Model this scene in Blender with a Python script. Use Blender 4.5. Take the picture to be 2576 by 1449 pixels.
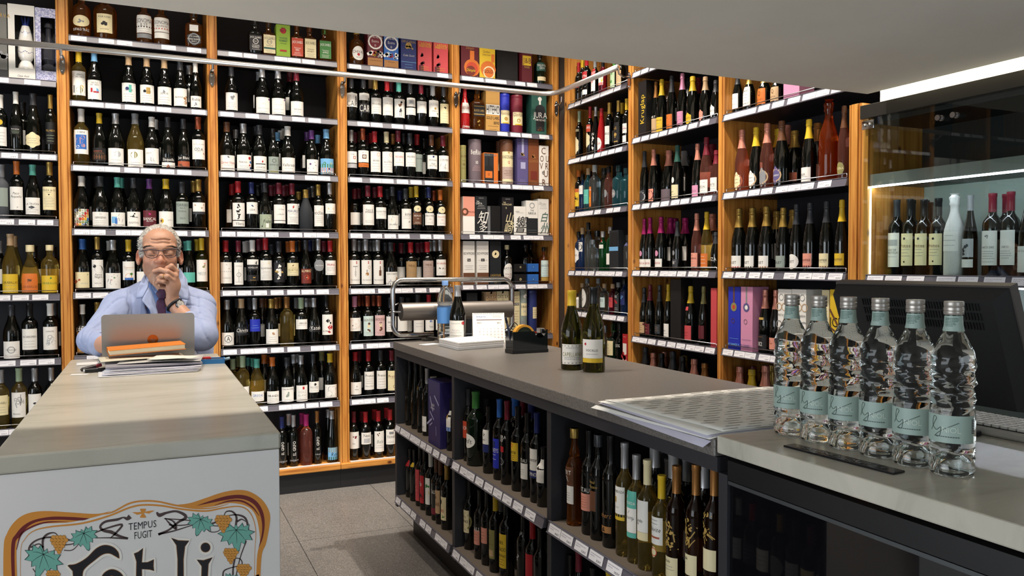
import bpy, bmesh, math, random
import numpy as np
from mathutils import Vector, Matrix
PI = math.pi
random.seed(7)
SC = bpy.context.scene
for o in list(bpy.data.objects): bpy.data.objects.remove(o)
COL = SC.collection

# ---------------------------------------------------------------- camera (calibrated: f in px of a 2576 x 1449 frame)
FPX, YAW, PITCH, ROLL = 2013.06, 0.426963, 0.028055, -0.002273
CAM = np.array([0.0, -5.04912, 1.41])
def _axes():
    f = np.array([math.sin(YAW)*math.cos(PITCH), math.cos(YAW)*math.cos(PITCH), -math.sin(PITCH)])
    r = np.array([math.cos(YAW), -math.sin(YAW), 0.0]); u = np.cross(r, f)
    return f, r*math.cos(ROLL)+u*math.sin(ROLL), -r*math.sin(ROLL)+u*math.cos(ROLL)
CF, CR, CU = _axes()
cd = bpy.data.cameras.new('camera'); cam = bpy.data.objects.new('camera', cd); COL.objects.link(cam)
cd.sensor_width = 36.0; cd.lens = FPX/2576*36; cd.clip_start = .05; cd.clip_end = 60
cam.matrix_world = Matrix(((CR[0],CU[0],-CF[0],CAM[0]),(CR[1],CU[1],-CF[1],CAM[1]),(CR[2],CU[2],-CF[2],CAM[2]),(0,0,0,1)))
SC.camera = cam
def hit(x, y, ax, val):
    d = CF + CR*(x-1288)/FPX - CU*(y-724.5)/FPX
    return CAM + d*((val-CAM[ax])/d[ax])

# ---------------------------------------------------------------- world, exposure, ceiling lamps, door light and added fill
SC.view_settings.view_transform = 'Standard'; SC.view_settings.look = 'None'
SC.view_settings.exposure = -0.2; SC.view_settings.gamma = 1.0
SC.view_settings.use_curve_mapping = False
W = bpy.data.worlds.new('world'); SC.world = W; W.use_nodes = True
W.node_tree.nodes['Background'].inputs[0].default_value = (.9,.95,1,1)
W.node_tree.nodes['Background'].inputs[1].default_value = 0.05
def spot(loc, aim, watt, ang=70, blend=.6, size=.03, col=(1,.93,.84)):
    l = bpy.data.lights.new('ceiling_or_fill_spot','SPOT'); l.energy = watt; l.spot_size = math.radians(ang); l.spot_blend = blend
    l.shadow_soft_size = size; l.color = col
    o = bpy.data.objects.new('ceiling_or_fill_spot', l); COL.objects.link(o); o.location = loc
    o.rotation_euler = (Vector(aim)-Vector(loc)).to_track_quat('-Z','Y').to_euler(); return o
def area(loc, aim, watt, sx, sy, col=(1,.95,.88)):
    l = bpy.data.lights.new('door_or_fill_light','AREA'); l.shape = 'RECTANGLE'; l.size = sx; l.size_y = sy; l.energy = watt; l.color = col
    o = bpy.data.objects.new('door_or_fill_light', l); COL.objects.link(o); o.location = loc
    o.rotation_euler = (Vector(aim)-Vector(loc)).to_track_quat('-Z','Y').to_euler(); return o
UPZ = 3.6     # upper ceiling over the shelving
LOWZ = 2.08   # low ceiling over the till
WARM = (1,.90,.78)
for k in range(12):      # track of small spots washing the long wall
    x = -1.1+.33*k; spot((x,-1.05+.12*(k % 2),UPZ-.12), (x+.05,.06,1.35), 35, 74, size=.07, col=WARM)
for k in range(6):
    x = -.8+.6*k; spot((x,-1.75,UPZ-.12), (x,.1,1.0), 44, 62, size=.07, col=WARM)
for k in range(8):      # and the cross wall
    y = -.30-.31*k; spot((1.62+.1*(k % 2),y,UPZ-.12), (2.72,y-.04,1.35), 40, 74, size=.07, col=WARM)
for x in (-.3,.6,1.75): spot((x,-2.25,UPZ-.12), (x,-2.3,0), 150, 95, size=.04, col=WARM)
spot((1.86,-1.0,UPZ-.12), (.75,-.85,0), 420, 48, size=.02, col=WARM)      # over the aisle by the grey counter
for x,y in ((-1.2,-3.6),(-1.3,-5.2),(.2,-6.2),(1.9,-6.0),(-2.2,-4.4),(-2.2,-6.2)):   # added, unseen fill spots under the low ceiling, for bounce off the floor
    spot((x,y,LOWZ-.005), (x,y,0), 42, 130, size=.045, col=(1,.93,.84))
area((.7,-8.1,1.1), (.7,0,1.1), 30, .9, 1.9, (.72,.86,1))               # daylight through the glazed shop door behind the camera
area((-3.12,-3.9,1.15), (0,-3.9,1.15), 120, 3.4, 1.7, (.86,.93,1))      # added side fill to lift the low ceiling, no window there


# ---------------------------------------------------------------- materials
MATS = {}
def newmat(n):
    m = bpy.data.materials.new(n); m.use_nodes = True; nt = m.node_tree
    return m, nt, nt.nodes['Principled BSDF']
def lin(c):
    if isinstance(c, str): c = tuple(int(c[i:i+2],16)/255 for i in (0,2,4))
    return tuple((v/12.92 if v <= .04045 else ((v+.055)/1.055)**2.4) for v in c)
def plain(c, rough=.5, metal=0, spec=.5, trans=0, ior=1.45, emis=0, coat=0, bump=0, bscale=60, alpha=1):
    k = (c, rough, metal, spec, trans, ior, emis, coat, bump, bscale, alpha)
    if k in MATS: return MATS[k]
    m, nt, b = newmat('mat_%s_%d' % (c if isinstance(c,str) else 'c', len(MATS)))
    col = (*lin(c),1)
    b.inputs['Base Color'].default_value = col; b.inputs['Roughness'].default_value = rough
    b.inputs['Metallic'].default_value = metal; b.inputs['Specular IOR Level'].default_value = spec
    b.inputs['Transmission Weight'].default_value = trans; b.inputs['IOR'].default_value = ior
    b.inputs['Coat Weight'].default_value = coat
    if emis: b.inputs['Emission Color'].default_value = col; b.inputs['Emission Strength'].default_value = emis
    nz = nt.nodes.new('ShaderNodeTexNoise'); nz.inputs['Scale'].default_value = bscale
    if bump:
        bp = nt.nodes.new('ShaderNodeBump'); bp.inputs['Strength'].default_value = bump; bp.inputs['Distance'].default_value = .004
        nt.links.new(nz.outputs[0], bp.inputs['Height']); nt.links.new(bp.outputs[0], b.inputs['Normal'])
    elif not trans and not emis:   # slight procedural unevenness of the finish
        mr = nt.nodes.new('ShaderNodeMapRange'); mr.inputs[3].default_value = max(0,rough-.03); mr.inputs[4].default_value = min(1,rough+.05)
        nt.links.new(nz.outputs[0], mr.inputs[0]); nt.links.new(mr.outputs[0], b.inputs['Roughness'])
    MATS[k] = m; return m
def ramp_mat(n, stops, scale, detail=6, rough=.5, stretch=(1,1,1), bump=0, spec=.5, kind='noise', dist=0, coat=0, roughness=.55):
    m, nt, b = newmat(n); N = nt.nodes; L = nt.links
    tc = N.new('ShaderNodeTexCoord'); mp = N.new('ShaderNodeMapping'); mp.inputs['Scale'].default_value = stretch
    L.new(tc.outputs['Object'], mp.inputs[0])
    t = N.new('ShaderNodeTexNoise'); t.inputs['Scale'].default_value = scale; t.inputs['Detail'].default_value = detail
    t.inputs['Distortion'].default_value = dist; t.inputs['Roughness'].default_value = roughness
    L.new(mp.outputs[0], t.inputs[0])
    r = N.new('ShaderNodeValToRGB'); e = r.color_ramp.elements
    e[0].position, e[0].color = stops[0][0], (*lin(stops[0][1]),1); e[1].position, e[1].color = stops[-1][0], (*lin(stops[-1][1]),1)
    for p, c in stops[1:-1]: q = e.new(p); q.color = (*lin(c),1)
    L.new(t.outputs[0], r.inputs[0]); L.new(r.outputs[0], b.inputs['Base Color'])
    b.inputs['Roughness'].default_value = rough; b.inputs['Specular IOR Level'].default_value = spec; b.inputs['Coat Weight'].default_value = coat
    if bump:
        bp = N.new('ShaderNodeBump'); bp.inputs['Strength'].default_value = bump; bp.inputs['Distance'].default_value = .003
        L.new(t.outputs[0], bp.inputs['Height']); L.new(bp.outputs[0], b.inputs['Normal'])
    return m
def pine(n, axis):
    # straight grain along one axis, with dark round knots
    m, nt, b = newmat(n); N = nt.nodes; L = nt.links
    tc = N.new('ShaderNodeTexCoord'); mp = N.new('ShaderNodeMapping')
    s = [26,26,26]; s[axis] = 1.6; mp.inputs['Scale'].default_value = s
    oi = N.new('ShaderNodeObjectInfo'); ad = N.new('ShaderNodeVectorMath'); ad.operation = 'ADD'
    L.new(tc.outputs['Object'], ad.inputs[0]); L.new(oi.outputs['Random'], ad.inputs[1]); L.new(ad.outputs[0], mp.inputs[0])
    t = N.new('ShaderNodeTexNoise'); t.inputs['Scale'].default_value = 1.6; t.inputs['Detail'].default_value = 5; t.inputs['Distortion'].default_value = .8
    L.new(mp.outputs[0], t.inputs[0])
    r = N.new('ShaderNodeValToRGB'); e = r.color_ramp.elements
    e[0].position, e[0].color = .3, (*lin('a05e25'),1); e[1].position, e[1].color = .72, (*lin('d99d50'),1)
    q = e.new(.5); q.color = (*lin('c6863c'),1)
    L.new(t.outputs[0], r.inputs[0])
    v = N.new('ShaderNodeTexVoronoi'); v.inputs['Scale'].default_value = 1; mk = N.new('ShaderNodeMapping')
    ks = [9,9,9]; ks[axis] = 5.5; mk.inputs['Scale'].default_value = ks; L.new(ad.outputs[0], mk.inputs[0]); L.new(mk.outputs[0], v.inputs[0])
    kr = N.new('ShaderNodeValToRGB'); ke = kr.color_ramp.elements; ke[0].position, ke[0].color = .05, (1,1,1,1); ke[1].position, ke[1].color = .12, (0,0,0,1)
    L.new(v.outputs['Distance'], kr.inputs[0])
    mx = N.new('ShaderNodeMix'); mx.data_type = 'RGBA'; mx.inputs[7].default_value = (*lin('5a2c12'),1)
    L.new(kr.outputs[0], mx.inputs[0]); L.new(r.outputs[0], mx.inputs[6]); L.new(mx.outputs[2], b.inputs['Base Color'])
    b.inputs['Roughness'].default_value = .38
    return m
PINE = [pine('pine_x',0), pine('pine_y',1), pine('pine_z',2)]
M_BACK = plain('14141c', .6)
M_SHELF = plain('1e1e24', .45)
M_STRIP = plain('605e68', .3)
M_TAG = plain('e4e3e8', .4)
M_INK = plain('3a3a40', .6)
M_CHROME = plain('c8c8c8', .13, metal=1)
M_STEEL = plain('b9b9bb', .28, metal=1)
M_BLACK = plain('101012', .4)
M_DARKGREY = plain('3a3a3e', .5)

# ---------------------------------------------------------------- mesh helpers
def mobj(name, v, f, mat, parent=None, smooth=False, mi=None):
    me = bpy.data.meshes.new(name); me.from_pydata([tuple(p) for p in v], [], f)
    mats = mat if isinstance(mat, (list,tuple)) else [mat]
    for m in mats: me.materials.append(m)
    if mi is not None: me.polygons.foreach_set('material_index', mi)
    if smooth: me.polygons.foreach_set('use_smooth', [True]*len(me.polygons))
    me.update()
    o = bpy.data.objects.new(name, me); COL.objects.link(o)
    if parent: o.parent = parent
    return o
def autosmooth(o, deg=35):
    me = o.data; bm = bmesh.new(); bm.from_mesh(me); lim = math.radians(deg)
    for e in bm.edges: e.smooth = not (len(e.link_faces) == 2 and e.calc_face_angle(0) > lim)
    for f in bm.faces: f.smooth = True
    bm.to_mesh(me); bm.free(); return o
def empty(name, loc=(0,0,0), rz=0, parent=None):
    o = bpy.data.objects.new(name, None); COL.objects.link(o); o.location = loc; o.rotation_euler = (0,0,rz); o.empty_display_size = .05
    if parent: o.parent = parent
    return o
def tag(o, label=None, cat=None, group=None, kind=None):
    if label: o['label'] = label
    if cat: o['category'] = cat
    if group: o['group'] = group
    if kind: o['kind'] = kind
    return o
class MB:
    def __init__(s): s.v = []; s.f = []; s.m = []
    def add(s, v, f, mi=0):
        n = len(s.v); s.v += [tuple(p) for p in v]; s.f += [tuple(i+n for i in q) for q in f]; s.m += [mi]*len(f); return s
    def box(s, a, b, mi=0, bev=0):
        x0,y0,z0 = [min(p,q) for p,q in zip(a,b)]; x1,y1,z1 = [max(p,q) for p,q in zip(a,b)]
        if bev <= 0:
            v = [(x0,y0,z0),(x1,y0,z0),(x1,y1,z0),(x0,y1,z0),(x0,y0,z1),(x1,y0,z1),(x1,y1,z1),(x0,y1,z1)]
            return s.add(v, [(0,3,2,1),(4,5,6,7),(0,1,5,4),(1,2,6,5),(2,3,7,6),(3,0,4,7)], mi)
        bm = bmesh.new(); bmesh.ops.create_cube(bm, size=1)
        for q in bm.verts: q.co = ((x0+x1)/2+q.co.x*(x1-x0), (y0+y1)/2+q.co.y*(y1-y0), (z0+z1)/2+q.co.z*(z1-z0))
        bmesh.ops.bevel(bm, geom=bm.edges[:], offset=bev, segments=2, affect='EDGES', profile=.5)
        bm.verts.index_update(); s.add([q.co[:] for q in bm.verts], [[w.index for w in f.verts] for f in bm.faces], mi); bm.free(); return s
    def quad(s, a, b, c, d, mi=0): return s.add([a,b,c,d], [(0,1,2,3)], mi)
    def lathe(s, prof, n=24, c=(0,0,0), mi=0, cap0=True, cap1=True, sq=None):
        # prof: (r,z); sq: superellipse exponent for square-ish sections, optional flatten
        v = []; f = []
        for r, z in prof:
            for k in range(n):
                a = 2*PI*k/n; x, y = math.cos(a), math.sin(a)
                if sq:
                    e, fl = sq; q = (abs(x)**e+abs(y)**e)**(-1/e); x *= q; y *= q*fl
                v.append((c[0]+r*x, c[1]+r*y, c[2]+z))
        for i in range(len(prof)-1):
            for k in range(n): f.append((i*n+k, i*n+(k+1)%n, (i+1)*n+(k+1)%n, (i+1)*n+k))
        if cap0: f.append(tuple(range(n))[::-1])
        if cap1: f.append(tuple((len(prof)-1)*n+k for k in range(n)))
        return s.add(v, f, mi)
    def tube(s, pts, r, n=10, mi=0, closed=False, caps=True):
        P = [Vector(p) for p in pts]; m = len(P); v = []; f = []; up = None
        rr = r if isinstance(r, (list,tuple)) else [r]*m
        for i, p in enumerate(P):
            if closed: t = (P[(i+1)%m]-P[i-1])
            else: t = (P[min(i+1,m-1)]-P[max(i-1,0)])
            t.normalize()
            if up is None:
                up = Vector((0,0,1)) if abs(t.z) < .9 else Vector((1,0,0))
            a = t.cross(up)
            if a.length < 1e-6: a = t.cross(Vector((0,1,0)))
            a.normalize(); up = a.cross(t).normalized()
            for k in range(n):
                q = 2*PI*k/n; v.append(tuple(p + (a*math.cos(q)+up*math.sin(q))*rr[i]))
        for i in range(m if closed else m-1):
            j = (i+1) % m
            for k in range(n): f.append((i*n+k, i*n+(k+1)%n, j*n+(k+1)%n, j*n+k))
        if caps and not closed: f.append(tuple(range(n))[::-1]); f.append(tuple((m-1)*n+k for k in range(n)))
        return s.add(v, f, mi)
    def prism(s, poly, h, mi=0, fn=None):
        # poly in xy, extruded 0..h in z ; fn maps points
        n = len(poly); v = [(x,y,0) for x,y in poly]+[(x,y,h) for x,y in poly]
        f = [tuple(range(n))[::-1], tuple(range(n,2*n))]+[(i,(i+1)%n,n+(i+1)%n,n+i) for i in range(n)]
        if fn: v = [fn(*p) for p in v]
        return s.add(v, f, mi)
    def ball(s, c, r, n=12, mi=0):
        rx,ry,rz = r if isinstance(r,(tuple,list)) else (r,r,r); v=[]; f=[]
        for i in range(1,n//2):
            for k in range(n):
                t=PI*i/(n//2); a=2*PI*k/n; v.append((c[0]+rx*math.sin(t)*math.cos(a), c[1]+ry*math.sin(t)*math.sin(a), c[2]+rz*math.cos(t)))
        m=n//2-1; v.append((c[0],c[1],c[2]+rz)); v.append((c[0],c[1],c[2]-rz)); T=len(v)-2
        for i in range(m-1):
            for k in range(n): f.append((i*n+k,(i+1)*n+k,(i+1)*n+(k+1)%n,i*n+(k+1)%n))
        for k in range(n): f.append((T,k,(k+1)%n)); f.append((T+1,(m-1)*n+(k+1)%n,(m-1)*n+k))
        return s.add(v,f,mi)
    def build(s, name, mat, parent=None, smooth=False, auto=None):
        o = mobj(name, s.v, s.f, mat, parent, smooth, s.m if isinstance(mat,(list,tuple)) else None)
        if auto: autosmooth(o, auto)
        return o
def spline(pts, n=8, closed=False):
    # Catmull-Rom through 2-D or 3-D points
    P = [np.array(p, float) for p in pts]; m = len(P); out = []
    for i in range(m if closed else m-1):
        a = P[(i-1)%m] if closed or i > 0 else P[0]*2-P[1]
        b, c = P[i], P[(i+1)%m]
        d = P[(i+2)%m] if closed or i+2 < m else P[-1]*2-P[-2]
        for k in range(n):
            t = k/n; out.append(tuple(.5*((2*b)+(c-a)*t+(2*a-5*b+4*c-d)*t*t+(3*b-a-3*c+d)*t**3)))
    if not closed: out.append(tuple(P[-1]))
    return out
def triangulate(poly):
    bm = bmesh.new(); vs = [bm.verts.new((x,y,0)) for x,y in poly]
    bm.verts.index_update()
    try: f = bm.faces.new(vs)
    except Exception: bm.free(); return []
    f.normal_update(); r = bmesh.ops.triangulate(bm, faces=[f]); bm.verts.index_update()
    out = [tuple(v.index for v in q.verts) for q in bm.faces]; bm.free()
    return out

# ---------------------------------------------------------------- lettering: glyphs of the built-in font as flat meshes
GLY = {}
def glyph(ch):
    if ch in GLY: return GLY[ch]
    cu = bpy.data.curves.new('g','FONT'); cu.body = ch; cu.size = 1; cu.resolution_u = 2
    ob = bpy.data.objects.new('g', cu); me = ob.to_mesh()
    v = [(p.co.x,p.co.y) for p in me.vertices]; f = [tuple(p.vertices) for p in me.polygons]
    xs = [p[0] for p in v] or [0,.3]
    GLY[ch] = (v, f, min(xs), max(xs)); ob.to_mesh_clear(); bpy.data.objects.remove(ob); bpy.data.curves.remove(cu)
    return GLY[ch]
def text2d(s, h=1.0, cond=1.0, shear=0.0, gap=.09):
    # list of (verts, faces), width; cap height h, starts at x=0, baseline 0
    out = []; x = 0; k = h/.69
    for ch in s:
        if ch == ' ': x += .32*k*cond; continue
        v, f, a, b = glyph(ch)
        out.append(([((px-a)*k*cond+x+shear*py*k, py*k) for px,py in v], f)); x += ((b-a)*cond+gap)*k
    return out, max(x-gap*k, 1e-6)
def put_text(mb, s, fn, u, v, h, width=None, mi=0, cond=1, shear=0, rot=0, maxw=None):
    # centred at (u,v) in label metres; fn(u,v)->3D
    g, w = text2d(s, h, cond, shear)
    if width: sx = width/w
    elif maxw and w > maxw: sx = maxw/w
    else: sx = 1
    for vv, ff in g:
        q = []
        for px, py in vv:
            a, b = (px-w/2)*sx, py-h/2
            if rot: a, b = -b*rot, a*rot
            q.append(fn(u+a, v+b))
        mb.add(q, ff, mi)
# ================================================================ bottles, boxes and tubes
PAL = dict(w='e9e6e0',cr='e4d7ac',k='121214',r='b3222b',o='cf6f2a',y='d8b42c',gd='b3924a',s='b4b5b8',gr='85878a',dg='33353a',b='2f66b4',nb='202c66',lb='74aeda',
 t='5cb3a3',g='3f7d3b',lg='a3b795',p='d38fb0',m='b0286f',pu='5a2f70',br='65402a',bz='a5733f',tn='c0a07a',sal='dd9480',wn='741f2f',cop='a8563a',
 gg='8f9a92',bk='1c1a1e',bric='702a1e',sage='9ba68f',mint='8fc0b4',maroon='5b1a24',ol='8a8550',lv='a9a9cc',mauve='6d5f66',vio='5c5484',cho='7d4628',cerise='c4484e',
 tan='a8875c',ru='b29c92',fire='c0462c',pine='b98d4c',ice='c9dcd8',blush='d9b3b3',deep='1e2226',ind='2b2560',lim='8db030',roy='2431ac',gk='2d5a50')
CN = dict(w='white',cr='cream',k='black',r='red',o='orange',y='yellow',gd='gold',s='silver',gr='grey',dg='charcoal',b='blue',nb='navy',lb='sky-blue',t='turquoise',g='green',
 lg='pale-green',p='pink',m='magenta',pu='purple',br='brown',bz='bronze',tn='tan',sal='salmon',wn='wine-red',cop='copper',gg='grey-green',bk='black',bric='brick-red',
 sage='sage',mint='mint',maroon='maroon',ol='olive',lv='lavender',mauve='mauve',vio='violet',cho='chocolate',cerise='cerise',tan='tan',ru='dusty-pink',fire='orange-red',
 pine='gold-brown',ice='pale-blue',blush='blush',deep='black',ind='indigo',lim='lime',roy='royal-blue',gk='dark-green')
def pm(c, rough=.45, metal=0): return plain(PAL.get(c, c), rough, metal)
GLASS = {}
def glass(c):
    if c in GLASS: return GLASS[c]
    if c == 'k': m = plain('070907', .05, spec=.6)
    elif c == 'K': m = plain('24272c', .75)
    elif c == 'W': m = plain('dcdad6', .7, bump=.5, bscale=70)
    elif c == 'R': m = plain('a81d20', .12, spec=.6)
    elif c == 'G': m = plain('0c1a0e', .05, spec=.6)
    elif c == 'S': m = plain('4c4f55', .7)
    else:
        d = dict(g=('5f6a20',.9),y=('d8bb62',.95),c=('dfe8ea',.97),p=('d98a78',.93),a=('c8762a',.93),b=('4a72b8',.9),t=('4fa0ac',.9),e=('2f8f4a',.9),m=('b0304e',.9),o=('d8561c',.9),A=('3a1c0a',.85))[c]
        m = plain(d[0], .04, trans=d[1], ior=1.33)
    GLASS[c] = m; return m
GN = dict(k='dark',K='charcoal-wrapped',W='white-wrapped',R='red-coated',G='dark green',S='grey-wrapped',g='olive',y='pale yellow',c='clear',p='rosé pink',a='amber',b='blue',t='teal',e='green',m='crimson',o='orange',A='dark amber')
PROF = dict(
 bx=[(.9,0),(1,.012),(1,.60),(.97,.645),(.86,.68),(.62,.715),(.45,.745),(.39,.78),(.385,.955),(.42,.96),(.42,1)],
 bu=[(.92,0),(1,.015),(1,.44),(.97,.50),(.87,.575),(.70,.65),(.53,.72),(.42,.79),(.37,.85),(.36,.955),(.40,.965),(.40,1)],
 fl=[(.92,0),(1,.015),(1,.38),(.95,.47),(.8,.6),(.62,.71),(.47,.81),(.40,.89),(.38,.96),(.43,.965),(.43,1)],
 ch=[(.94,0),(1,.02),(1,.42),(.97,.50),(.86,.58),(.69,.66),(.52,.74),(.42,.80),(.37,.86),(.36,.97),(.33,1)],
 sp=[(.95,0),(1,.015),(1,.60),(.95,.66),(.75,.715),(.45,.76),(.36,.79),(.35,.90),(.40,.905),(.40,1)],
 sq=[(.95,0),(1,.012),(1,.62),(.95,.665),(.7,.70),(.42,.735),(.36,.76),(.36,.88),(.42,.885),(.42,1)],
 gi=[(.95,0),(1,.012),(1,.64),(.92,.70),(.6,.745),(.38,.77),(.36,.86),(.44,.865),(.44,1)],
 pe=[(.9,0),(1,.03),(1,.22),(.97,.36),(.8,.52),(.55,.64),(.36,.72),(.30,.80),(.29,.95),(.33,.96),(.33,1)],
 lq=[(.9,0),(.95,.02),(.86,.07),(.84,.45),(.95,.5),(1,.56),(.95,.62),(.7,.68),(.5,.70),(.6,.74),(.5,.78),(.36,.82),(.32,.92),(.4,.925),(.4,1)],
 tw=[(.92,0),(1,.02),(1,.50),(.97,.56),(.8,.64),(.55,.72),(.42,.79),(.40,.85),(.5,.87),(.46,.9),(.55,.95),(.3,.985),(.5,1)])
DIA = dict(bx=.076, bu=.083, fl=.074, ch=.09, sp=.085, sq=.085, gi=.085, pe=.1, lq=.085, tw=.095)
CAPZ = dict(bx=.775, bu=.81, fl=.84, ch=.70, sp=.885, sq=.87, gi=.85, pe=.86, lq=.9, tw=1.1)
NOUN = dict(bx='square-shouldered wine bottle', bu='sloping wine bottle', fl='slender wine bottle', ch='sparkling-wine bottle', sp='spirit bottle', sq='square spirit bottle', gi='gin bottle', pe='pear-shaped bottle', lq='ribbed liqueur bottle', tw='bottle in twisted wrap')
KIND = dict(bx='wine_bottle', bu='burgundy_wine_bottle', fl='flute_wine_bottle', ch='sparkling_wine_bottle', sp='spirit_bottle', sq='spirit_bottle', gi='gin_bottle', pe='liqueur_bottle', lq='liqueur_bottle', tw='wrapped_bottle')
def prad(pf, t):
    for (r0,z0),(r1,z1) in zip(pf, pf[1:]):
        if z0 <= t <= z1: return r0+(r1-r0)*(t-z0)/max(z1-z0,1e-9)
    return pf[-1][0]
PMESH = {}
def art_mesh(mb, mats, items, fn, W, H, base, seed=0):
    # items drawn on a label W x H metres, fn(u,v) with u centred, v from the bottom; returns True when something was added
    rnd = random.Random(seed)
    def mi(c):
        m = pm(c, .55)
        if m not in mats: mats.append(m)
        return mats.index(m)
    def poly(pts, c):
        t = triangulate(pts)
        if t: mb.add([fn(*p) for p in pts], t, mi(c))
    def rect(u0,v0,u1,v1,c,n=6):
        k = max(1,int(n)); us = [u0+(u1-u0)*i/k for i in range(k+1)]
        v = [fn(u,v0) for u in us]+[fn(u,v1) for u in us]
        mb.add(v, [(i,i+1,k+2+i,k+1+i) for i in range(k)], mi(c))
    light = base in ('k','bk','dg','maroon','bric','pu','nb','deep','roy','g','r','gk','wn','fire','b','br','vio','cho','R')
    for it in items:
        it = it.strip()
        if not it: continue
        q = it.split(',')
        k = q[0]
        if len(q) > 1 and k in 'TDRBPOSX':
            if k == 'T':
                c = q[5] if len(q) > 5 else ('w' if light else 'k'); h = float(q[4])*H
                put_text(mb, q[1], fn, (float(q[2])-.5)*W, float(q[3])*H, h, mi=mi(c), maxw=.94*W, shear=.25 if 'i' in q[6:] else 0, cond=.8)
            elif k == 'X':   # vertical text, reading upwards
                c = q[5] if len(q) > 5 else 'w'
                g, w = text2d(q[1], 1, .9); hh = float(q[4])*W
                put_text(mb, q[1], fn, (float(q[2])-.5)*W, float(q[3])*H, hh, width=min(w*hh, .95*H), mi=mi(c), rot=1)
            elif k == 'D' or k == 'O':
                u, v, r = (float(q[1])-.5)*W, float(q[2])*H, float(q[3])*H; n = 14
                if k == 'D': poly([(u+r*math.cos(2*PI*i/n), v+r*math.sin(2*PI*i/n)) for i in range(n)], q[4])
                else:
                    ri = r*.8; vs = []
                    for i in range(n): a = 2*PI*i/n; vs += [fn(u+r*math.cos(a), v+r*math.sin(a)), fn(u+ri*math.cos(a), v+ri*math.sin(a))]
                    mb.add(vs, [(2*i, 2*((i+1)%n), 2*((i+1)%n)+1, 2*i+1) for i in range(n)], mi(q[4]))
            elif k == 'R':
                u0,v0,u1,v1 = [float(z) for z in q[1:5]]; rect((u0-.5)*W, v0*H, (u1-.5)*W, v1*H, q[5])
            elif k == 'B':   # small irregular printed figure made of blobs
                u, v, r = (float(q[1])-.5)*W, float(q[2])*H, float(q[3])*H
                for j in range(6):
                    a, d = rnd.uniform(0,2*PI), r*rnd.uniform(0,.75); rr = r*rnd.uniform(.22,.45)
                    poly([(u+d*math.cos(a)+rr*rnd.uniform(.6,1.2)*math.cos(2*PI*i/7), v+d*math.sin(a)+rr*rnd.uniform(.6,1.2)*math.sin(2*PI*i/7)) for i in range(7)], q[4])
            elif k == 'S':   # scatter of thin strokes
                for j in range(int(q[2])):
                    u, v, a = rnd.uniform(-.4,.4)*W, rnd.uniform(.15,.85)*H, rnd.uniform(0,PI); l = H*rnd.uniform(.05,.14); t = H*.012
                    du, dv = math.cos(a)*l, math.sin(a)*l
                    poly([(u-du-dv*.12,v-dv+du*.12),(u+du-dv*.12,v+dv+du*.12),(u+du+dv*.12,v+dv-du*.12),(u-du+dv*.12,v-dv-du*.12)], q[1])
            elif k == 'P':   # lines of small print
                v0, v1, n = float(q[1])*H, float(q[2])*H, int(q[3]); c = q[4] if len(q) > 4 else 'gr'
                for j in range(n):
                    v = v1+(v0-v1)*(j/(max(n-1,1))); w = W*rnd.uniform(.22,.38); t = min(.0009, H*.012)
                    x = -w
                    while x < w:
                        l = W*rnd.uniform(.03,.09); rect(x, v-t, min(x+l,w), v+t, c, 1); x += l+W*.02
        else:               # shorthand: [colour:]TEXT  -> title with small print under it
            c = 'w' if light else 'k'
            if ':' in it: c, it = it.split(':',1)
            put_text(mb, it, fn, 0, .62*H, min(.17*H, .011), mi=mi(c), maxw=.86*W, cond=.8)
            art_mesh(mb, mats, ['P,.14,.4,3,'+('lg' if light else 'gr')], fn, W, H, base, seed+3)
USED = {}
def register(o, label, cat, place):
    label = ' '.join(label.split())
    ws = label.split()
    if len(ws) > 16: label = ' '.join(ws[:16]).rstrip(',')
    USED.setdefault(label, []).append(o)
    tag(o, label, cat)
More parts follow.
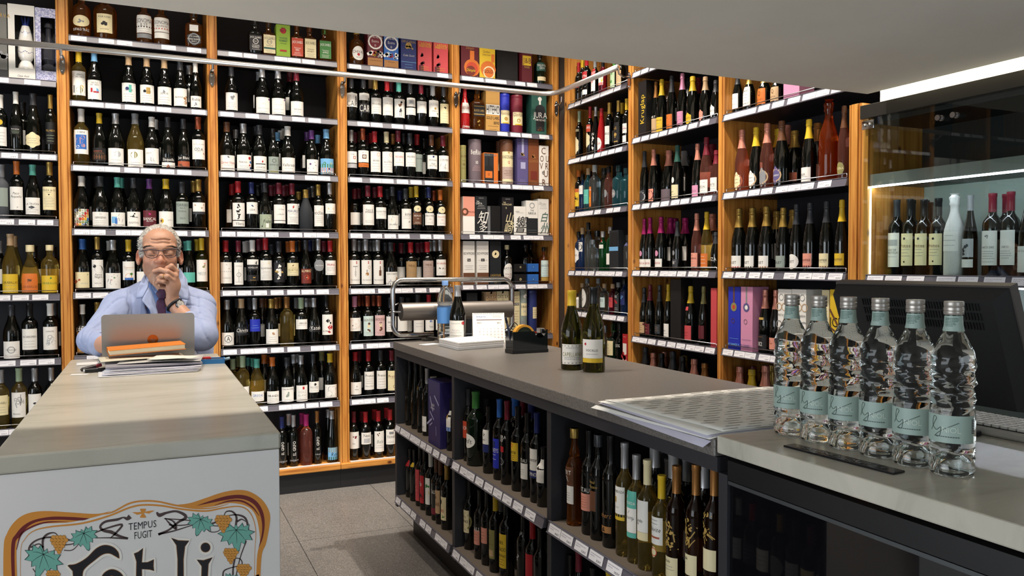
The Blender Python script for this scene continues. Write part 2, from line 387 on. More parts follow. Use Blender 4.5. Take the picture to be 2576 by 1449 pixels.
def make_bottle(pos, rz, H, D, typ, gl, cap, labels, place, hint='', seed=0):
    pf = PROF[typ]; R = D/2; n = 24
    sq = (5,1.0) if typ == 'sq' else None
    tot = pf
    # neck radius kept real (about 14 mm) whatever the body width
    key = (typ, round(H,3), round(R,4), gl)
    if key in PMESH:
        o = bpy.data.objects.new(KIND[typ], PMESH[key]); COL.objects.link(o)
    else:
        mb = MB(); prof = [(r*R, z*H) for r,z in tot]
        if gl in 'ycpabtemogA' or gl == 'o': prof = [(.001,.014),(R*.5,.006)]+prof   # punt
        mb.lathe(prof, n, sq=sq, cap0=True); o = mb.build(KIND[typ], glass(gl), auto=50); PMESH[key] = o.data
    o.location = pos; o.rotation_euler = (0,0,rz)
    if cap != '-' and CAPZ[typ] < 1:
        c0 = CAPZ[typ]; zs = sorted(set([c0, c0+.015]+[z for r,z in pf if z > c0+.02]+[1.0]))
        e = 1.05; capmat = pm(cap, .32, .6 if cap in ('s','gd','bz','cop') else 0)
        if typ == 'ch':
            key2 = ('cap', typ, round(H,3), round(R,4))
            prof = [(max(prad(pf,z)*R*1.04,.0),z*H) for z in (c0,.74,.78,.82,.86,.895)]+[(R*.43,.9*H),(R*.45,.915*H),(R*.41,.925*H),(R*.42,.97*H),(R*.38,.995*H),(R*.2,1.004*H)]
            mb = MB().lathe(prof, 16); oc = mb.build('foil_cap', capmat if cap not in ('p','m','sal') else pm(cap,.3,.35), o, auto=50)
        else:
            prof = [(prad(pf,z)*R*e+.0004, z*H) for z in zs]; prof[-1] = (prof[-1][0], H+.0006)
            if typ in ('sp','gi','sq','lq','pe'): prof = [(.0135+.001, c0*H),(.0145,c0*H+.002),(.0145,H-.002),(.0135,H)] if R*.4 < .0145 else [(R*.42,c0*H),(R*.44,c0*H+.002),(R*.44,H-.002),(R*.4,H)]
            oc = MB().lathe(prof, 16).build('capsule' if typ in ('bx','bu','fl') else 'cap', capmat, o, auto=50)
    for li, (z0, z1, w, c, shape, items) in enumerate(labels):
        z0 = max(z0, .006*H); z1 = min(z1, .8*H)
        if z1-z0 < .004: continue
        zm = (z0+z1)/2; rr = max(prad(pf, z0/H), prad(pf, zm/H))*R
        Wd = w*2*rr if w < 2 else w; half = Wd/2/rr if typ != 'sq' else 0; h = z1-z0; mats = [pm(c,.5) if c != '_' else None]
        half = min(half*1.12, 1.35)
        if typ == 'sq':
            def pt(u, v, off=0): return (u, -rr-.0006-off, z0+v)
            Wl = min(Wd, 1.8*rr)
        else:
            def pt(u, v, off=0):
                z = z0+v; r = max(prad(pf, min(z/H,1))*R, .2*R)+.0006+off; a = u/rr
                return (r*math.sin(a), -r*math.cos(a), z)
            Wl = 2*half*rr
        if c != '_':
            nu, nv = 12, (1 if prad(pf,z1/H) > .995 else 6); v = []; f = []
            if shape == 'e' or shape == 's':
                m = 28; out = []
                for i in range(m):
                    a = 2*PI*i/m; ex = 1 if shape == 'e' else 1-.1*math.cos(6*a)
                    out.append((Wl/2*math.cos(a)*ex, h/2+h/2*math.sin(a)*ex))
                v = [pt(0,h/2)]; K = 5
                for k in range(1,K+1): v += [pt(x*k/K, h/2+(y-h/2)*k/K) for x,y in out]
                f = [(0,1+i,1+(i+1)%m) for i in range(m)]
                for k in range(K-1): f += [(1+k*m+i, 1+(k+1)*m+i, 1+(k+1)*m+(i+1)%m, 1+k*m+(i+1)%m) for i in range(m)]
            else:
                for j in range(nv+1):
                    for i in range(nu+1): v.append(pt(-Wl/2+Wl*i/nu, h*j/nv))
                f = [(j*(nu+1)+i, j*(nu+1)+i+1, (j+1)*(nu+1)+i+1, (j+1)*(nu+1)+i) for j in range(nv) for i in range(nu)]
            lo = mobj('label', v, f, mats[0], o, True)
        else: lo = o
        if items:
            mb = MB(); ms = []
            art_mesh(mb, ms, items, lambda u, v: pt(u, v, .0003), Wl*.98, h, c if c != '_' else 'k', seed+li)
            if mb.f: mb.build('lettering', ms, lo)
    ln = labels[0][3] if labels else None
    d = ''
    if ln and ln != '_': d = ', ' + CN.get(ln,'patterned') + (' oval' if labels[0][4] == 'e' else '') + ' label'
    if hint: d = ', ' + hint
    capd = (CN.get(cap,'')+'-topped ') if cap != '-' and CN.get(cap) else ''
    register(o, capd+GN[gl]+' '+NOUN[typ]+d+', '+place, 'bottle', place)
    return o
def make_box(pos, rz, w, d, h, face, items, place, hint, kind='gift_box', side=None, tube=False, mb0=None):
    # front at local y=-d/2
    if tube:
        r = w/2; o = MB().lathe([(r*.98,0),(r,.003),(r,h-.003),(r*.98,h)], 28).build('whisky_tube', pm(face,.5), auto=40)
        o.location = pos; o.rotation_euler = (0,0,rz)
        MB().lathe([(r*1.01,h-.02),(r*1.02,h-.018),(r*1.02,h),(r*.98,h+.003)],28).build('lid', pm(side or 's',.35,.5 if not side else 0), o, auto=40)
        fn = lambda u, v: ((r+.0006)*math.sin(u/r), -(r+.0006)*math.cos(u/r), v); W = 2.0*r
    else:
        o = MB().box((-w/2,-d/2,0),(w/2,d/2,h), bev=.0012).build(kind, pm(face,.45)); W = w
        o.location = pos; o.rotation_euler = (0,0,rz)
        fn = lambda u, v: (u, -d/2-.0006, v)
    if items:
        lay = 0
        mb = MB(); ms = []
        for i, it in enumerate(items):
            off = i*.00025
            g = (lambda u, v, off=off: ((r+.0006+off)*math.sin(u/r), -(r+.0006+off)*math.cos(u/r), v)) if tube else (lambda u, v, off=off: (u, -d/2-.0006-off, v))
            art_mesh(mb, ms, [it], g, W*.98, h, face, 11+i)
        if mb.f: mb.build('printed_front', ms, o)
    register(o, hint+', '+place, 'tube' if tube else 'box', place)
    return o

# zoom windows in which positions were measured: offset x, y and scale
ZM = dict(A=(0,0,3.45),B=(0,400,4.025),C=(0,720,3.8125),D=(520,0,3.2944),E=(520,430,4.5278),F=(520,730,2.898),G=(840,60,3.45),H=(840,450,3.2931),
 I=(1380,120,3.2935),J=(1380,520,3.15),K=(1800,160,2.6825),L=(1780,660,4.2619),M=(2120,120,2.4145),O=(960,860,2.4596),Q=(1360,1000,3.2278),U=(1540,950,2.4865))
XR = 2.6567
def cell(face, plane, z, zm, place, txt, lo=-9, hi=9, off=.062, dmax=.345):
    """One shelf. face 'b' (front towards -y, plane is y) or 'r' (front towards -x, plane is x). Reads positions, keeps things apart, builds them."""
    ox, oy, s = ZM[zm]; ax = 1 if face == 'b' else 0; rz = 0 if face == 'b' else -PI/2
    al = 0 if face == 'b' else 1
    def P(x, y, dep): return hit(ox+x/s, oy+y/s, ax, plane+dep)
    its = []
    for n, line in enumerate(txt.strip().split('\n')):
        line = line.strip()
        if not line: continue
        parts = line.split('|'); hd = parts[0].split(); d = dict(n=n, parts=parts)
        if hd[0] in ('box','tube'):
            x0, x1, top = [float(q) for q in hd[1:4]]; dp = float(hd[5]) if len(hd) > 5 else .09; dep = max(float(hd[6]) if len(hd) > 6 else .02, .0125)
            zb = float(hd[7]) if len(hd) > 7 else 0
            A, B = P(x0,top,dep), P(x1,top,dep); w = abs(B[al]-A[al])
            if hd[0] == 'tube': dp = w
            c = (A+B)/2
            d.update(k=hd[0], col=hd[4], w=w-.001, dp=dp, a=c[al], d0=dep, d1=dep+dp, h=max(c[2]-z-zb,.05), zb=zb, side=hd[8] if len(hd) > 8 else None, row=1 if dep < .05 else 2, hw=w/2)
        else:
            x, top = float(hd[0]), float(hd[1]); t = hd[2]; row = 1
            if t[0].isdigit(): row = int(t[0]); t = t[1:]
            w = None
            if ':' in t: t, w = t.split(':'); w = float(w)
            dep = off+(row-1)*.088; c = P(x, top, dep); D = DIA[t]
            if w: D = min(max(w/s/FPX*np.dot(c-CAM, CF)/math.sqrt(1+((ox+x/s-1288)/FPX)**2), .052), .12); dep = max(dep, D/2+.014) if row == 1 else dep; c = P(x, top, dep)
            d.update(k='b', x=x, top=top, t=t, gl=hd[3] if len(hd) > 3 else 'k', cap=hd[4] if len(hd) > 4 else 'k', a=c[al], dep=dep, D=D, row=row, hw=D/2, d0=dep-D/2, d1=dep+D/2)
        its.append(d)
    front = sorted([d for d in its if d['row'] == 1], key=lambda d: d['a'])
    for _ in range(60):
        for p_, q_ in zip(front, front[1:]):
            if p_.get('zb',0) != q_.get('zb',0) or (p_['k'] != 'b' and q_['k'] != 'b' and abs(p_['a']-q_['a']) < .02): continue
            gap = q_['a']-p_['a']-p_['hw']-q_['hw']-.0012
            if gap < 0:
                for d in (p_,q_):
                    if d['k'] == 'b' and d['D'] > .062: d['D'] *= .992; d['hw'] = d['D']/2
                    elif d['k'] != 'b' and _ > 10: d['w'] *= .996; d['hw'] *= .996
                p_['a'] += gap*.3; q_['a'] -= gap*.3
        for d in front: d['a'] = min(max(d['a'], lo+d['hw']+.001), hi-d['hw']-.001)
    def clear(d, a, dep, others):
        m = 9
        for o in others:
            if o is d: continue
            if o['k'] == 'b':
                m = min(m, math.hypot(a-o['a'], dep-o['dep'])-d['D']/2-o['D']/2)
            else:
                dx = max(abs(a-o['a'])-o['w']/2, 0); dy = max(o['d0']-dep, dep-o['d1'], 0); m = min(m, math.hypot(dx,dy)-d['D']/2)
        return m
    placed = list(front)
    for d in its:
        if d['row'] == 1: continue
        if d['k'] != 'b': placed.append(d); d['a'] = min(max(d['a'], lo+d['hw']+.001), hi-d['hw']-.001); continue
        best = None
        for sh in (0,.012,-.012,.024,-.024,.036,-.036):
            for dep in np.arange(off+.06, dmax-d['D']/2-.004, .008):
                c = P(d['x'], d['top'], dep); a = min(max(c[al]+sh, lo+d['D']/2+.001), hi-d['D']/2-.001)
                m = clear(d, a, dep, placed)
                if m > .0008: best = (a, dep); break
            if best: break
        if best: d['a'], d['dep'] = best; placed.append(d)
        else: d['skip'] = True
    for d in its:
        if d.get('skip'): continue
        parts = d['parts']
        pos = [0,0,z]; pos[al] = d['a']
        if d['k'] != 'b':
            pos[2] += d['zb']; pos[ax] = plane+d['d0']+d['dp']/2
            make_box(pos, rz, d['w'], d['dp'], d['h'], d['col'], parts[1].split(';') if len(parts) > 1 and parts[1] else [], place, parts[2] if len(parts) > 2 else 'plain '+CN.get(d['col'],'')+' box', tube=d['k'] == 'tube', side=d['side'])
            continue
        dep = d['dep']; D = d['D']; x = d['x']; pos[ax] = plane+dep; Hh = max(P(x, d['top'], dep)[2]-z, .12)
        labels = []; hint = ''
        for q in parts[1:]:
            if q.startswith('#'): hint = q[1:]; continue
            sp, _, art = q.partition('!'); f = sp.split()
            y0, y1 = float(f[0]), float(f[1]); lc = f[2]; wd = .92; shape = 'r'
            for z_ in f[3:]:
                if z_ in 'es': shape = z_
                else: wd = float(z_)
            za, zb = P(x, y1, dep-D/2)[2]-z, P(x, y0, dep-D/2)[2]-z
            labels.append((za, zb, wd, lc, shape, art.split(';') if art else []))
        if not labels and d['row'] > 1 and d['t'] in ('bx','bu','ch') and d['gl'] == 'k': labels = [(.06,.14,.9,'w','r',[])]
        d['obj'] = make_bottle(pos, rz+random.uniform(-.06,.06), Hh, D, d['t'], d['gl'], d['cap'], labels, place, hint or ('in the back row' if d['row'] > 1 else ''), seed=d['n']*7+int(x))
    # look-alike labels on one shelf: tell them apart by what stands next to them where that works
    fr_ = sorted([d for d in its if d.get('obj') and d['row'] == 1], key=lambda d: d['a']); grp = {}
    for i, d in enumerate(fr_):
        d['nb'] = [CN.get(fr_[j]['cap']) for j in (i-1,i+1) if 0 <= j < len(fr_) and CN.get(fr_[j]['cap'])]; grp.setdefault(d['obj']['label'], []).append(d)
    for l, g in grp.items():
        if len(g) < 2: continue
        for d in g:
            for c in d['nb']:
                if sum(c in e['nb'] for e in g) == 1 and len(l.split()) < 14+('shelf up' in l):
                    d['obj']['label'] = l.replace(' shelf up,', ' shelf,').replace(', '+place.replace(' shelf up,', ' shelf,'), ', next to %s-topped, ' % c+place.replace(' shelf up,', ' shelf,')); break
def finish_labels():
    by = {}
    for o in bpy.data.objects:
        if o.parent is None and 'label' in o: by.setdefault(o['label'], []).append(o)
    for l, os_ in by.items():
        if len(os_) > 1 and 'group' not in os_[0]:
            g = 'alike: '+' '.join(l.replace(',','').split()[-9:])
            for o in os_: o['group'] = g
# ================================================================ the room
M_CEIL = ramp_mat('ceiling_paint', [(.35,'e6e2d8'),(.65,'ebe7de')], 3, rough=.85)
M_WALL = ramp_mat('wall_paint', [(.35,'b9b3a8'),(.65,'c2bcb1')], 3, rough=.85)
def terrazzo():
    m, nt, b = newmat('terrazzo'); N = nt.nodes; L = nt.links
    tc = N.new('ShaderNodeTexCoord'); v = N.new('ShaderNodeTexVoronoi'); v.inputs['Scale'].default_value = 300
    L.new(tc.outputs['Object'], v.inputs[0])
    r = N.new('ShaderNodeValToRGB'); e = r.color_ramp.elements
    e[0].position, e[0].color = 0, (*lin('3f3d3b'),1); e[1].position, e[1].color = 1, (*lin('c0bcb5'),1)
    for p_, c in ((.3,'65625f'),(.6,'787572'),(.85,'86827e')): q = e.new(p_); q.color = (*lin(c),1)
    L.new(v.outputs['Color'], r.inputs[0])
    n = N.new('ShaderNodeTexNoise'); n.inputs['Scale'].default_value = 4; L.new(tc.outputs['Object'], n.inputs[0])
    mx = N.new('ShaderNodeMix'); mx.data_type = 'RGBA'; mx.inputs[0].default_value = .25; mx.blend_type = 'MULTIPLY'
    L.new(r.outputs[0], mx.inputs[6]); L.new(n.outputs[0], mx.inputs[7]); L.new(mx.outputs[2], b.inputs['Base Color'])
    b.inputs['Roughness'].default_value = .42; return m
M_TERR = terrazzo()
flo = tag(MB().box((-3.2,-8.2,-.1),(3.1,.4,-.012)).build('floor', plain('2a2927',.8)), kind='structure')
tw, tl = .6, 1.2
tm = MB().box((-tw/2+.0015,-tl/2+.0015,-.012),(tw/2-.0015,tl/2-.0015,0)).build('tile', M_TERR, flo); tmesh = tm.data
first = True
for i in range(-6, 4):
    for j in range(-6, 1):
        x = .685+tw*(i+.5); y = .30+tl*(j-.5)
        if x-tw/2 > 3.0 or x+tw/2 < -3.2 or y < -8: continue
        if first: o = tm; first = False
        else: o = bpy.data.objects.new('tile', tmesh); COL.objects.link(o); o.parent = flo
        o.location = (x,y,0)
tag(MB().box((-3.2,.37,0),(3.1,.47,UPZ)).build('wall_back', M_WALL), kind='structure')
tag(MB().box((XR+.372,-8.2,0),(XR+.472,.37,UPZ)).build('wall_right', M_WALL), kind='structure')
tag(MB().box((-3.3,-8.2,0),(-3.2,.47,UPZ)).build('wall_left', M_WALL), kind='structure')
tag(MB().box((-3.2,-8.3,0),(3.1,-8.2,UPZ)).build('wall_rear', M_WALL), kind='structure')
tag(MB().box((-3.3,-2.75,UPZ),(3.13,.47,UPZ+.1)).build('ceiling', M_CEIL), kind='structure')
LX, LY = 2.585, -2.746
tag(MB().box((-3.2,-8.2,LOWZ),(LX,LY,LOWZ+.30), bev=.004).build('ceiling', M_CEIL), kind='structure')
tag(MB().box((-3.2,LY-.1,LOWZ+.30),(3.0,LY-.02,UPZ)).build('wall_gallery', M_WALL), kind='structure')

# ---------------------------------------------------------------- shelving
TAGM = []
def tag_mesh(k):
    rnd = random.Random(k); mb = MB(); w, h = .076, .0285
    mb.quad((-w/2,0,-h/2),(w/2,0,-h/2),(w/2,0,h/2),(-w/2,0,h/2),0)
    f = lambda u, v: (u,-.0006,v)
    put_text(mb, '%d,%d0 €' % (rnd.randint(5,68), rnd.randint(1,9)), f, .017, -.0068, .0058, mi=1, cond=.9)
    x = -.032
    for j in range(2):
        x = -.032
        while x < (.02 if j == 0 else -.008):
            l = rnd.uniform(.003,.008); v = .0062-.006*j; mb.quad(f(x,v-.0009),f(x+l,v-.0009),f(x+l,v+.0009),f(x,v+.0009),2); x += l+.002
    me = bpy.data.meshes.new('price_tag'); me.from_pydata(mb.v,[],mb.f)
    for m in (M_TAG, M_INK, plain('a9a6b4',.6)): me.materials.append(m)
    me.polygons.foreach_set('material_index', mb.m); return me
TAGM = [tag_mesh(k) for k in range(14)]
def shelf_part(unit, x0, x1, z, depth, tags, rnd, dens=.8, wire=True):
    s = MB().box((x0,.004,z-.02),(x1,depth,z)).build('shelf', M_SHELF, unit)
    # sloping clear price rail with a bead along its top and bottom
    mb = MB(); mb.add([(x0,-.004,z+.002),(x1,-.004,z+.002),(x1,-.013,z-.030),(x0,-.013,z-.030),(x0,.003,z+.002),(x1,.003,z+.002),(x1,.003,z-.030),(x0,.003,z-.030)],
        [(3,2,1,0),(4,5,6,7),(0,1,5,4),(2,3,7,6),(1,2,6,5),(3,0,4,7)])
    mb.tube([(x0,-.005,z+.003),(x1,-.005,z+.003)], .0022, 6); mb.tube([(x0,-.014,z-.031),(x1,-.014,z-.031)], .0022, 6)
    mb.build('price_rail', M_STRIP, s)
    if wire:
        mb = MB().tube([(x0+.012,.008,z+.022),(x1-.012,.008,z+.022)], .0022, 6)
        for x in (x0+.012, x1-.012): mb.tube([(x,.008,z),(x,.008,z+.022)], .002, 6)
        mb.build('wire_guard', M_STEEL, s, smooth=True)
    x = x0+.05
    while x < x1-.04:
        if rnd.random() < dens:
            o = bpy.data.objects.new('price_tag', rnd.choice(TAGM)); COL.objects.link(o); o.parent = s
            o.location = (x,-.0098,z-.0135); o.rotation_euler = (math.radians(-15.7),0,0); x += .076+rnd.choice((.002,.010,.016,.022))
        else: x += .05
    return s
def post_part(unit, x0, x1, z1, depth=.352, z0=0.12, name='post'):
    w = x1-x0; d = depth
    # moulded front: two grooves
    pr = [(0,d),(0,.004),(.004,0),(.16*w,0),(.19*w,.006),(.23*w,.006),(.26*w,-.004),(.74*w,-.004),(.77*w,.006),(.81*w,.006),(.84*w,0),(w-.004,0),(w,.004),(w,d)]
    mb = MB(); n = len(pr); v = [(x0+a,b,z0) for a,b in pr]+[(x0+a,b,z1) for a,b in pr]
    mb.add(v, [tuple(range(n)), tuple(range(n,2*n))[::-1]]+[(i,n+i,n+(i+1)%n,(i+1)%n) for i in range(n)])
    p = mb.build(name, PINE[2], unit)
    for side in (0,1):
        if side == 0: xs = x0-.0008
        else: xs = x1+.0008
        hb = MB(); z = .3
        while z < min(z1,3.0):
            for yy in (.24,.30):
                v = [(xs, yy+.0035*math.cos(2*PI*k/6), z+.0035*math.sin(2*PI*k/6)) for k in range(6)]
                hb.add(v, [tuple(range(6))])
            z += .05
        tag(hb.build('pin_holes', M_BLACK, p), kind='stuff')
    return p
DEP = .352
ORD = ['first','second','third','fourth','fifth','sixth','seventh','eighth']
BAYB = [(-1.145,-.442,[2.42,2.02,1.664,1.256,.902,.53]), (-.38,.332,[2.681,2.324,1.969,1.615,1.262,.91,.555]), (.39,1.096,[2.681,2.324,1.969,1.615,1.262,.91,.555]),
        (1.158,1.861,[2.681,2.324,1.969,1.615,1.262,.91,.555]), (1.917,2.612,[2.678,2.325,1.966,1.618,1.277,.925,.555])]
bl = ['fifth','fourth','third','second','first']
for i, (x0,x1,zs) in enumerate(BAYB):
    u = empty('shelf_unit', (0,0,0)); rnd = random.Random(40+i)
    tag(u, 'pine-framed dark wine shelving, %s bay of the long wall from the corner' % bl[i], 'shelving', 'pine shelving bays')
    pl = BAYB[i-1][1]+.001 if i else x0-.06
    MB().box((pl,DEP,.1),(x1,DEP+.012,3.3)).build('back_panel', M_BACK, u)
    post_part(u, pl, x0-.0005, 3.35)
    if i == 4: post_part(u, x1+.0005, x1+.055, 3.35)
    for z in zs: shelf_part(u, x0+.001, x1-.001, z, DEP-.004, None, rnd, .96 if z < 2.3 else .6, wire=z < 2.2)
    MB().box((pl,-.022,.121),(x1,DEP,.158), bev=.006).build('base_board', PINE[0], u)
    MB().box((pl,.002,0),(x1,DEP-.01,.119)).build('plinth', plain('1b1b1d',.5), u)
    # bottom price rail
    mb = MB().box((x0+.002,-.012,.1585),(x1-.002,.012,.163)); rl = mb.build('base_rail', plain('c9c6c4',.35), u)
RB = [('gin',-.163,-.908,[2.512,2.134,1.768,1.371,1.095,.70]), ('cava',-.965,-1.75,[2.554,2.164,1.769,1.376,.981,.59]), ('champ',-1.797,-2.588,[2.554,2.162,1.770,1.374,.985,.59])]
RL = ['pine-framed shelving of gin and vermouth on the cross wall', 'pine-framed shelving of pink-topped sparkling wine on the cross wall', 'pine-framed champagne shelving beside the glass cabinet']
def rpoint(y): return -y
for i, (nm,y0,y1,zs) in enumerate(RB):
    u = empty('shelf_unit', (XR,0,0), -PI/2); rnd = random.Random(60+i)
    tag(u, RL[i], 'shelving', 'pine shelving bays')
    a, b = -y0, -y1; pl = -RB[i-1][2]+.001 if i else a-.068
    MB().box((pl,DEP,.1),(b,DEP+.012,3.3)).build('back_panel', M_BACK, u)
    post_part(u, pl, a-.0005, 3.35)
    if i == 2: post_part(u, b+.0005, b+.066, LOWZ-.01)
    for z in zs: shelf_part(u, a+.001, b-.001, z, DEP-.004, None, rnd, .96)
    MB().box((pl,-.022,.121),(b,DEP,.158), bev=.006).build('base_board', PINE[0], u)
    MB().box((pl,.002,0),(b,DEP-.01,.119)).build('plinth', plain('1b1b1d',.5), u)
# dark filler in the corner between the two runs
tag(MB().box((XR+.012,-.09,0),(XR+.07,.02,3.35)).build('trim_1', plain('3a3431',.6)), kind='structure')

# ladder rail on brackets
rr = empty('ladder_rail', (0,0,0)); tag(rr, 'polished steel ladder rail running along the front of the upper shelves', 'rail')
RZ = 2.593; cx, cy = XR-.085, -.085
pts = [(-1.3,-.085,RZ),(cx-.12,-.085,RZ)]+[(cx-.12+.12*math.sin(a), -.085-.12*(1-math.cos(a)), RZ) for a in [PI/16*k for k in range(1,8)]]+[(cx,-.205,RZ),(cx,-.93,RZ)]
MB().tube(pts, .0170, 16).build('tube', plain('f0eeea',.34,metal=1), rr, smooth=True)
def bracket(x, y, dx, dy):
    b = MB(); tx, ty = -dy, dx
    # oval wall plate, two screws, hooked arm
    z0 = RZ-.075; pl = []; x -= dx*.001; y -= dy*.001
    for k in range(20):
        a = 2*PI*k/20; pl.append((math.cos(a)*.014, math.sin(a)*.04+ (0.012 if math.sin(a)>0 else -.012)))
    n = len(pl); v = [(x+tx*u-dx*.004, y+ty*u-dy*.004, z0+w) for u,w in pl]+[(x+tx*u-dx*.010, y+ty*u-dy*.010, z0+w) for u,w in pl]
    b.add(v, [tuple(range(n)), tuple(range(n,2*n))[::-1]]+[(i,(i+1)%n,n+(i+1)%n,n+i) for i in range(n)])
    b.tube([(x-dx*.006,y-dy*.006,z0+.02),(x-dx*.05,y-dy*.05,z0+.02),(x-dx*.08,y-dy*.08,z0+.035),(x-dx*.085,y-dy*.085,RZ-.008)], .007, 8)
    for w in (-.035,.04): b.ball((x-dx*.011,y-dy*.011,z0+w), .005, 8)
    b.build('bracket', M_CHROME, rr, auto=40)
for x0,x1,zs in BAYB: bracket(x0-.031, 0, 0, 1)
bracket(2.64, 0, 0, 1); bracket(XR, -.937, 1, 0)
def bay(i): return BAYB[i][0], BAYB[i][1]
def up(n): return ORD[n]+' shelf up'
def bcell(i, z, zm, n, txt):
    x0, x1 = bay(i); cell('b', 0.0, z+.0005, zm, '%s, %s bay from corner' % (up(n), bl[i]), txt, x0+.002, x1-.002)
# ---- fifth bay from the corner
bcell(0,2.02,'A',4,"""0 825 bx:130 k w|1100 1265 w!D,.5,1.25,.15,y;P,.2,.7,4
135 800 bu:118 k w|1090 1165 k .9!w:Portomar|#striped cap
195 890 2bx k k
285 815 bu:145 k dg|1150 1278 cr s!P,.3,.6,3
435 825 bx:100 k gd|1060 1250 k!gd:VILLABOA""")
bcell(0,1.664,'B',3,"""25 60 bx:150 S gr|290 480 gg
160 25 bx:160 k o|280 515 w!T,Paco,.5,.72,.1,dg,i;T,Pequeño,.5,.58,.1,dg,i;T,JR,.6,.12,.05,dg
325 60 bu:172 k t|390 560 w!LA TRUCHA;D,.45,.42,.09,dg;D,.33,.42,.05,dg;D,.57,.42,.05,dg
500 35 bx:155 k gd|280 515 cr!T,SOUZA de SO,.5,.85,.08,dg;T,ALBARIÑO,.5,.76,.035,gr;D,.5,.66,.03,k;P,.15,.55,7""")
bcell(0,1.256,'B',2,"""-10 830 2bx k gr
140 780 2bu y tn
105 760 bu:185 y tn|1165 1355 y!T,CARABALLAS,.5,.55,.13,k;P,.2,.4,2
300 870 pe:212 y cr|1160 1350 o .8!T,CARABALLAS,.5,.3,.12,br;B,.5,.62,.13,br
345 880 2bx k k
500 870 sp:185 y cr|1180 1350 y!T,CARABALLAS,.5,.55,.13,g;B,.6,.85,.1,g
550 890 2bx k k""")
bcell(0,.902,'C',1,"""110 180 bu:180 k dg|530 695 w!O,.5,.5,.2,gr;T,MOUCHO,.5,.5,.1,dg;P,.1,.2,1
280 165 bx:165 k k|410 610 w!MATARROMERA
480 165 bx:155 k w|390 610 w!T,SOMONTES,.5,.8,.05,dg;B,.5,.35,.24,s;O,.5,.56,.09,gr
535 160 2bx k dg""")
bcell(0,.53,'C',0,"""5 800 bx:160 y s|1050 1240 cr!DORIGELI
180 785 bx:155 y lg|1020 1260 w!O,.35,.72,.06,dg;O,.6,.75,.07,dg;O,.5,.6,.07,dg;O,.7,.62,.05,dg;S,gr,8;T,Blancuzo,.4,.15,.06,dg
330 785 bx:140 k s|1035 1260 w!B,.5,.6,.12,dg;P,.1,.3,3
490 780 bx:130 k s|1050 1250 w""")
# ---- fourth bay (behind the seated man)
bcell(1,2.681,'A',6,"""705 -60 sp:165 a dg|130 228 cr .92 e!B,.5,.5,.28,gr|232 275 _!T,BUFFALO TRACE,.5,.5,.5,w|#cream oval buffalo label
910 -60 sp:210 a k|118 283 cr .62!B,.5,.5,.2,k;T,FOUR ROSES,.5,.84,.09,k;T,SINGLE BARREL,.5,.2,.05,br|#wide body, cream label
1252 20 sp:150 a k|128 283 w!T,SONOMA,.5,.68,.24,dg;T,RYE,.5,.45,.18,dg;R,0,.3,1,.38,dg;P,.08,.22,2|290 328 gr .9
1395 40 sp:150 a bz|150 275 w!T,SONOMA,.5,.66,.24,dg;R,0,.18,1,.26,fire;T,BOURBON,.5,.4,.12,br|280 330 w .9
1680 115 sq:150 a dg|215 270 w .5|285 392 bk .82 s!T,JACK DANIELS,.5,.72,.1,w;T,SINGLE BARREL,.5,.5,.12,w;T,SELECT,.5,.32,.1,w;O,.5,.52,.46,gr""")
bcell(1,2.324,'A',5,"""683 438 bx:132 y y|615 825 w!T,VENTA,.6,.85,.07,dg;T,DEL VIERO,.6,.76,.06,dg;D,.55,.22,.22,gg;D,.55,.22,.13,ol;R,.1,.1,.24,.4,gr;D,.7,.35,.07,y
815 450 bu:138 k lb|692 860 w!T,VENTA,.5,.85,.08,dg;T,DEL VIERO,.5,.75,.07,dg;R,.25,.36,.38,.58,r;D,.6,.45,.14,lb;R,.42,.34,.78,.42,r
1115 485 bu:138 k tn|718 882 w!R,.5,.5,.68,.9,t;D,.4,.7,.09,nb;SOAVE
1272 500 bu:138 k tn|735 892 w!R,.45,.5,.7,.86,gd;D,.35,.65,.08,k;SOAVE
1425 515 bu:135 k tn|752 906 w!B,.5,.7,.16,gr;SOAVE
1562 530 bu:130 k dg|765 918 w!B,.85,.45,.18,bz;D,.85,.2,.1,bz;T,SELENGIA,.4,.5,.09,dg
1642 572 2bu k s
1695 552 bu:105 k w|832 930 w!T,Ruble,.5,.7,.26,dg;B,.5,.25,.24,gr""")
bcell(1,1.969,'A',4,"""703 948 bx:140 y w|1125 1335 w!R,.15,.2,.85,.8,b;T,V BENI,.5,.9,.08,dg;D,.4,.55,.14,sal;D,.62,.68,.08,sal;D,.65,.35,.07,sal;D,.3,.3,.06,w
860 985 bu:128 k y|1283 1395 k .95!T,BIARRITZ,.4,.75,.12,cop;P,.3,.6,2,bz;R,0,.12,1,.5,br
1002 988 bu:152 k s|1285 1432 w!D,.6,.65,.18,s;P,.15,.3,2
1172 990 bu:152 y gr|1295 1447 w!D,.42,.68,.19,ol;P,.1,.25,2
1315 1018 bu:135 k w|1285 1420 w!T,yeand,.25,.7,.12,gr,i;S,gr,9
1345 1040 2bu k w
1455 1020 bu:128 k dg|1365 1405 k .95!T,Sisquella,.5,.55,.6,w|1408 1450 w .95!B,.5,.1,.5,cop|#white script over pale label
1590 1035 bu:118 k dg|1350 1395 k .95!T,Jan Blanc,.5,.6,.5,w|1398 1450 cop .9!B,.3,.4,.4,br
1718 1018 bx:125 k cop|1210 1382 w!T,ODA,.5,.5,.16,dg;T,CASTELL DEL REMEI,.5,.76,.05,gr;B,.85,.3,.07,cop;T,BLANC,.5,.38,.05,gr""")
M = 'R,.0,.0,1,1,w;'+';'.join('D,%.2f,%.2f,.085,%s' % ((i+.5)/6, (j+.5)/6, ['r','ol','y','sage','dg','o','w','b'][(i*5+j*3) % 8]) for i in range(6) for j in range(6))
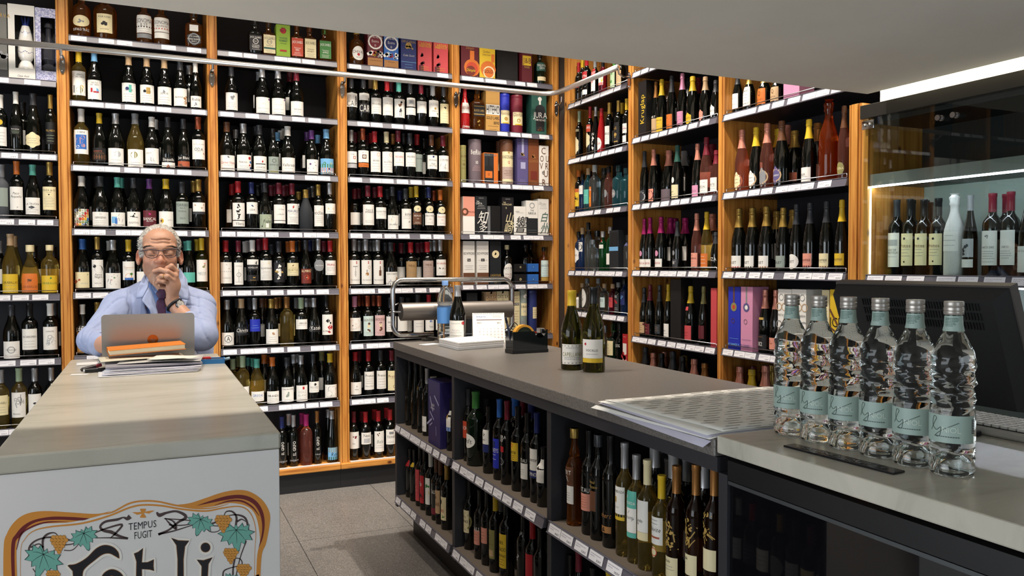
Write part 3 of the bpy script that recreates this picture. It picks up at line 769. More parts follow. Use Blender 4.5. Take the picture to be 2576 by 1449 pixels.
bcell(1,1.615,'B',3,"""822 175 bu:165 k w|505 680 sage!%s;R,.25,.2,.95,.38,g;T,COMPARSA,.6,.29,.08,w|#mosaic label
785 190 2bu k w
1015 178 bu:187 k dg|535 685 w!GERISENA;O,.5,.85,.06,gr
970 190 2bu k dg
1185 188 bu:165 k t|540 685 w!R,.06,.25,.42,.7,lb;R,.3,.2,.45,.6,b;S,gr,7;T,TRAMUNTANA,.55,.12,.09,dg
1225 195 2bu k t
1350 195 bu:152 k dg|533 682 w!B,.5,.66,.16,k;D,.56,.86,.05,k;T,FUGITIVO,.5,.25,.12,dg;R,.25,.66,.45,.7,k;R,.6,.6,.78,.64,k
1510 205 bu:152 k pu|520 690 maroon!T,BANCAL,.5,.5,.17,w;T,DEL BOSC,.5,.36,.07,w;B,.5,.8,.1,m
1678 205 bu:165 k y|530 690 w!D,.2,.4,.16,y;T,ACTIVA,.75,.45,.07,gr;D,.2,.4,.08,br
1842 235 bx:145 k dg|430 655 gg!T,TORRERA,.5,.84,.12,dg;T,MULTI,.5,.7,.07,dg;T,PONDAL,.5,.56,.07,dg;P,.35,.48,3;T,SOLO,.5,.25,.08,dg
1960 225 2bx k gd
2008 210 bx:142 k gd|440 532 w!B,.2,.7,.12,bz;B,.7,.4,.12,bz;B,.85,.75,.1,bz|535 558 dg""" % M)
bcell(1,1.262,'B',2,"""780 820 2bu k b
830 812 bu:162 k b|1145 1305 cr!B,.08,.4,.3,cop;T,actoris,.65,.3,.12,s;B,.85,.85,.06,g
983 790 bx:132 k gd|1020 1300 w!D,.25,.77,.06,k;D,.6,.66,.14,k;T,Perro,.55,.46,.08,k,i;T,Negro,.55,.38,.08,k,i;T,TERRA ALTA,.5,.15,.03,dg
1110 830 2bu k w
1143 822 bu:180 k s|1155 1310 w!S,gr,10;B,.58,.7,.07,g;D,.42,.55,.03,r
1308 818 bx:148 k y|1037 1225 w!T,Oponcal,.5,.68,.12,tn;D,.5,.2,.16,o;R,.2,.0,.85,.12,b;D,.7,.32,.07,g;P,.5,.55,1
1445 850 bu:150 k dg|1140 1300 w
1570 850 bx:150 k dg|1060 1290 w
1740 850 bx:150 k g|1060 1290 w
1886 835 2bu k t
1912 828 bu:132 k t|1148 1250 t
1996 815 2bx g y
2045 803 bx:126 g y|1020 1240 w!T,NESTIS,.5,.38,.1,gg;P,.2,.3,1;B,.65,.72,.1,ol;D,.72,.82,.04,sal""")
bcell(1,.91,'C',1,"""790 175 bu:130 k w|375 440 k .95!T,EAN,.25,.35,.55,w;T,LEON,.72,.5,.7,w|440 640 pine .9|#bold white letters on gold
935 155 2bx k gd
1060 150 bx k gd|390 600 w
1230 150 bx k r|390 600 w
1950 150 bx k s|390 600 w""")
# ---- third bay
bcell(2,2.681,'D',6,"""400 172 sq:115 k dg|290 415 bk .95!T,JACK DANIELS,.5,.86,.12,w;O,.5,.6,.18,w;T,No7,.5,.6,.09,w;T,Tennessee,.5,.36,.09,w;T,WHISKEY,.5,.24,.1,w;P,.06,.16,2,w
510 192 sq:112 a dg|288 440 cr .95!T,JACK DANIELS,.5,.82,.13,k;O,.5,.62,.14,gr;T,RYE,.5,.62,.09,k;R,.0,.22,1,.32,gk;T,Tennessee,.5,.42,.07,k;P,.06,.14,2
box 573 690 205 lim .09|D,.5,.82,.09,r;T,OLD,.5,.9,.05,k;T,No 7,.5,.82,.08,k;T,TENNESSEE,.5,.6,.04,gk;T,WHISKEY,.5,.53,.05,gk;R,.25,.2,.75,.25,r;P,.44,.5,2,gk|tall lime green whiskey carton with red oval
745 220 sq:105 a br|315 465 fire .95!T,JACK DANIELS,.5,.78,.14,w;T,Tennessee,.5,.46,.07,w;T,FIRE,.5,.34,.1,w;P,.06,.2,3,w
850 232 sq:105 a br|322 478 cr .95!T,JACK DANIELS,.5,.78,.14,k;T,Tennessee,.5,.46,.07,k;T,HONEY,.5,.34,.09,k;P,.06,.2,3
975 252 sq:105 a g|338 485 g .95!T,JACK DANIELS,.5,.78,.14,w;T,Tennessee,.5,.46,.07,w;T,APPLE,.5,.34,.1,w;P,.06,.2,3,w""")
bcell(2,2.324,'D',5,"""203 560 bu:112 k dg|765 910 w!B,.5,.7,.2,gr;P,.1,.4,4
432 600 2bu k gr
458 570 bu:130 k s|803 935 w!T,Terra,.5,.6,.1,s,i;D,.92,.9,.07,pu;P,.1,.3,2
590 580 bu:128 k s|812 945 w!T,Corredor,.45,.6,.1,s,i;D,.92,.92,.06,pu;P,.1,.3,2
688 605 2bu k wn
742 600 bu:120 k wn|838 955 w!T,margosa,.5,.45,.12,dg,i;P,.12,.25,1""")
bcell(2,1.969,'D',4,"""165 1015 bu:135 k br|1285 1410 w!B,.5,.86,.09,dg;T,Carmel Vinyes,.5,.52,.16,r,i;P,.15,.34,2
240 1078 2bu k s
303 1028 bu:135 k s|1282 1412 w!D,.85,.8,.1,r;D,.92,.55,.08,b;D,.85,.35,.06,r;D,.93,.18,.08,nb;T,Palacios,.4,.55,.13,dg,i;P,.1,.3,3
408 1050 2bu k dg
435 1040 bu:125 k dg|1293 1420 w!R,.15,.46,.85,.52,dg;B,.62,.64,.12,r;T,LOSADA,.5,.27,.12,dg;P,.1,.12,1
548 1068 bu:100 k k|1297 1432 gg!O,.5,.75,.12,dg;T,DESPERTAR,.5,.5,.09,dg;R,.15,.05,.9,.16,ol
585 1100 2bu k lb
612 1085 2bu k w
638 1070 2bu k w
670 1050 bu:125 k w|1305 1426 w!T,Vallarade,.5,.5,.2,dg,i;P,.12,.25,1
832 1098 2bu k pu
868 1082 bu:110 k pu|1320 1442 w!D,.28,.68,.07,pu;D,.7,.6,.035,pu;D,.5,.4,.03,gr;D,.62,.8,.03,gr;D,.15,.4,.03,gr;P,.1,.15,1
920 1122 2bu k lb
990 1075 bu:125 k lb|1313 1442 lb!R,0,.15,1,.42,sal;R,0,.42,1,.66,g;D,.3,.68,.1,g;D,.75,.7,.08,lg;R,.1,.0,.95,.2,w;T,VIORE,.5,.1,.14,k;D,.6,.34,.06,nb|#painted landscape label""")
bcell(2,1.615,'E',3,"""285 155 2bx k r
320 140 2bx k r
357 120 bx:160 k r|362 558 w!B,.5,.8,.16,k;B,.5,.55,.16,k;B,.5,.3,.16,k;B,.5,.14,.12,k|568 632 w!T,Yllera,.55,.5,.5,dg
510 132 bx:148 k nb|355 488 w!B,.5,.68,.12,nb;T,LEDA,.5,.35,.15,dg
585 165 2bx k k
635 148 2bu k dg
660 138 bu:158 k dg|493 665 sage!T,7,.3,.42,.55,k;T,rupac,.65,.55,.2,dg,i;R,.5,.12,.72,.4,w;S,w,5
735 165 2bx k wn
776 160 2bx k wn
823 138 bx:155 k wn|383 560 w!T,VALTIENDAS,.6,.7,.06,gr;T,Valles Rojo,.6,.4,.07,gr;P,.3,.35,1;B,.75,.85,.05,gr|567 596 w
880 170 2bx k wn
915 160 2bx k wn
968 145 bx:150 k wn|372 607 w!T,MAURO,.5,.64,.13,nb;B,.5,.85,.09,r;P,.35,.5,2;P,.1,.3,5
1045 240 2bu k gd
1130 215 bu:162 K gd|#cloth-wrapped
1160 195 2bx k dg
1203 180 2bx k s
1265 158 bx:130 k gd|392 630 w!T,PESQUERA,.5,.62,.11,dg;T,Tinto,.5,.72,.05,dg;S,sal,6;P,.2,.45,4
1400 142 bx:135 k s|370 487 w!T,A    O,.5,.5,.2,y;T,LTO,.5,.5,.14,w;P,.1,.2,1""")
bcell(2,1.262,'E',2,"""165 800 2bx k r
203 793 bx:150 k r|1040 1282 w!R,0,.55,1,.57,gr;D,.7,.7,.02,cop;T,Tres Picos de la,.5,.26,.05,dg;T,VB,.5,.88,.04,dg
355 796 bx:137 k wn|1043 1297 w .75!T,CASTILLO,.5,.84,.05,dg;O,.5,.45,.1,gr;R,.48,.1,.52,.7,gg;P,.08,.12,1
438 805 2bx k w
470 797 2bx k w
520 790 bx:150 k w|1008 1068 w!B,.75,.4,.3,k|1070 1132 bk!T,NOVELLUM,.5,.5,.3,w|1185 1255 bk!B,.6,.6,.25,gd;T,MONTESAN,.5,.15,.15,gd
595 778 2bx k wn
632 772 2bx k wn
668 767 bx:150 k r|1018 1246 w!T,REJADORADA,.55,.6,.08,dg;B,.7,.85,.1,cr;P,.08,.45,6
740 840 2bx k dg
820 805 bx:146 k dg|1045 1268 bk!B,.5,.8,.14,w;B,.5,.6,.2,w;B,.3,.55,.12,gd;B,.7,.55,.12,gd;B,.5,.4,.18,w;B,.5,.2,.14,w|#ornate white filigree label
928 805 2bx k o
975 797 bx:148 k o|1048 1194 cr!T,QUIETUS,.5,.45,.17,ol;T,CORTE,.5,.62,.11,tn;B,.5,.82,.1,br;P,.1,.25,2
1016 800 2bx k dg
1050 796 2bx k bz
1084 792 2bx k bz
1125 790 bu:130 k dg|1115 1282 bric .95!T,ALMIREZ,.5,.85,.16,cr;D,.5,.42,.17,fire;D,.5,.42,.1,bric;B,.5,.42,.06,cr
1172 790 2bx k nb
1215 785 2bx k gr
1275 778 bx:132 k s|1010 1140 gr .9 e!T,Abel Gómez,.5,.5,.12,w,i
1335 800 2bx k wn
1412 797 bx:140 k r|1020 1185 w!T,PRIMA,.5,.7,.16,r;P,.4,.5,2;P,.1,.3,2""")
bcell(2,.91,'F',1,"""118 82 2bu k gr
147 72 bu:102 k s|310 402 w!T,A,.5,.5,.34,k;O,.5,.5,.3,gr;P,.08,.16,1
224 62 2bu k gr
258 62 bu:108 k tn|268 330 k .95!T,Chivite,.5,.6,.4,w,i;P,.15,.3,1,s
314 58 2bx k dg
343 58 bx:88 k s|213 302 roy .9!P,.3,.5,2,lb
404 60 2bu k br
425 62 2bu k bz
440 63 2bu k bz
470 64 bu:102 k gd|285 390 w!B,.55,.68,.12,bz;P,.15,.45,3
508 55 2bx k bz
530 52 2bx k bz
583 48 bx:102 y bz
655 56 2bx k gr
688 55 bx:96 k lg|213 285 w!T,MERCURI,.6,.6,.16,dg;P,.2,.4,1
725 60 2bu k s
750 60 2bu k s
780 58 bu:92 k s|255 305 k .95!T,Xatelo,.6,.6,.55,w;O,.15,.4,.3,gr
873 38 bx:90 k k|178 326 w!B,.5,.7,.22,k;D,.5,.72,.12,w;B,.7,.35,.2,r;B,.55,.15,.12,r;T,la maja,.35,.2,.1,dg""")
bcell(2,.555,'F',0,"""190 500 2bx y lg
232 480 2bx y lg
262 478 bx:96 y lg|705 800 w!GREGAL
300 490 2bu k t
340 495 2bu k t
365 500 bu:106 y t|740 812 w!T,GREGAL,.5,.6,.24,b;P,.15,.35,2
418 470 2bu k o
440 475 2bu k o
478 488 bu:100 k o|738 827 w!T,MIRANDA,.5,.62,.18,dg;P,.15,.4,3
585 490 bu:100 k dg|708 815 w!T,CAN MATONS,.5,.86,.1,dg;B,.5,.48,.24,gg;P,.08,.14,1
635 468 2bu k s
660 465 2bu k s
688 474 bu:96 k s|695 812 w!R,.5,.75,.65,.92,r;T,DOLC,.5,.6,.16,s;T,BLANC,.5,.38,.14,s;P,.08,.2,2
775 465 bu:84 k dg|668 747 w!D,.55,.75,.12,k;T,FINCA PUPILLA,.5,.5,.1,dg;P,.15,.35,2
838 448 2bu k ol
898 460 bu:102 k y|690 787 w!S,gr,16;T,AR LENE,.5,.86,.1,s;P,.06,.12,1""")
cell('b',0,.1585,'F','bottom shelf, third bay from corner',"""548 922 bx:80 k nb|1080 1230 _ .5!X,EL GRIFO,.5,.5,.42,w|1235 1270 _!T,LANZAROTE,.5,.5,.3,s|#upright white lettering
600 900 2bx k s
632 910 bx:74 k s|1095 1215 _ .5!X,EL GRIFO,.5,.5,.5,w|1225 1260 _!T,LANZAROTE,.5,.5,.3,s|#upright white lettering
695 895 2bx p m
725 904 bx:92 p m
803 880 bx:68 k bz|1060 1175 _ .5!X,EL GRIFO,.5,.5,.5,w|1185 1210 _!T,SYRAH,.5,.5,.4,s|#upright white lettering
888 868 2fl k s
918 877 fl:82 k s|1148 1238 lb!R,0,.6,1,1,gg;R,0,0,1,.25,gk;T,Ron,.6,.45,.3,k,i""", .392, 1.094)
# ---- second bay
bcell(3,2.681,'G',6,"""195 60 sp:125 a gd|190 312 w .8 e!T,CHIVAS,.5,.6,.2,maroon;D,.5,.4,.1,r;T,REGAL,.5,.2,.09,dg|#round shield label
box 290 425 70 maroon .09|R,0,0,1,.27,bz;D,.5,.72,.2,wn;O,.5,.72,.21,w;T,CHIVAS REGAL,.5,.86,.06,w;T,Extra,.5,.74,.07,w;T,13,.5,.62,.06,w;B,.2,.38,.12,w;B,.5,.36,.1,y;B,.8,.38,.12,w;B,.35,.42,.08,r;B,.65,.42,.08,k;P,.06,.2,2,br|maroon and gold whisky carton with floral band
box 433 560 85 b .09|R,0,0,1,.25,bz;D,.5,.72,.2,nb;O,.5,.72,.21,w;T,CHIVAS REGAL,.5,.86,.06,w;T,Extra,.5,.74,.07,w;T,13,.5,.62,.06,w;B,.2,.38,.12,w;B,.5,.36,.1,r;B,.8,.38,.12,w;B,.35,.42,.08,lb;P,.06,.2,2,br|blue whisky carton with white floral band
box 580 715 110 nb .09|T,CHIVAS REGAL,.5,.85,.07,gd;D,.5,.74,.09,gd;T,18,.5,.74,.08,nb;B,.35,.7,.1,gd;B,.65,.7,.1,gd;T,Colin Scott,.5,.45,.06,s,i;R,0,.25,1,.26,lb;P,.1,.18,2,lb|navy whisky carton with gold crest
box 727 850 120 cerise .09|T,CARDHU,.5,.82,.08,y;T,AMBER ROCK,.5,.75,.05,y;B,.3,.48,.1,maroon;B,.25,.25,.12,maroon;R,.05,.02,.4,.2,maroon;P,.1,.16,2,y|red whisky carton with dark flag figure
box 865 990 135 cerise .09|T,CARDHU,.5,.82,.08,y;T,AMBER ROCK,.5,.75,.05,y;B,.3,.48,.1,maroon;B,.25,.25,.12,maroon;R,.05,.02,.4,.2,maroon;P,.1,.16,2,y|red whisky carton with dark flag figure""")
bcell(3,2.324,'G',5,"""155 468 bx:110 k dg|598 718 w!T,CAIR,.5,.25,.36,k;R,.75,.45,.85,.8,k;T,LA,.3,.8,.08,k
250 470 bx:112 k dg|598 660 w!R,.82,.0,.92,.4,k;P,.4,.6,1|690 768 bk!T,CAIR,.5,.5,.75,w
320 470 2bx k tn
360 484 bx:110 k gd|640 780 w!PESQUERA
458 498 bx:108 k r|635 792 w!T,CALLEJO,.5,.65,.08,dg;P,.1,.2,1
497 505 2bx k wn
563 505 bx:110 k t|650 812 w!B,.5,.65,.16,br;D,.6,.82,.06,k;B,.5,.4,.14,dg;R,.44,.08,.48,.3,gr;R,.55,.08,.59,.3,gr|#figure on white label
660 522 bx:102 k dg|640 716 w .8!R,.25,.3,.75,.75,s;B,.5,.5,.18,gr|726 788 w!P,.2,.6,2
752 524 bx:100 k wn|670 772 w!T,Matarranz,.5,.7,.08,dg
812 560 2bx k k
868 544 bx:108 k gr|662 806 w!T,ARZUAGA,.5,.75,.13,s;D,.55,.5,.07,gd;T,RESERVA,.5,.35,.07,dg;B,.8,.2,.1,dg
955 548 bx:96 k dg|692 862 cr!B,.5,.78,.1,k;P,.1,.5,4""")
bcell(3,1.969,'G',4,"""148 924 bx:102 k s|1105 1205 w!R,.55,.35,.8,.6,cop;R,.6,.4,.75,.55,w;T,ALABRE,.5,.75,.08,dg|1212 1248 s
180 945 2bx k wn
215 934 2bx k br
250 912 bx:110 k cop|1097 1200 w!R,.35,.3,.7,.65,br;R,.42,.38,.63,.58,w;R,.48,.44,.56,.5,br;T,ABBATIA,.5,.82,.08,gr|1206 1242 o!T,Crianza,.5,.5,.45,br,i
290 968 2bx k wn
325 950 2bx k r
350 936 bx:106 k r|1105 1284 w!T,BRUNO,.5,.55,.08,dg;O,.7,.85,.09,sal;P,.15,.4,3
455 940 bx:105 k cr|1108 1288 w!T,VILLACRECES,.5,.5,.06,dg;T,Pruno,.55,.58,.04,dg;O,.7,.85,.08,sal;P,.15,.38,3
512 958 2bx k bz
558 930 bx:105 k wn|1110 1232 w!T,FIGUERO,.5,.65,.13,r;T,4,.5,.42,.1,r;P,.12,.25,1,sal
605 955 2bx k k
657 953 bx:105 k dg|1115 1238 w!T,FIGUERO,.5,.7,.13,dg;T,12,.5,.5,.1,tn;P,.12,.28,2
720 962 2bx k r|1130 1282 gg!T,MATARROMERA,.5,.75,.07,dg
780 1000 2bx k k
848 968 bx:105 k br|1138 1258 w!R,.45,.82,.6,.95,nb;T,ViñaSastre,.5,.65,.12,dg;T,Pago,.5,.38,.12,k,i;T,Santa Cruz,.5,.24,.1,k,i
942 974 bx:106 k wn|1142 1280 w!T,CORIMBO,.5,.72,.12,gr;S,gr,8;T,B,.5,.2,.06,dg""")
bcell(3,1.615,'H',3,"""170 84 2bx k wn
203 80 2bx k wn
235 72 2bx k dg
280 58 bx:107 k wn|212 382 w!T,Pagos de,.55,.75,.08,dg;T,ANGUIX,.55,.64,.1,dg;P,.12,.2,2
340 72 2bx k wn
382 63 bx:102 k r|235 330 w!T,Carmelo Rodero,.5,.66,.12,dg;P,.35,.5,2
445 88 2bx k dg
483 68 bu:102 k dg|300 417 w!B,.35,.62,.1,cr;S,gr,6;T,MALABRIGO,.5,.34,.09,dg;T,CLE,.5,.85,.05,gr
545 100 2bx k nb
592 83 bx:98 k dg|247 412 w!T,áster,.6,.74,.15,dg;P,.52,.6,2;B,.65,.35,.07,gr
640 68 2bx k y
682 62 bx:88 k y|220 272 cr .68 e!B,.5,.5,.2,gr|280 378 br!T,RESALSO,.5,.75,.13,w;T,2021,.5,.5,.09,w;P,.1,.2,2,w
765 75 2bx k dg
785 70 bx:88 k nb|222 276 cr .68 e!B,.5,.5,.2,gr|283 383 w!T,EMILIO MORO,.5,.78,.12,dg;T,2020,.5,.5,.07,dg;P,.1,.2,1
825 100 2bx k cop
880 93 bx:88 k o|230 284 cr .68 e!B,.5,.5,.2,gr|290 388 w!T,MALLEOLUS,.5,.75,.12,o;T,2020,.5,.5,.07,r;P,.1,.2,1""")
bcell(3,1.262,'H',2,"""165 503 bx:100 k s|673 872 w!D,.6,.93,.025,r;D,.6,.87,.025,r;R,.3,.72,.7,.75,gr;R,.49,.3,.52,.72,gr;O,.5,.5,.04,gr;O,.5,.4,.04,gr;T,Martinsancho,.5,.18,.06,gr|#corkscrew drawing
205 512 2bx k s
235 512 2bx k s
263 503 bx:100 k s|673 872 w!D,.6,.93,.025,r;D,.6,.87,.025,r;O,.68,.7,.06,bz;D,.5,.42,.07,bz;R,.45,.5,.5,.6,dg;T,Martinsancho,.5,.18,.06,gr|#spectacles drawing
300 512 2bx k s
335 512 2bx k s
362 508 bx:98 k s|673 872 w!D,.6,.93,.025,r;D,.6,.87,.025,r;R,.5,.35,.7,.58,br;R,.56,.58,.64,.75,br;T,Martinsancho,.5,.18,.06,gr|#bottle drawing
425 530 2bu k dg
470 528 bu:112 k dg|770 884 w!T,SAN COBATE,.5,.85,.11,dg;R,0,0,1,.2,gr;B,.3,.3,.18,s;B,.65,.25,.2,gr;D,.88,.5,.1,bz
487 533 2bu k r
555 533 2bx k wn
580 536 2bx k dg
603 528 2bx k wn
635 526 bx:102 k r|683 825 tan!T,MIBAL,.5,.75,.13,br;P,.1,.6,3
695 530 2bx k wn
730 525 2bx k wn
772 522 bx:102 k r|677 818 ru!T,MIBAL,.5,.75,.13,br;P,.1,.6,3
800 515 2bx k s
835 512 2bx k s
880 508 bx:96 k s|668 800 w!T,MATARROMERA,.5,.75,.11,r;B,.3,.45,.08,dg;B,.6,.45,.08,dg;B,.8,.42,.06,dg;P,.1,.2,2""")
bcell(3,.91,'H',1,"""170 973 bx:102 k p|1152 1262 w!S,sal,16;R,.1,.15,.5,.17,gr;B,.2,.4,.07,k
205 965 2bx k cop
236 965 2bx k cop
280 968 bx:98 k cop|1137 1302 ice!T,BARON DE FILAR,.5,.8,.13,br;B,.5,.5,.12,cr;B,.5,.32,.13,br;D,.5,.62,.06,br;P,.1,.18,2,br|#blue cartoon rider label
330 965 2bx k cop
372 967 bx:98 k cop|1130 1300 blush!T,BARON DE FILAR,.5,.8,.13,br;B,.5,.5,.12,cr;B,.5,.32,.13,br;D,.5,.62,.06,br;P,.1,.18,2,br|#pink cartoon rider label
470 985 bx:98 k dg|1140 1266 w!RESALTE
560 980 bx k dg|1140 1262 w
615 985 2bx k dg
695 960 bx:102 k dg|1150 1272 w!P,.4,.6,2
785 960 bx:86 k r|1150 1258 w!B,.5,.72,.16,b;T,Tobia,.6,.3,.12,dg
875 950 bx:100 k wn|1150 1252 w!Rebate""")
bcell(3,.555,'F',0,"""1082 450 bu:90 k r|672 762 w!T,PINTIA,.5,.4,.08,dg;B,.5,.65,.08,gr
1110 443 2bx k wn
1178 440 bx:82 k r|595 727 w!T,Protos,.5,.78,.14,k;P,.35,.6,3;T,Ribera Duero,.5,.2,.07,gr,i
1268 436 bx:82 k dg|588 720 w!T,Protos,.5,.75,.14,k;P,.1,.55,4
1345 438 bx:82 k wn|588 732 cr!T,Protos,.5,.72,.14,wn;P,.45,.6,1;O,.6,.2,.07,br""")
cell('b',0,.1585,'F','bottom shelf, second bay from corner',"""1072 883 bx:74 k wn|1035 1157 w!B,.55,.72,.16,wn;T,Flor,.4,.3,.08,dg
1130 880 2bx k wn
1157 885 bx:82 k r|1040 1125 w!T,Neo,.5,.75,.26,dg;R,.25,.12,.8,.5,s
1222 868 2bx k r
1250 878 bx:82 k r|1030 1180 w!D,.3,.86,.03,br;D,.45,.9,.03,br;D,.36,.8,.03,br;T,Bela,.5,.5,.16,gg,i;P,.2,.3,2
1310 856 2bx k r
1335 868 bx:82 k r|1017 1125 w!T,TIONIO,.5,.5,.16,dg;R,.3,.68,.7,.85,gr;P,.12,.2,2""", 1.16, 1.86)
# ---- first bay (whisky)
bcell(4,2.678,'G',6,"""box 1102 1257 190 maroon .1|T,Dimple,.5,.93,.08,bz,i;D,.62,.32,.27,o;D,.62,.3,.2,fire;R,.5,.55,.75,.85,o;D,.55,.22,.16,bric;T,Dimple,.55,.24,.09,y,i|dark red whisky carton picturing an amber bottle
box 1262 1400 205 ol .09|R,0,.0,1,1,y;T,Golden,.45,.86,.07,br;T,Selection,.45,.77,.06,br;D,.55,.32,.26,o;R,.75,.55,.95,.8,o;O,.6,.22,.2,cr;T,GOLD,.55,.25,.1,maroon|yellow whisky carton picturing a round amber bottle
box 1412 1596 225 k .1 .06||large plain black carton
box 1632 1720 235 maroon .09|R,.05,.55,.9,.85,y;T,J&B,.5,.7,.16,maroon;T,RARE,.5,.5,.06,gd|narrow dark carton with yellow square
1787 262 sp:102 G k|330 405 gk .95!T,TULLAMORE,.5,.65,.25,w;T,DEW,.5,.32,.25,w|455 490 cr .8""")
bcell(4,2.325,'G',5,"""1135 552 bu:85 R r|680 772 w .95!T,RED LABEL,.5,.5,.25,r|875 905 _!T,JOHNNIE,.5,.5,.6,w
1240 560 sq:112 a k|700 800 bk .95!T,BLACK LABEL,.5,.5,.18,gd;R,0,.14,1,.2,gd;R,0,.84,1,.88,gd|825 890 _!B,.5,.7,.25,gd;T,12,.5,.2,.25,gd
box 1318 1440 580 pine .09|R,0,.42,1,.66,w;T,HITEHO,.5,.54,.2,k;T,GOLD LABEL,.5,.34,.07,k;T,1890,.75,.22,.07,k;P,.06,.14,2,br|gold-brown carton with tall black lettering
tube 1450 1540 608 roy .08 .01 0 roy|R,0,.24,1,.58,cr;T,Fontraine,.5,.5,.09,br,i;D,.5,.36,.05,gd;R,.2,.24,.8,.27,y|royal blue whisky tube with cream band
tube 1555 1655 618 wn .08 .01 0 wn|R,0,.22,1,.56,cr;T,Glenfaire,.5,.49,.09,br,i;D,.5,.34,.05,gd;R,.2,.22,.8,.25,y|wine-red whisky tube with cream band
box 1715 1845 618 gk .09|D,.55,.9,.055,w;R,.5,.76,.62,.9,w;R,.28,.1,.86,.72,deep;D,.57,.62,.14,deep;T,JURA,.57,.5,.14,w;R,.3,.22,.84,.42,k;T,THE ROAD,.57,.38,.05,w;B,.57,.14,.08,br|green carton picturing a bottle""")
bcell(4,1.966,'G',4,"""tube 1102 1155 1056 ol .08 .01 0 ol|R,0,.0,1,.86,ol;T,BALVENIE,.5,.72,.06,br;P,.4,.6,3,br;T,12,.5,.5,.06,br|narrow olive whisky tube
tube 1187 1296 1003 mauve .1 .01 0 mauve|T,BenRiach,.5,.72,.1,w;P,.64,.66,1,w;T,10,.5,.48,.07,w;P,.3,.4,4,blush|tall mauve whisky tube
box 1299 1425 1120 o .09 .02|R,.03,.05,.7,.98,deep;D,.35,.45,.16,k;R,.1,.2,.6,.42,o;T,12,.35,.32,.08,k;R,.28,.5,.42,.85,k;T,GLENROTHES,.45,.93,.06,gr|orange carton with black bottle cut-out
tube 1418 1466 1020 br .06 .128 0 br|R,0,.35,1,.75,cr|brown whisky tube standing behind
tube 1463 1573 1005 br .1 .01 0 br|R,0,0,1,.4,ru;R,0,.4,1,.74,cr;T,KNOCKANDO,.5,.62,.07,k;D,.5,.72,.025,gd;T,12,.5,.5,.06,r;R,0,.06,1,.13,cr;P,.22,.32,4,br|brown and cream whisky tube
box 1591 1686 996 vio .08|B,.5,.66,.06,gd;T,CARDHU,.5,.58,.05,pu;R,.3,.36,.75,.5,lv;P,.05,.12,3,lv;R,.4,.7,.6,1,lv|violet whisky carton
box 1688 1778 1000 cho .08|B,.5,.62,.06,bz;T,GLENMOR,.5,.53,.05,bz;R,.2,.14,.85,.32,bric;P,.05,.1,2,bz|chocolate brown whisky carton
box 1781 1864 1057 w .07|T,C,.45,.87,.16,br;T,O U,.55,.68,.15,br;T,V R,.5,.5,.16,br;T,e,.4,.36,.12,dg;T,U,.7,.32,.16,br;T,R,.5,.1,.16,br|white carton with big scattered brown letters""")
# brush strokes for the four Japanese cartons
bcell(4,1.618,'H',3,"""box 1069 1167 146 w .08|R,0,.49,1,1,sal;D,.15,.6,.1,br;D,.15,.6,.05,sal;T,COPPER DOG,.6,.6,.035,maroon|salmon and white whisky carton
box 1172 1268 143 deep .08|T,THE,.2,.86,.035,w;T,CHITA,.3,.81,.05,w;P,.68,.76,3,w;T,SUNTORY,.5,.95,.025,s;T,知,.55,.44,.25,w,i;T,多,.58,.2,.22,w,i|black carton with big white brush characters
box 1272 1298 225 gr .07 .06||slim grey carton
box 1310 1387 225 k .08 .04||short black carton
box 1389 1487 152 bk .08|T,THE,.2,.86,.035,cr;T,YAMAZAKI,.4,.81,.045,cr;T,12,.35,.72,.045,cr;T,SUNTORY,.5,.95,.025,s;T,山,.58,.46,.2,cr,i;T,崎,.52,.2,.23,cr,i|black carton with big cream brush characters
box 1489 1589 228 w .08|T,HIBIKI,.3,.82,.05,gr;P,.72,.78,1;T,響,.5,.36,.42,k,i|white carton with black brush characters
box 1591 1689 180 w .08|R,0,0,1,.5,deep;T,THE,.5,.72,.05,dg;T,NIKKA,.5,.64,.07,dg;O,.5,.86,.08,gr;P,.1,.16,2,gr|white carton with black lower half
box 1691 1780 166 w .08|T,THE,.2,.9,.03,gr;T,HAKUSHU,.4,.86,.04,gr;P,.74,.82,3;T,白,.52,.5,.2,gk,i;T,州,.55,.2,.24,gk,i|ivory carton with green brush characters""")
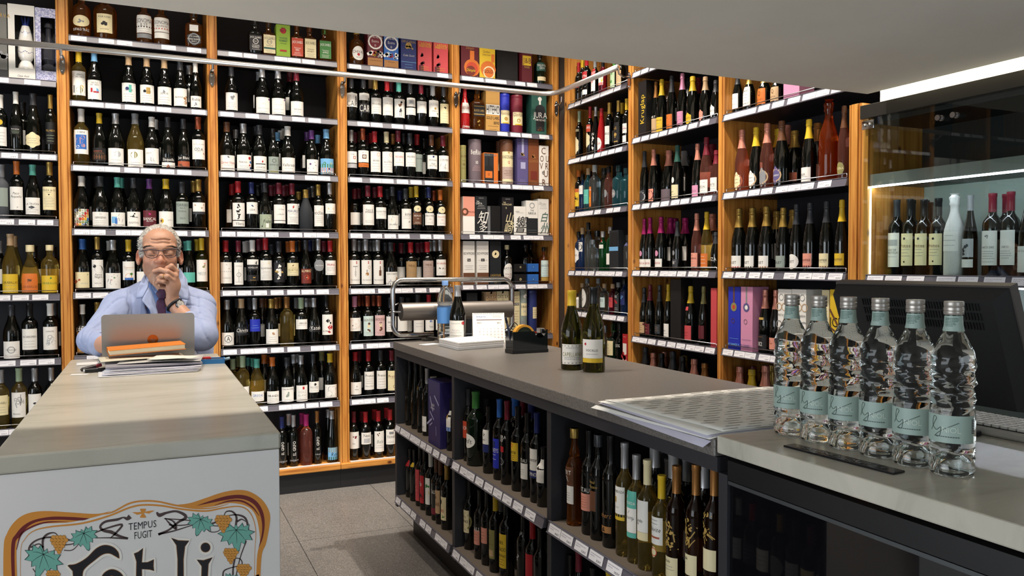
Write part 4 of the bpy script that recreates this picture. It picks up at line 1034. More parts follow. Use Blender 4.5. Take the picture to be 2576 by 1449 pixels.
bcell(4,1.277,'H',2,"""box 1069 1167 515 w .08|R,0,0,1,.14,br;T,BOWMORE,.5,.72,.06,dg;R,.35,.54,.65,.6,k;T,No1,.5,.57,.035,w;P,.36,.44,3;R,0,.14,1,.28,br|white carton with brown foot, square dark number plate
box 1184 1282 515 w .08|R,0,0,1,.14,br;T,BOWMORE,.5,.72,.06,dg;R,.35,.54,.65,.6,k;T,12,.5,.57,.035,w;P,.36,.44,3;R,0,.14,1,.28,br;R,.1,.565,.9,.57,gr|white carton with brown foot, barred number plate
box 1293 1385 515 deep .08|D,.5,.7,.09,cr;R,.36,.62,.64,.78,cr;B,.5,.7,.05,br;T,LAGAVULIN,.5,.22,.05,gd;T,16,.5,.14,.05,gd;O,.5,.06,.03,gd|black carton with cream oval badge
1432 548 sp:86 k cr|700 842 w .98 e!T,BLACK IRISH,.5,.72,.13,k;P,.5,.6,2;T,MADE,.5,.36,.13,wn;T,DARK,.5,.2,.13,wn
box 1497 1594 705 k .08 .02 .088|O,.5,.6,.12,cr;D,.5,.6,.07,ol|black carton stacked on another
box 1497 1594 790 k .08 .02 0|O,.5,.5,.12,cr;D,.5,.5,.07,ol|black carton under another
box 1606 1696 702 b .08 .02 .088|O,.5,.6,.12,nb;D,.5,.6,.07,lb|blue carton stacked on another
box 1606 1696 790 b .08 .02 0|O,.5,.5,.12,nb;D,.5,.5,.07,lb|blue carton under another
1585 535 3sp k k
1628 530 3sp k k
1672 525 3sp k k
1738 565 sp:78 a k|675 812 ice .95!T,SHACKLETON,.5,.68,.13,nb;P,.1,.5,4,b|815 848 gd""")
bcell(4,.925,'H',1,"""box 1100 1190 945 deep .08|T,TALISKER,.5,.6,.05,s|plain dark carton behind the roll
box 1258 1350 935 tn .08|T,CAOL ILA,.5,.88,.07,dg;T,MOCH,.5,.8,.04,dg;B,.5,.97,.05,k|tan carton with dark hills
box 1352 1448 930 cr .08|T,CAOL ILA,.5,.88,.07,dg;T,12,.5,.8,.04,br;B,.5,.97,.05,k|cream carton with dark hills
box 1462 1540 932 cr .08|R,.05,.68,.95,.74,k;T,CAMERI,.6,.71,.04,w;O,.4,.2,.09,k;T,B,.4,.2,.1,k;P,.3,.55,5,br;P,.78,.9,3,br|cream carton with black monogram
tube 1546 1612 918 gg .08 .01 0 gg|R,.1,.42,.9,.7,cr;T,OBAN,.5,.62,.05,k;T,14,.5,.52,.07,s;B,.5,.86,.08,w;B,.4,.25,.12,gr;B,.7,.2,.12,gr;P,.3,.4,4|tall stone-patterned whisky tube
tube 1622 1696 925 nb .08 .01 0 nb|R,.35,.36,.9,.62,cr;P,.4,.55,4,br;R,0,.02,1,.06,fire|dark blue whisky tube with cream square""")
# ---- cross wall
def rcell(z, zm, place, txt, off=.062):
    b_ = RB[0 if 'gin bay' in place else 1 if 'sparkling bay' in place else 2]
    cell('r', XR, z+.0005, zm, place, txt, b_[2]+.001, b_[1]-.001, off=off)
g1 = ', gin bay'
rcell(2.512,'I','sixth shelf up'+g1,"""222 140 bx:60 k r|285 335 r .9!D,.5,.5,.4,w
240 100 bx:60 k y
285 80 bx:75 k r|200 295 r!T,MARTINI,.5,.6,.22,w|350 390 w
385 90 bx:66 k gr|162 240 r!T,Y PRAT,.5,.5,.3,w|230 350 w!D,.5,.7,.14,r;P,.2,.5,3,sal
450 90 bx:72 m k|185 300 w!R,0,.6,1,1,nb;T,CAMPA,.5,.75,.2,w;D,.7,.4,.2,y;R,0,0,1,.2,r
545 90 bx:60 k g|160 320 lg!D,.5,.75,.1,g;B,.5,.3,.14,g
600 80 sp:80 k br|175 300 tn!P,.3,.7,4,br""")
rcell(2.134,'I','fifth shelf up'+g1,"""255 528 bx:64 k lg|665 690 _!T,AGUIRRE,.5,.5,.8,cr|735 870 cr .8 s
345 490 bx:66 k r|630 690 fire!T,AGUIRRE,.5,.6,.3,w|700 815 cr .8 s
392 492 bu:70 k s|670 860 _!T,MEN,.4,.8,.12,w;B,.5,.6,.12,w;B,.4,.4,.12,w;B,.55,.2,.12,w|#white scribbles
440 505 fl:72 R r|735 838 w .9 e!T,SODA,.5,.5,.18,r
505 458 bx:78 k gd|640 792 w!T,Hidez,.5,.6,.17,dg,i;P,.2,.4,3
580 440 bx:76 k gd|610 780 k!T,g-li,.5,.72,.16,gd;B,.5,.4,.16,gd;R,.1,.04,.9,.09,gd
648 425 bx:70 k y|620 700 w!D,.5,.5,.3,r;R,0,.45,1,.5,nb|720 775 w .8
610 460 2bx k y""")
rcell(1.768,'I','fourth shelf up'+g1,"""220 1050 2gi k r
248 1018 gi:66 k o|1165 1312 y!B,.6,.4,.2,k;R,0,.8,1,1,r
272 1050 gi:62 b k|1140 1212 w!P,.3,.6,3
330 1000 gi:78 t tn|1170 1290 t!P,.4,.6,1,w
383 973 gi:95 c w|1145 1312 o .35!T,EVA,.5,.85,.1,w;R,.3,.2,.7,.5,y
460 1000 2gi c k
500 983 gi:76 p k|1170 1235 gr .5 e
585 978 gi:118 t k|1165 1235 gr .45 e!T,LA,.5,.5,.3,w
645 1000 gi t k""")
rcell(1.371,'J','third shelf up'+g1,"""208 200 gi:60 b k|330 440 w .9 s!T,GELE,.5,.5,.12,dg
262 168 gi:62 b tn|280 355 w!O,.5,.5,.42,k;T,LURY,.5,.6,.2,dg
290 195 2gi c k
318 125 gi:60 c k
350 262 gi:88 c gr
385 190 2gi c k
432 195 gi:62 e s|300 330 w!P,.3,.7,2|250 280 _!D,.5,.5,.4,r
490 160 gi:62 e s|370 458 w!T,5,.3,.6,.3,k
box 505 578 185 deep .09 .01|R,0,.5,1,.6,lb;D,.5,.84,.07,gr;R,.1,.55,.9,.95,k;R,0,.5,1,.6,lb|dark gin carton with blue band
600 228 gi:52 c k|240 310 nb .9!O,.5,.5,.3,w""")
rcell(1.095,'J','second shelf up'+g1,"""205 690 gi:50 c k|708 800 w!X,NAZA,.5,.5,.4,k
235 605 gi:60 c tn
305 568 gi:82 c gr|650 800 w .8 e!X,GIN,.5,.5,.3,k
395 568 gi:70 c gr
445 610 gi:74 c tn|720 800 ice .9!T,IN,.6,.7,.3,nb
510 612 gi:66 m tn|720 800 cerise .9!T,IN,.6,.7,.3,maroon
555 600 gi:56 k gr|700 830 dg!T,EXI,.5,.9,.15,w;B,.5,.6,.2,r;P,.1,.2,2,w
602 568 gi:56 b k|680 780 nb!T,AP,.5,.6,.3,lb""")
rcell(.70,'J','lowest shelf'+g1,"""447 940 gi:50 c s
518 925 gi:110 G g|1070 1185 cr .8!B,.5,.75,.12,lg;T,Flor,.5,.5,.1,dg;P,.1,.35,4;D,-.05,1.35,.18,r
565 920 gi:70 k k|1090 1120 _!T,BULLDOG,.5,.5,.8,w
box 585 622 1010 r .08 .01|R,.1,.1,.9,.8,w;B,.5,.5,.16,r;P,.82,.94,1,w|red and white gin carton
400 950 gi:60 c k
340 950 gi:60 c k""")
g2 = ', sparkling bay'
rcell(2.164,'I','fifth shelf up'+g2,"""box 765 832 268 k .09 .0|X,Kruglap,.5,.5,.5,y|tall black carton with gold lettering
872 288 ch:68 k bz|585 700 tn .9!T,APART,.4,1.12,.16,w;T,BRUT,.5,.2,.12,br
935 263 ch:96 k y|568 690 y!T,CHAMPAGNE,.5,.8,.08,br;T,APART,.5,.25,.16,gd;P,.4,.6,2
1000 300 2ch k br
1022 232 ch:90 k dg|542 660 o!T,Clicq,.4,.8,.1,maroon;T,ART,.5,.2,.15,bric
1110 212 ch:92 k p|518 630 p!T,ART,.35,.25,.15,maroon;P,.4,.6,2
1165 250 2ch k k
1195 238 ch:112 k y|530 622 y .6 s!T,DEUTZ,.5,.55,.14,br
1240 250 2ch k wn
1300 240 ch:105 k tn|503 592 sal .5 s
1385 270 ch:90 k dg|465 560 w .6 s!T,BRUT,.5,.5,.12,dg""")
rcell(1.769,'I','fourth shelf up'+g2,"""775 863 ch:80 k dg|1180 1285 dg .8!O,.5,.5,.42,s
825 900 2ch k k
872 842 ch:88 k sal|1165 1268 sal .8!O,.5,.5,.42,maroon;D,.5,.75,.05,maroon
925 870 2ch k k
998 850 2ch k sal|1165 1260 mauve
1068 808 ch:98 k gk|1130 1242 cr!T,Agustí,.4,.5,.1,dg,i;P,.1,.3,2|1065 1115 w .3 e
1125 855 2ch k gr
1168 900 2ch k k
1235 795 ch:92 k sal|1135 1228 p!T,ROCA,.5,.5,.2,mauve
1310 742 ch:112 p wn|1088 1202 w!T,GREGAL,.5,.5,.16,dg;P,.2,.35,2;T,Brut,.75,.8,.07,gr
1360 800 2ch k wn
1390 850 ch:100 p wn|1070 1185 w!T,PARTE,.5,.5,.16,dg;P,.2,.35,2""")
q = '|415 482 w!T,felistia,.5,.55,.3,r,i|%d %d %s .3 e'
rcell(1.376,'J','third shelf up'+g2,"""758 95 ch:78 k m|415 482 w!T,felistia,.5,.55,.3,r,i|348 392 p .35 e
805 86 ch:82 k m|415 482 w!T,felistia,.5,.55,.3,r,i|348 392 dg .35 e
893 80 ch:98 k m|412 482 w!T,felistia,.5,.55,.3,r,i|345 392 p .35 e
965 88 2ch k m
1005 92 2ch k m
1022 115 ch:80 k dg|415 485 dg!T,W,.5,.6,.4,w,i|345 385 gr .35 e
1085 88 2ch k m
1175 52 ch:90 p sal|365 475 sal!T,GERMINIA,.5,.6,.13,maroon;P,.2,.4,2;T,IRADA,.4,.85,.07,br
1255 40 ch:96 y y|370 480 o!P,.3,.8,3,w
1302 55 2ch k sal
1325 200 ch:70 k dg|400 430 _!T,LEZA,.5,.5,.9,w""")
rcell(.981,'J','second shelf up'+g2,"""740 640 ch:76 k dg|915 1000 tn!P,.3,.7,3,br;D,.95,.85,.14,maroon
805 618 ch:80 k wn|930 1012 maroon .8!P,.3,.6,2,sal
880 622 ch:76 k dg|935 1010 dg!P,.3,.7,3,tn
950 615 ch:66 k y|930 1040 w!T,Agustí,.4,.5,.1,dg,i;P,.1,.3,2
box 968 1050 575 k .08 .02||tall black translucent carton
1125 628 ch:100 k y|945 1060 cerise!P,.3,.5,2,maroon|795 825 cerise .4
1230 630 ch:82 k ol|945 1050 maroon .9
box 1285 1332 645 cerise .09 .0||tall cerise carton""")
rcell(.59,'J','lowest shelf'+g2,"""750 1110 ch k dg
820 1155 ch k sal
885 1160 ch k k
918 1148 2ch k sal
995 1148 ch k dg
1050 1185 ch k k
1080 1178 2ch k gd
1155 1205 ch k sal
1240 1238 ch k bz""")
g3 = ', champagne bay'
rcell(2.162,'K','fifth shelf up'+g3,"""135 60 ch:60 k dg|200 302 w .9!P,.3,.7,2
228 60 ch:84 k gd|148 282 w!T,ELMONT,.5,.8,.1,dg;P,.3,.6,3;T,SAVE BRUT,.5,.15,.08,dg
330 60 ch:95 k gd|158 265 o!T,Q,.5,.7,.28,br;T,BILLECART,.5,.3,.1,br
415 60 ch:88 k gd|148 243 tn!T,Q,.5,.7,.28,br;T,SALMON,.5,.3,.1,br
box 458 566 80 p .09 .0||pink champagne carton""")
rcell(1.770,'K','fourth shelf up'+g3,"""180 446 ch:100 p sal|730 845 cr .55 s!O,.5,.5,.4,cop;P,.4,.6,2,br
275 430 ch:96 k y|720 832 w .6 s!O,.5,.5,.4,tn;P,.4,.6,2,br
350 403 ch:102 p sal|700 822 gr .6 s!O,.5,.5,.4,tn
425 440 2ch k y
448 386 ch:112 k br|690 805 vio .6 s!O,.5,.5,.4,tn;T,LAURENT,.5,.5,.1,w
485 415 2ch k sal
535 452 2ch k gd|730 790 cop
632 376 ch:102 k y|695 792 w!T,INGER,.4,.5,.16,dg;D,.1,.85,.09,r;P,.2,.35,1
690 400 2ch k bz|675 785 w
765 245 tw:135 o -
870 285 ch:88 p br|660 745 ol .7 e!T,RUINA,.5,.5,.2,cr""")
br_ = '1296 1380 w!T,BRUET,.4,.45,.22,dg;O,.25,.82,.12,gr;R,0,0,1,.14,%s'
rcell(1.374,'K','third shelf up'+g3,("""128 1010 2ch k gd
160 978 ch:105 k gd|"""+br_%'cerise'+"""
250 973 ch:105 k gd|"""+br_%'k'+"""
215 1000 2ch k gd
345 964 ch:108 k gd|"""+br_%'bz'+"""
415 995 2ch k gd
458 972 ch:100 k gd|1296 1380 gg!T,BRUET,.5,.45,.2,dg
525 985 2ch k gd
548 948 ch:92 k dg|1285 1387 w 1.05 e!T,BRUET,.4,.5,.18,dg;O,.3,.75,.1,gr
640 938 ch:98 k dg|1280 1372 sal!T,DRAPPIER,.5,.5,.17,maroon;P,.2,.35,1;R,0,0,1,.1,maroon
752 928 ch:102 k dg|1280 1374 cr!T,DRAPPIER,.5,.5,.17,dg;P,.2,.35,1;R,0,0,1,.08,br
855 918 ch:98 k y|1280 1362 y!T,DRAPPIER,.5,.5,.17,br;P,.2,.35,1"""))
SUNB = 'O,.25,.88,.05,gr;O,.75,.88,.05,gr;O,.5,.74,.06,tn;O,.08,.74,.06,tn;O,.92,.74,.06,tn;T,MOET & CHANDON,.5,.62,.03,dg;O,.1,.48,.06,gr;O,.9,.48,.06,gr;O,.3,.4,.05,tn;O,.7,.4,.05,tn;O,.12,.25,.06,gr;O,.88,.25,.06,gr;O,.5,.28,.06,tn'
rcell(.985,'L','second shelf up'+g3,"""box 222 350 262 roy .1 .0|R,.42,.75,.55,1,br;D,.48,.68,.07,ol;D,.48,.68,.035,fire;O,.42,.46,.04,br;P,.15,.18,1,lb;T,POMMERY,.5,.08,.05,lb|royal blue champagne carton with medallion
box 357 485 262 p .1 .0|R,.42,.75,.55,1,gr;D,.48,.68,.07,vio;D,.48,.68,.035,w;O,.42,.46,.04,mauve;P,.15,.18,1,vio;T,POMMERY,.5,.08,.05,vio|pink champagne carton with medallion
622 290 ch:155 k sal|780 948 bk .9!T,2012,.4,.4,.26,w;P,.75,.85,1,bz|595 620 gd .5
735 295 ch:140 k sal|815 940 sal!T,MOET,.5,.5,.1,maroon;O,.4,.7,.08,maroon
box 754 900 288 w .1 .0|%s|white champagne carton with ring pattern
box 902 1058 290 w .1 .0|%s|white champagne carton with ring pattern
box 1225 1305 295 cr .1 .03|X,CHANDON,.5,.5,.5,gd|cream carton with upright gold lettering
box 1312 1450 292 y .1 .0|T,ICE,.5,.56,.13,k;T,BOX,.5,.34,.13,k;S,br,5|yellow carton with bold black lettering""" % (SUNB, SUNB))
rcell(.59,'L','lowest shelf'+g3,"""275 1080 2ch k wn
358 1118 ch k sal
400 1085 2ch k wn
465 1143 ch k y
515 1112 2ch k sal
622 1105 ch k sal
690 1100 2ch k gd""")
# ---- glass cabinet
cbt = ', inside the lit glass cabinet'
cell('r', XR+.04, 1.3665, 'M', 'inside the lit glass cabinet', """240 933 bx:106 k dg|1128 1332 w!R,.1,.62,.9,.8,s;T,PAGO DE,.5,.5,.06,dg;T,CARRAOVEJAS,.5,.42,.06,dg;P,.1,.3,1
310 938 2bx k k
338 926 bx:108 k k|1130 1324 cr!T,Protos,.5,.62,.11,maroon;D,.5,.84,.04,k;P,.3,.5,3;D,.5,.12,.03,k|958 1000 _!T,P,.5,.4,.8,y
385 940 2bx k k
422 928 bx:108 k k|1130 1322 cr!T,Protos,.5,.62,.11,maroon;D,.5,.84,.04,k;P,.3,.5,3
475 945 2bx k k
520 921 bx:112 k k|1130 1320 cr!T,Protos,.5,.62,.11,maroon;D,.5,.84,.04,k;P,.3,.5,3;D,.5,.12,.03,k
690 885 tw:140 W -|1115 1235 w .9!P,.3,.8,3
768 898 bu:92 k gr|1160 1272 s .95!B,.5,.6,.2,dg;B,.4,.3,.2,k|1285 1335 w
912 886 bx:126 k wn|1110 1322 w!B,.5,.84,.08,gr;T,UNICO 2012,.5,.52,.06,dg;P,.2,.4,4;P,.06,.1,1
1000 890 2bx k wn
1050 873 bx:128 k wn|1105 1320 w!T,UNICO,.5,.52,.06,dg;P,.2,.4,4
1100 868 bu:120 k gr|1205 1365 w!T,SAN CUCO,.5,.82,.08,dg""", -4.4, -2.70, off=.075)
# ================================================================ counters
M_MARB = ramp_mat('cream_marble', [(.25,'98978a'),(.42,'b3afa2'),(.55,'bcb7aa'),(.7,'c1bcaf')], 1.6, detail=9, rough=.26, stretch=(1.2,3.2,1.2), dist=1.2, roughness=.62)
M_PANEL = ramp_mat('white_laminate', [(.3,'d9d6d4'),(.7,'dedbd9')], 5, rough=.35)
M_GREYTOP = ramp_mat('grey_speckled_laminate', [(.35,'57534f'),(.5,'67635f'),(.65,'736f6a')], 260, detail=2, rough=.38)
M_CARC = plain('2b2b30', .5); M_EDGE = plain('4a4844', .45); M_NSHELF = plain('6a6056', .6)
# ---- counter with the painted sign
LXA, LXB, LYA, LYB, LZ = -.26, .243, -3.37, -1.735, 1.07
ct = empty('counter', (0,-2.55,0)); tag(ct, 'white-panelled counter with cream marble top and printed vine sign', 'counter')
def under(o, par):   # parent while keeping world coordinates (parents here are only translated)
    o.parent = par; o.matrix_parent_inverse = par.matrix_basis.inverted(); return o
under(MB().box((LXA,LYA,LZ-.034),(LXB,LYB,LZ), bev=.004).build('marble_top', M_MARB), ct)
fp = under(MB().box((LXA+.004,LYA+.002,.0),(LXB-.003,LYA+.02,LZ-.0345), bev=.001).build('front_panel', M_PANEL), ct)
under(MB().box((LXA+.012,LYA+.0205,0),(LXA+.03,LYB-.02,LZ-.0345)).build('side_panel', M_PANEL), ct)
under(MB().box((LXB-.03,LYA+.0205,0),(LXB-.006,-3.0,LZ-.0345)).build('side_panel', M_PANEL), ct); under(MB().box((LXB-.03,-1.785,0),(LXB-.006,LYB-.02,LZ-.0345)).build('side_panel', M_PANEL), ct)
under(MB().box((LXA+.0305,LYB-.04,0),(LXB-.0305,LYB-.022,LZ-.0345)).build('back_panel', M_PANEL), ct)
SY = LYA+.002
def sg(x, y, lay=0):
    p = hit(x/3.3895, 1200+y/3.3895, 1, SY); return (p[0], SY-.0002-.00006*lay, p[2])
def pmesh(name, pieces, mat, lay, parent=fp, mirror=True):
    """pieces: list of polygons, or of lists of polygons; each piece becomes its own flat print, and again mirrored below"""
    zc = sg(1150,1180)[2]
    for piece in pieces:
        polys = piece if isinstance(piece[0][0], (list,tuple)) else [piece]
        mb = MB(); mm = MB()
        for poly in polys:
            t = triangulate(poly)
            if not t: continue
            v = [sg(x,y,lay) for x,y in poly]; mb.add(v, t); mm.add([(a,b,2*zc-c) for a,b,c in v], [q[::-1] for q in t])
        if mb.f: under(mb.build(name, mat), parent)
        if mirror and mm.f: under(mm.build(name, mat), parent)
def stroke(pts, w, n=6):
    # variable width ribbon polygon through points; w list per control point or number
    c = spline(pts, n); m = len(c); W = w if isinstance(w,(list,tuple)) else [w]*len(pts); L = []; R = []
    for i, p in enumerate(c):
        a = c[max(i-1,0)]; b = c[min(i+1,m-1)]; dx, dy = b[0]-a[0], b[1]-a[1]; l = math.hypot(dx,dy) or 1
        t = i/(m-1)*(len(W)-1); k = min(int(t),len(W)-2); ww = (W[k]+(W[k+1]-W[k])*(t-k))/2
        L.append((p[0]-dy/l*ww, p[1]+dx/l*ww)); R.append((p[0]+dy/l*ww, p[1]-dx/l*ww))
    return [ [L[i],L[i+1],R[i+1],R[i]] for i in range(m-1) ]
OR = plain('d08a35',.5); DR = plain('6b1a1a',.5); BRN = plain('4a3a38',.5); TEAL = plain('6fae9f',.5); INK = plain('141016',.45); GRP = plain('d2923f',.5); GRO = plain('8a5a24',.5); WHT = plain('e6e2da',.5)
lft = spline([(30,1181),(30,620),(60,480),(130,375),(230,312),(380,290),(600,302),(820,314),(950,290)],6)+spline([(950,290),(870,322),(760,352),(600,385),(480,392),(330,402),(235,440),(165,520),(140,640),(160,1181)],6)[1:]
rgt = spline([(1500,238),(1620,222),(1750,180),(1900,130),(2030,110),(2130,125),(2230,190),(2290,280),(2303,370),(2270,560),(2228,700),(2212,1181)],6)+spline([(2178,1181),(2190,700),(2216,560),(2200,400),(2160,295),(2080,240),(1950,222),(1820,250),(1680,262),(1500,238)],6)
pmesh('sign_border', [lft, rgt], OR, 0)
lr = spline([(118,1181),(94,620),(140,480),(250,382),(420,340),(600,340),(765,352)],6)+spline([(765,352),(690,370),(500,364),(350,374),(250,415),(170,505),(125,620),(140,1181)],6)[1:]
rr_ = spline([(1670,246),(1800,200),(1950,158),(2080,155),(2180,200),(2240,290),(2257,400),(2240,520),(2203,610)],6)+spline([(2203,610),(2232,480),(2232,380),(2205,290),(2150,222),(2050,185),(1930,195),(1670,246)],6)[1:]
pmesh('sign_border_red', [lr, rr_, stroke([(140,620),(180,490),(270,425),(400,385),(580,382)],[5,13,15,13,3]), stroke([(1830,240),(1950,205),(2060,205),(2150,255),(2210,330)],[3,13,16,14,4])], DR, 1)
pmesh('sign_fine_line', [stroke([(850,322),(960,298),(1100,226),(1220,204),(1350,210),(1500,242),(1680,268),(1820,262),(1950,228)],[4,13,15,15,15,15,13,9,4]),
  stroke([(178,1181),(175,650),(212,530),(290,458),(430,424),(700,394),(930,330),(1100,262),(1220,238),(1380,245),(1550,274),(1750,290),(1900,264),(2030,250),(2110,280),(2160,360),(2182,480),(2172,650),(2165,1181)],[4,4,5,8,13,15,15,15,15,15,15,14,12,10,9,7,5,4,4])], OR, 1)
vines = []
for pts, w in [([(1110,335),(1085,355),(1050,345),(1000,362),(900,380),(855,420),(880,455),(950,470),(1010,500),(1095,520)],[40,30,12,22,20,18,24,30,22,6]), ([(800,480),(900,440),(1040,405),(985,480),(940,520)],[8,14,18,16,6]), ([(810,520),(930,518),(1090,524)],[6,10,18]),
   ([(1335,300),(1360,325),(1420,305),(1500,292),(1570,320),(1580,350),(1520,385),(1440,450),(1350,490)],[14,34,20,18,26,26,18,16,22]), ([(1405,350),(1450,400),(1500,440),(1480,380),(1410,352)],[6,16,22,14,6]), ([(1400,355),(1520,362),(1640,372)],[8,10,8]), ([(1350,488),(1480,460),(1640,410)],[14,12,8]), ([(1440,408),(1540,412),(1640,400)],[10,10,8]),
   ([(250,680),(250,600),(300,545),(400,515),(520,520),(620,545)],[18,16,14,14,20,12]), ([(370,640),(365,540),(400,490),(460,475),(500,505)],[14,20,18,10,6]), ([(260,600),(330,570),(370,600)],[14,10,14]), ([(550,580),(620,570),(690,545)],[10,10,6]), ([(545,625),(620,620),(690,550)],[8,8,5]),
   ([(1800,400),(1860,380),(1900,390)],[16,14,6]), ([(1790,415),(1880,420),(1960,440)],[6,10,8]), ([(1740,420),(1790,465),(1850,465),(1900,430)],[6,8,8,5]), ([(2010,420),(2015,340),(1980,295),(1930,295),(1905,335)],[18,18,14,10,6]), ([(1935,330),(2020,322),(2090,350),(2115,430),(2110,480)],[6,14,18,18,14]), ([(2020,380),(2060,360),(2095,380)],[16,12,5]),
   ([(2100,545),(2050,680),(2010,850)],[10,9,8]), ([(2020,620),(1990,760),(1985,860)],[14,14,14]), ([(2000,690),(2050,700),(2060,750),(1980,770),(1910,800),(1900,860)],[8,8,10,8,12,14]), ([(280,780),(310,830),(330,900)],[8,8,8])]: vines.append(stroke(pts, w))
pmesh('sign_vine', vines, BRN, 1)
def leafpoly(cx, cy, s, rot):
    pr = [(0,-.55),(.12,-.35),(.35,-.62),(.42,-.40),(.72,-.50),(.66,-.22),(1,-.1),(.72,.06),(.85,.34),(.5,.3),(.42,.55),(.24,.42),(.12,.86),(0,.98),(-.12,.86),(-.24,.42),(-.42,.55),(-.5,.3),(-.85,.34),(-.72,.06),(-1,-.1),(-.66,-.22),(-.72,-.50),(-.42,-.40),(-.35,-.62),(-.12,-.35)]
    c, q = math.cos(rot), math.sin(rot); return [(cx+s*(x*c-y*q), cy+s*(x*q+y*c)) for x,y in pr]
LV = [(715,510,125,-.35),(370,700,170,.35),(1710,390,118,.3),(2015,490,155,-.05),(1980,880,90,.2)]
pmesh('sign_leaf_outline', [leafpoly(x,y,s*1.05,r) for x,y,s,r in LV], plain('24423e',.5), 2)
pmesh('sign_leaf', [leafpoly(x,y,s*.985,r) for x,y,s,r in LV], TEAL, 3)
VN = []
for x,y,s,r in LV:
    vn = []; VN.append(vn)
    for a in (-.9,-.1,.75,1.57,2.4,3.25,4.0):
        vn += stroke([(x,y-.25*s),(x+math.cos(a+r)*.35*s, y-.2*s+math.sin(a+r)*.35*s),(x+math.cos(a+r)*.62*s, y-.1*s+math.sin(a+r)*.6*s)],[5,4,2],3)
pmesh('sign_leaf_vein', VN, plain('24423e',.5), 4)
def disc(x, y, r, n=12): return [(x+r*math.cos(2*PI*i/n), y+r*math.sin(2*PI*i/n)) for i in range(n)]
GRC = []
for cx, cy, s in [(500,565,1),(1900,390,.95),(1965,665,.85),(2075,800,.85),(450,850,.8)]:
    gr = []; GRC.append(gr)
    for j, row in enumerate((4,5,4,3,2,1)):
        for i in range(row): gr.append((cx+(i-(row-1)/2)*30*s+(j%2)*4, cy-52*s+j*25*s, 17*s))
pmesh('sign_grape_outline', [[disc(x,y,r*1.12) for x,y,r in g] for g in GRC], GRO, 4); pmesh('sign_grape', [[disc(x,y,r*.95) for x,y,r in g] for g in GRC], GRP, 5)
pmesh('sign_hourglass', [[(1195,270),(1243,270),(1243,282),(1225,310),(1243,335),(1243,347),(1195,347),(1195,335),(1213,310),(1195,282)], [(1212,312),(1170,322),(1125,300),(1150,300),(1180,300),(1205,296)], [(1230,305),(1270,312),(1318,285),(1290,286),(1260,290),(1235,296)]], OR, 2)
LET = [spline([(578,752),(650,742),(740,690),(820,612),(890,582),(960,597),(1005,640),(1016,692)],5)+spline([(1016,692),(980,670),(930,648),(870,660),(800,712),(735,765),(705,810),(700,900)],5)[1:]+[(705,1050),(790,1080),(900,1060),(880,1110),(780,1140),(680,1120),(635,1040),(630,900),(622,800)],
 spline([(860,900),(880,830),(940,790),(1000,800),(1045,840),(1058,900),(1062,1000),(1080,1100)],5)+spline([(1010,1110),(1000,1000),(998,890),(965,842),(925,850),(905,900)],5),
 [(1145,652),(1180,640),(1216,606),(1207,728),(1260,728),(1310,704),(1306,760),(1312,798),(1280,786),(1207,784),(1210,1040),(1260,1080),(1230,1110),(1180,1090),(1160,1040),(1166,720)],
 [(1462,518),(1520,542),(1612,545),(1575,590),(1562,700),(1564,1040),(1600,1090),(1540,1100),(1515,1050),(1517,700),(1506,580)],
 disc(1752,600,38,16), [(1680,704),(1735,712),(1812,686),(1775,740),(1768,850),(1770,1040),(1800,1090),(1740,1100),(1716,1050),(1722,760)]]
def grow(poly, d):
    n = len(poly); ar = sum(poly[i][0]*poly[(i+1)%n][1]-poly[(i+1)%n][0]*poly[i][1] for i in range(n)); sgn = 1 if ar > 0 else -1; out = []
    for i in range(n):
        a, b = poly[i-1], poly[(i+1)%n]; dx, dy = b[0]-a[0], b[1]-a[1]; l = math.hypot(dx,dy) or 1
        out.append((poly[i][0]+sgn*dy/l*d, poly[i][1]-sgn*dx/l*d))
    return out
pmesh('sign_letter_halo', [grow(p,26) for p in LET], WHT, 5, mirror=False)
pmesh('sign_letter_edge', [grow(p,5) for p in LET], GRO, 6, mirror=False)
pmesh('sign_letter', LET, INK, 7, mirror=False)
mb = MB()
for s_, (x,y), hh, w in (('TEMPUS',(1215,410),66,236),('FUGIT',(1222,490),66,150)):
    c = sg(x,y,3); k = abs(sg(x+100,y)[0]-sg(x,y)[0])/100
    put_text(mb, s_, lambda u, v, c=c: (c[0]+u, c[1], c[2]+v), 0, 0, hh*k, width=w*k, cond=.7)
under(mb.build('sign_motto', INK), fp)

# ---- grey counter with bottle niches (front faces -x at GX)
GX, GZ = 1.17, 1.015; GY0, GY1 = -.985, -3.60
gc = empty('counter', (GX,0,0), -PI/2); tag(gc, 'grey counter with speckled top and open bottle niches along its front', 'counter')
# local x = -world y, local y = world x - GX
def gl(name, a, b, mat, bev=0, par=None): return MB().box(a, b, bev=bev).build(name, mat, par or gc)
gl('counter_top', (.985,-.006,GZ-.04),(3.598,.63,GZ), M_GREYTOP, .003)
gl('top_frame', (.99,0,GZ-.075),(3.60,.03,GZ-.041), M_CARC)
gl('end_panel', (.99,.0,.15),(1.02,.60,GZ-.0755), M_CARC)
for y in (1.86,2.755,3.615): gl('divider', (y-.015,.004,.15),(y+.015,.38,GZ-.0755), M_CARC)
gl('back_board', (1.021,.385,.13),(3.60,.40,GZ-.08), plain('1a1a1e',.6))
gl('plinth', (1.03,.085,0),(5.2,.55,.148), plain('1c1b1c',.5))
rnd = random.Random(5)
NB = [(1.021,1.844),(1.876,2.739),(2.771,3.599)]
for i, (a, b) in enumerate(NB):
    for z in (.585,.21):
        s = shelf_part(gc, a, b, z, .384, None, rnd, .93, wire=False); s.data.materials[0] = M_NSHELF
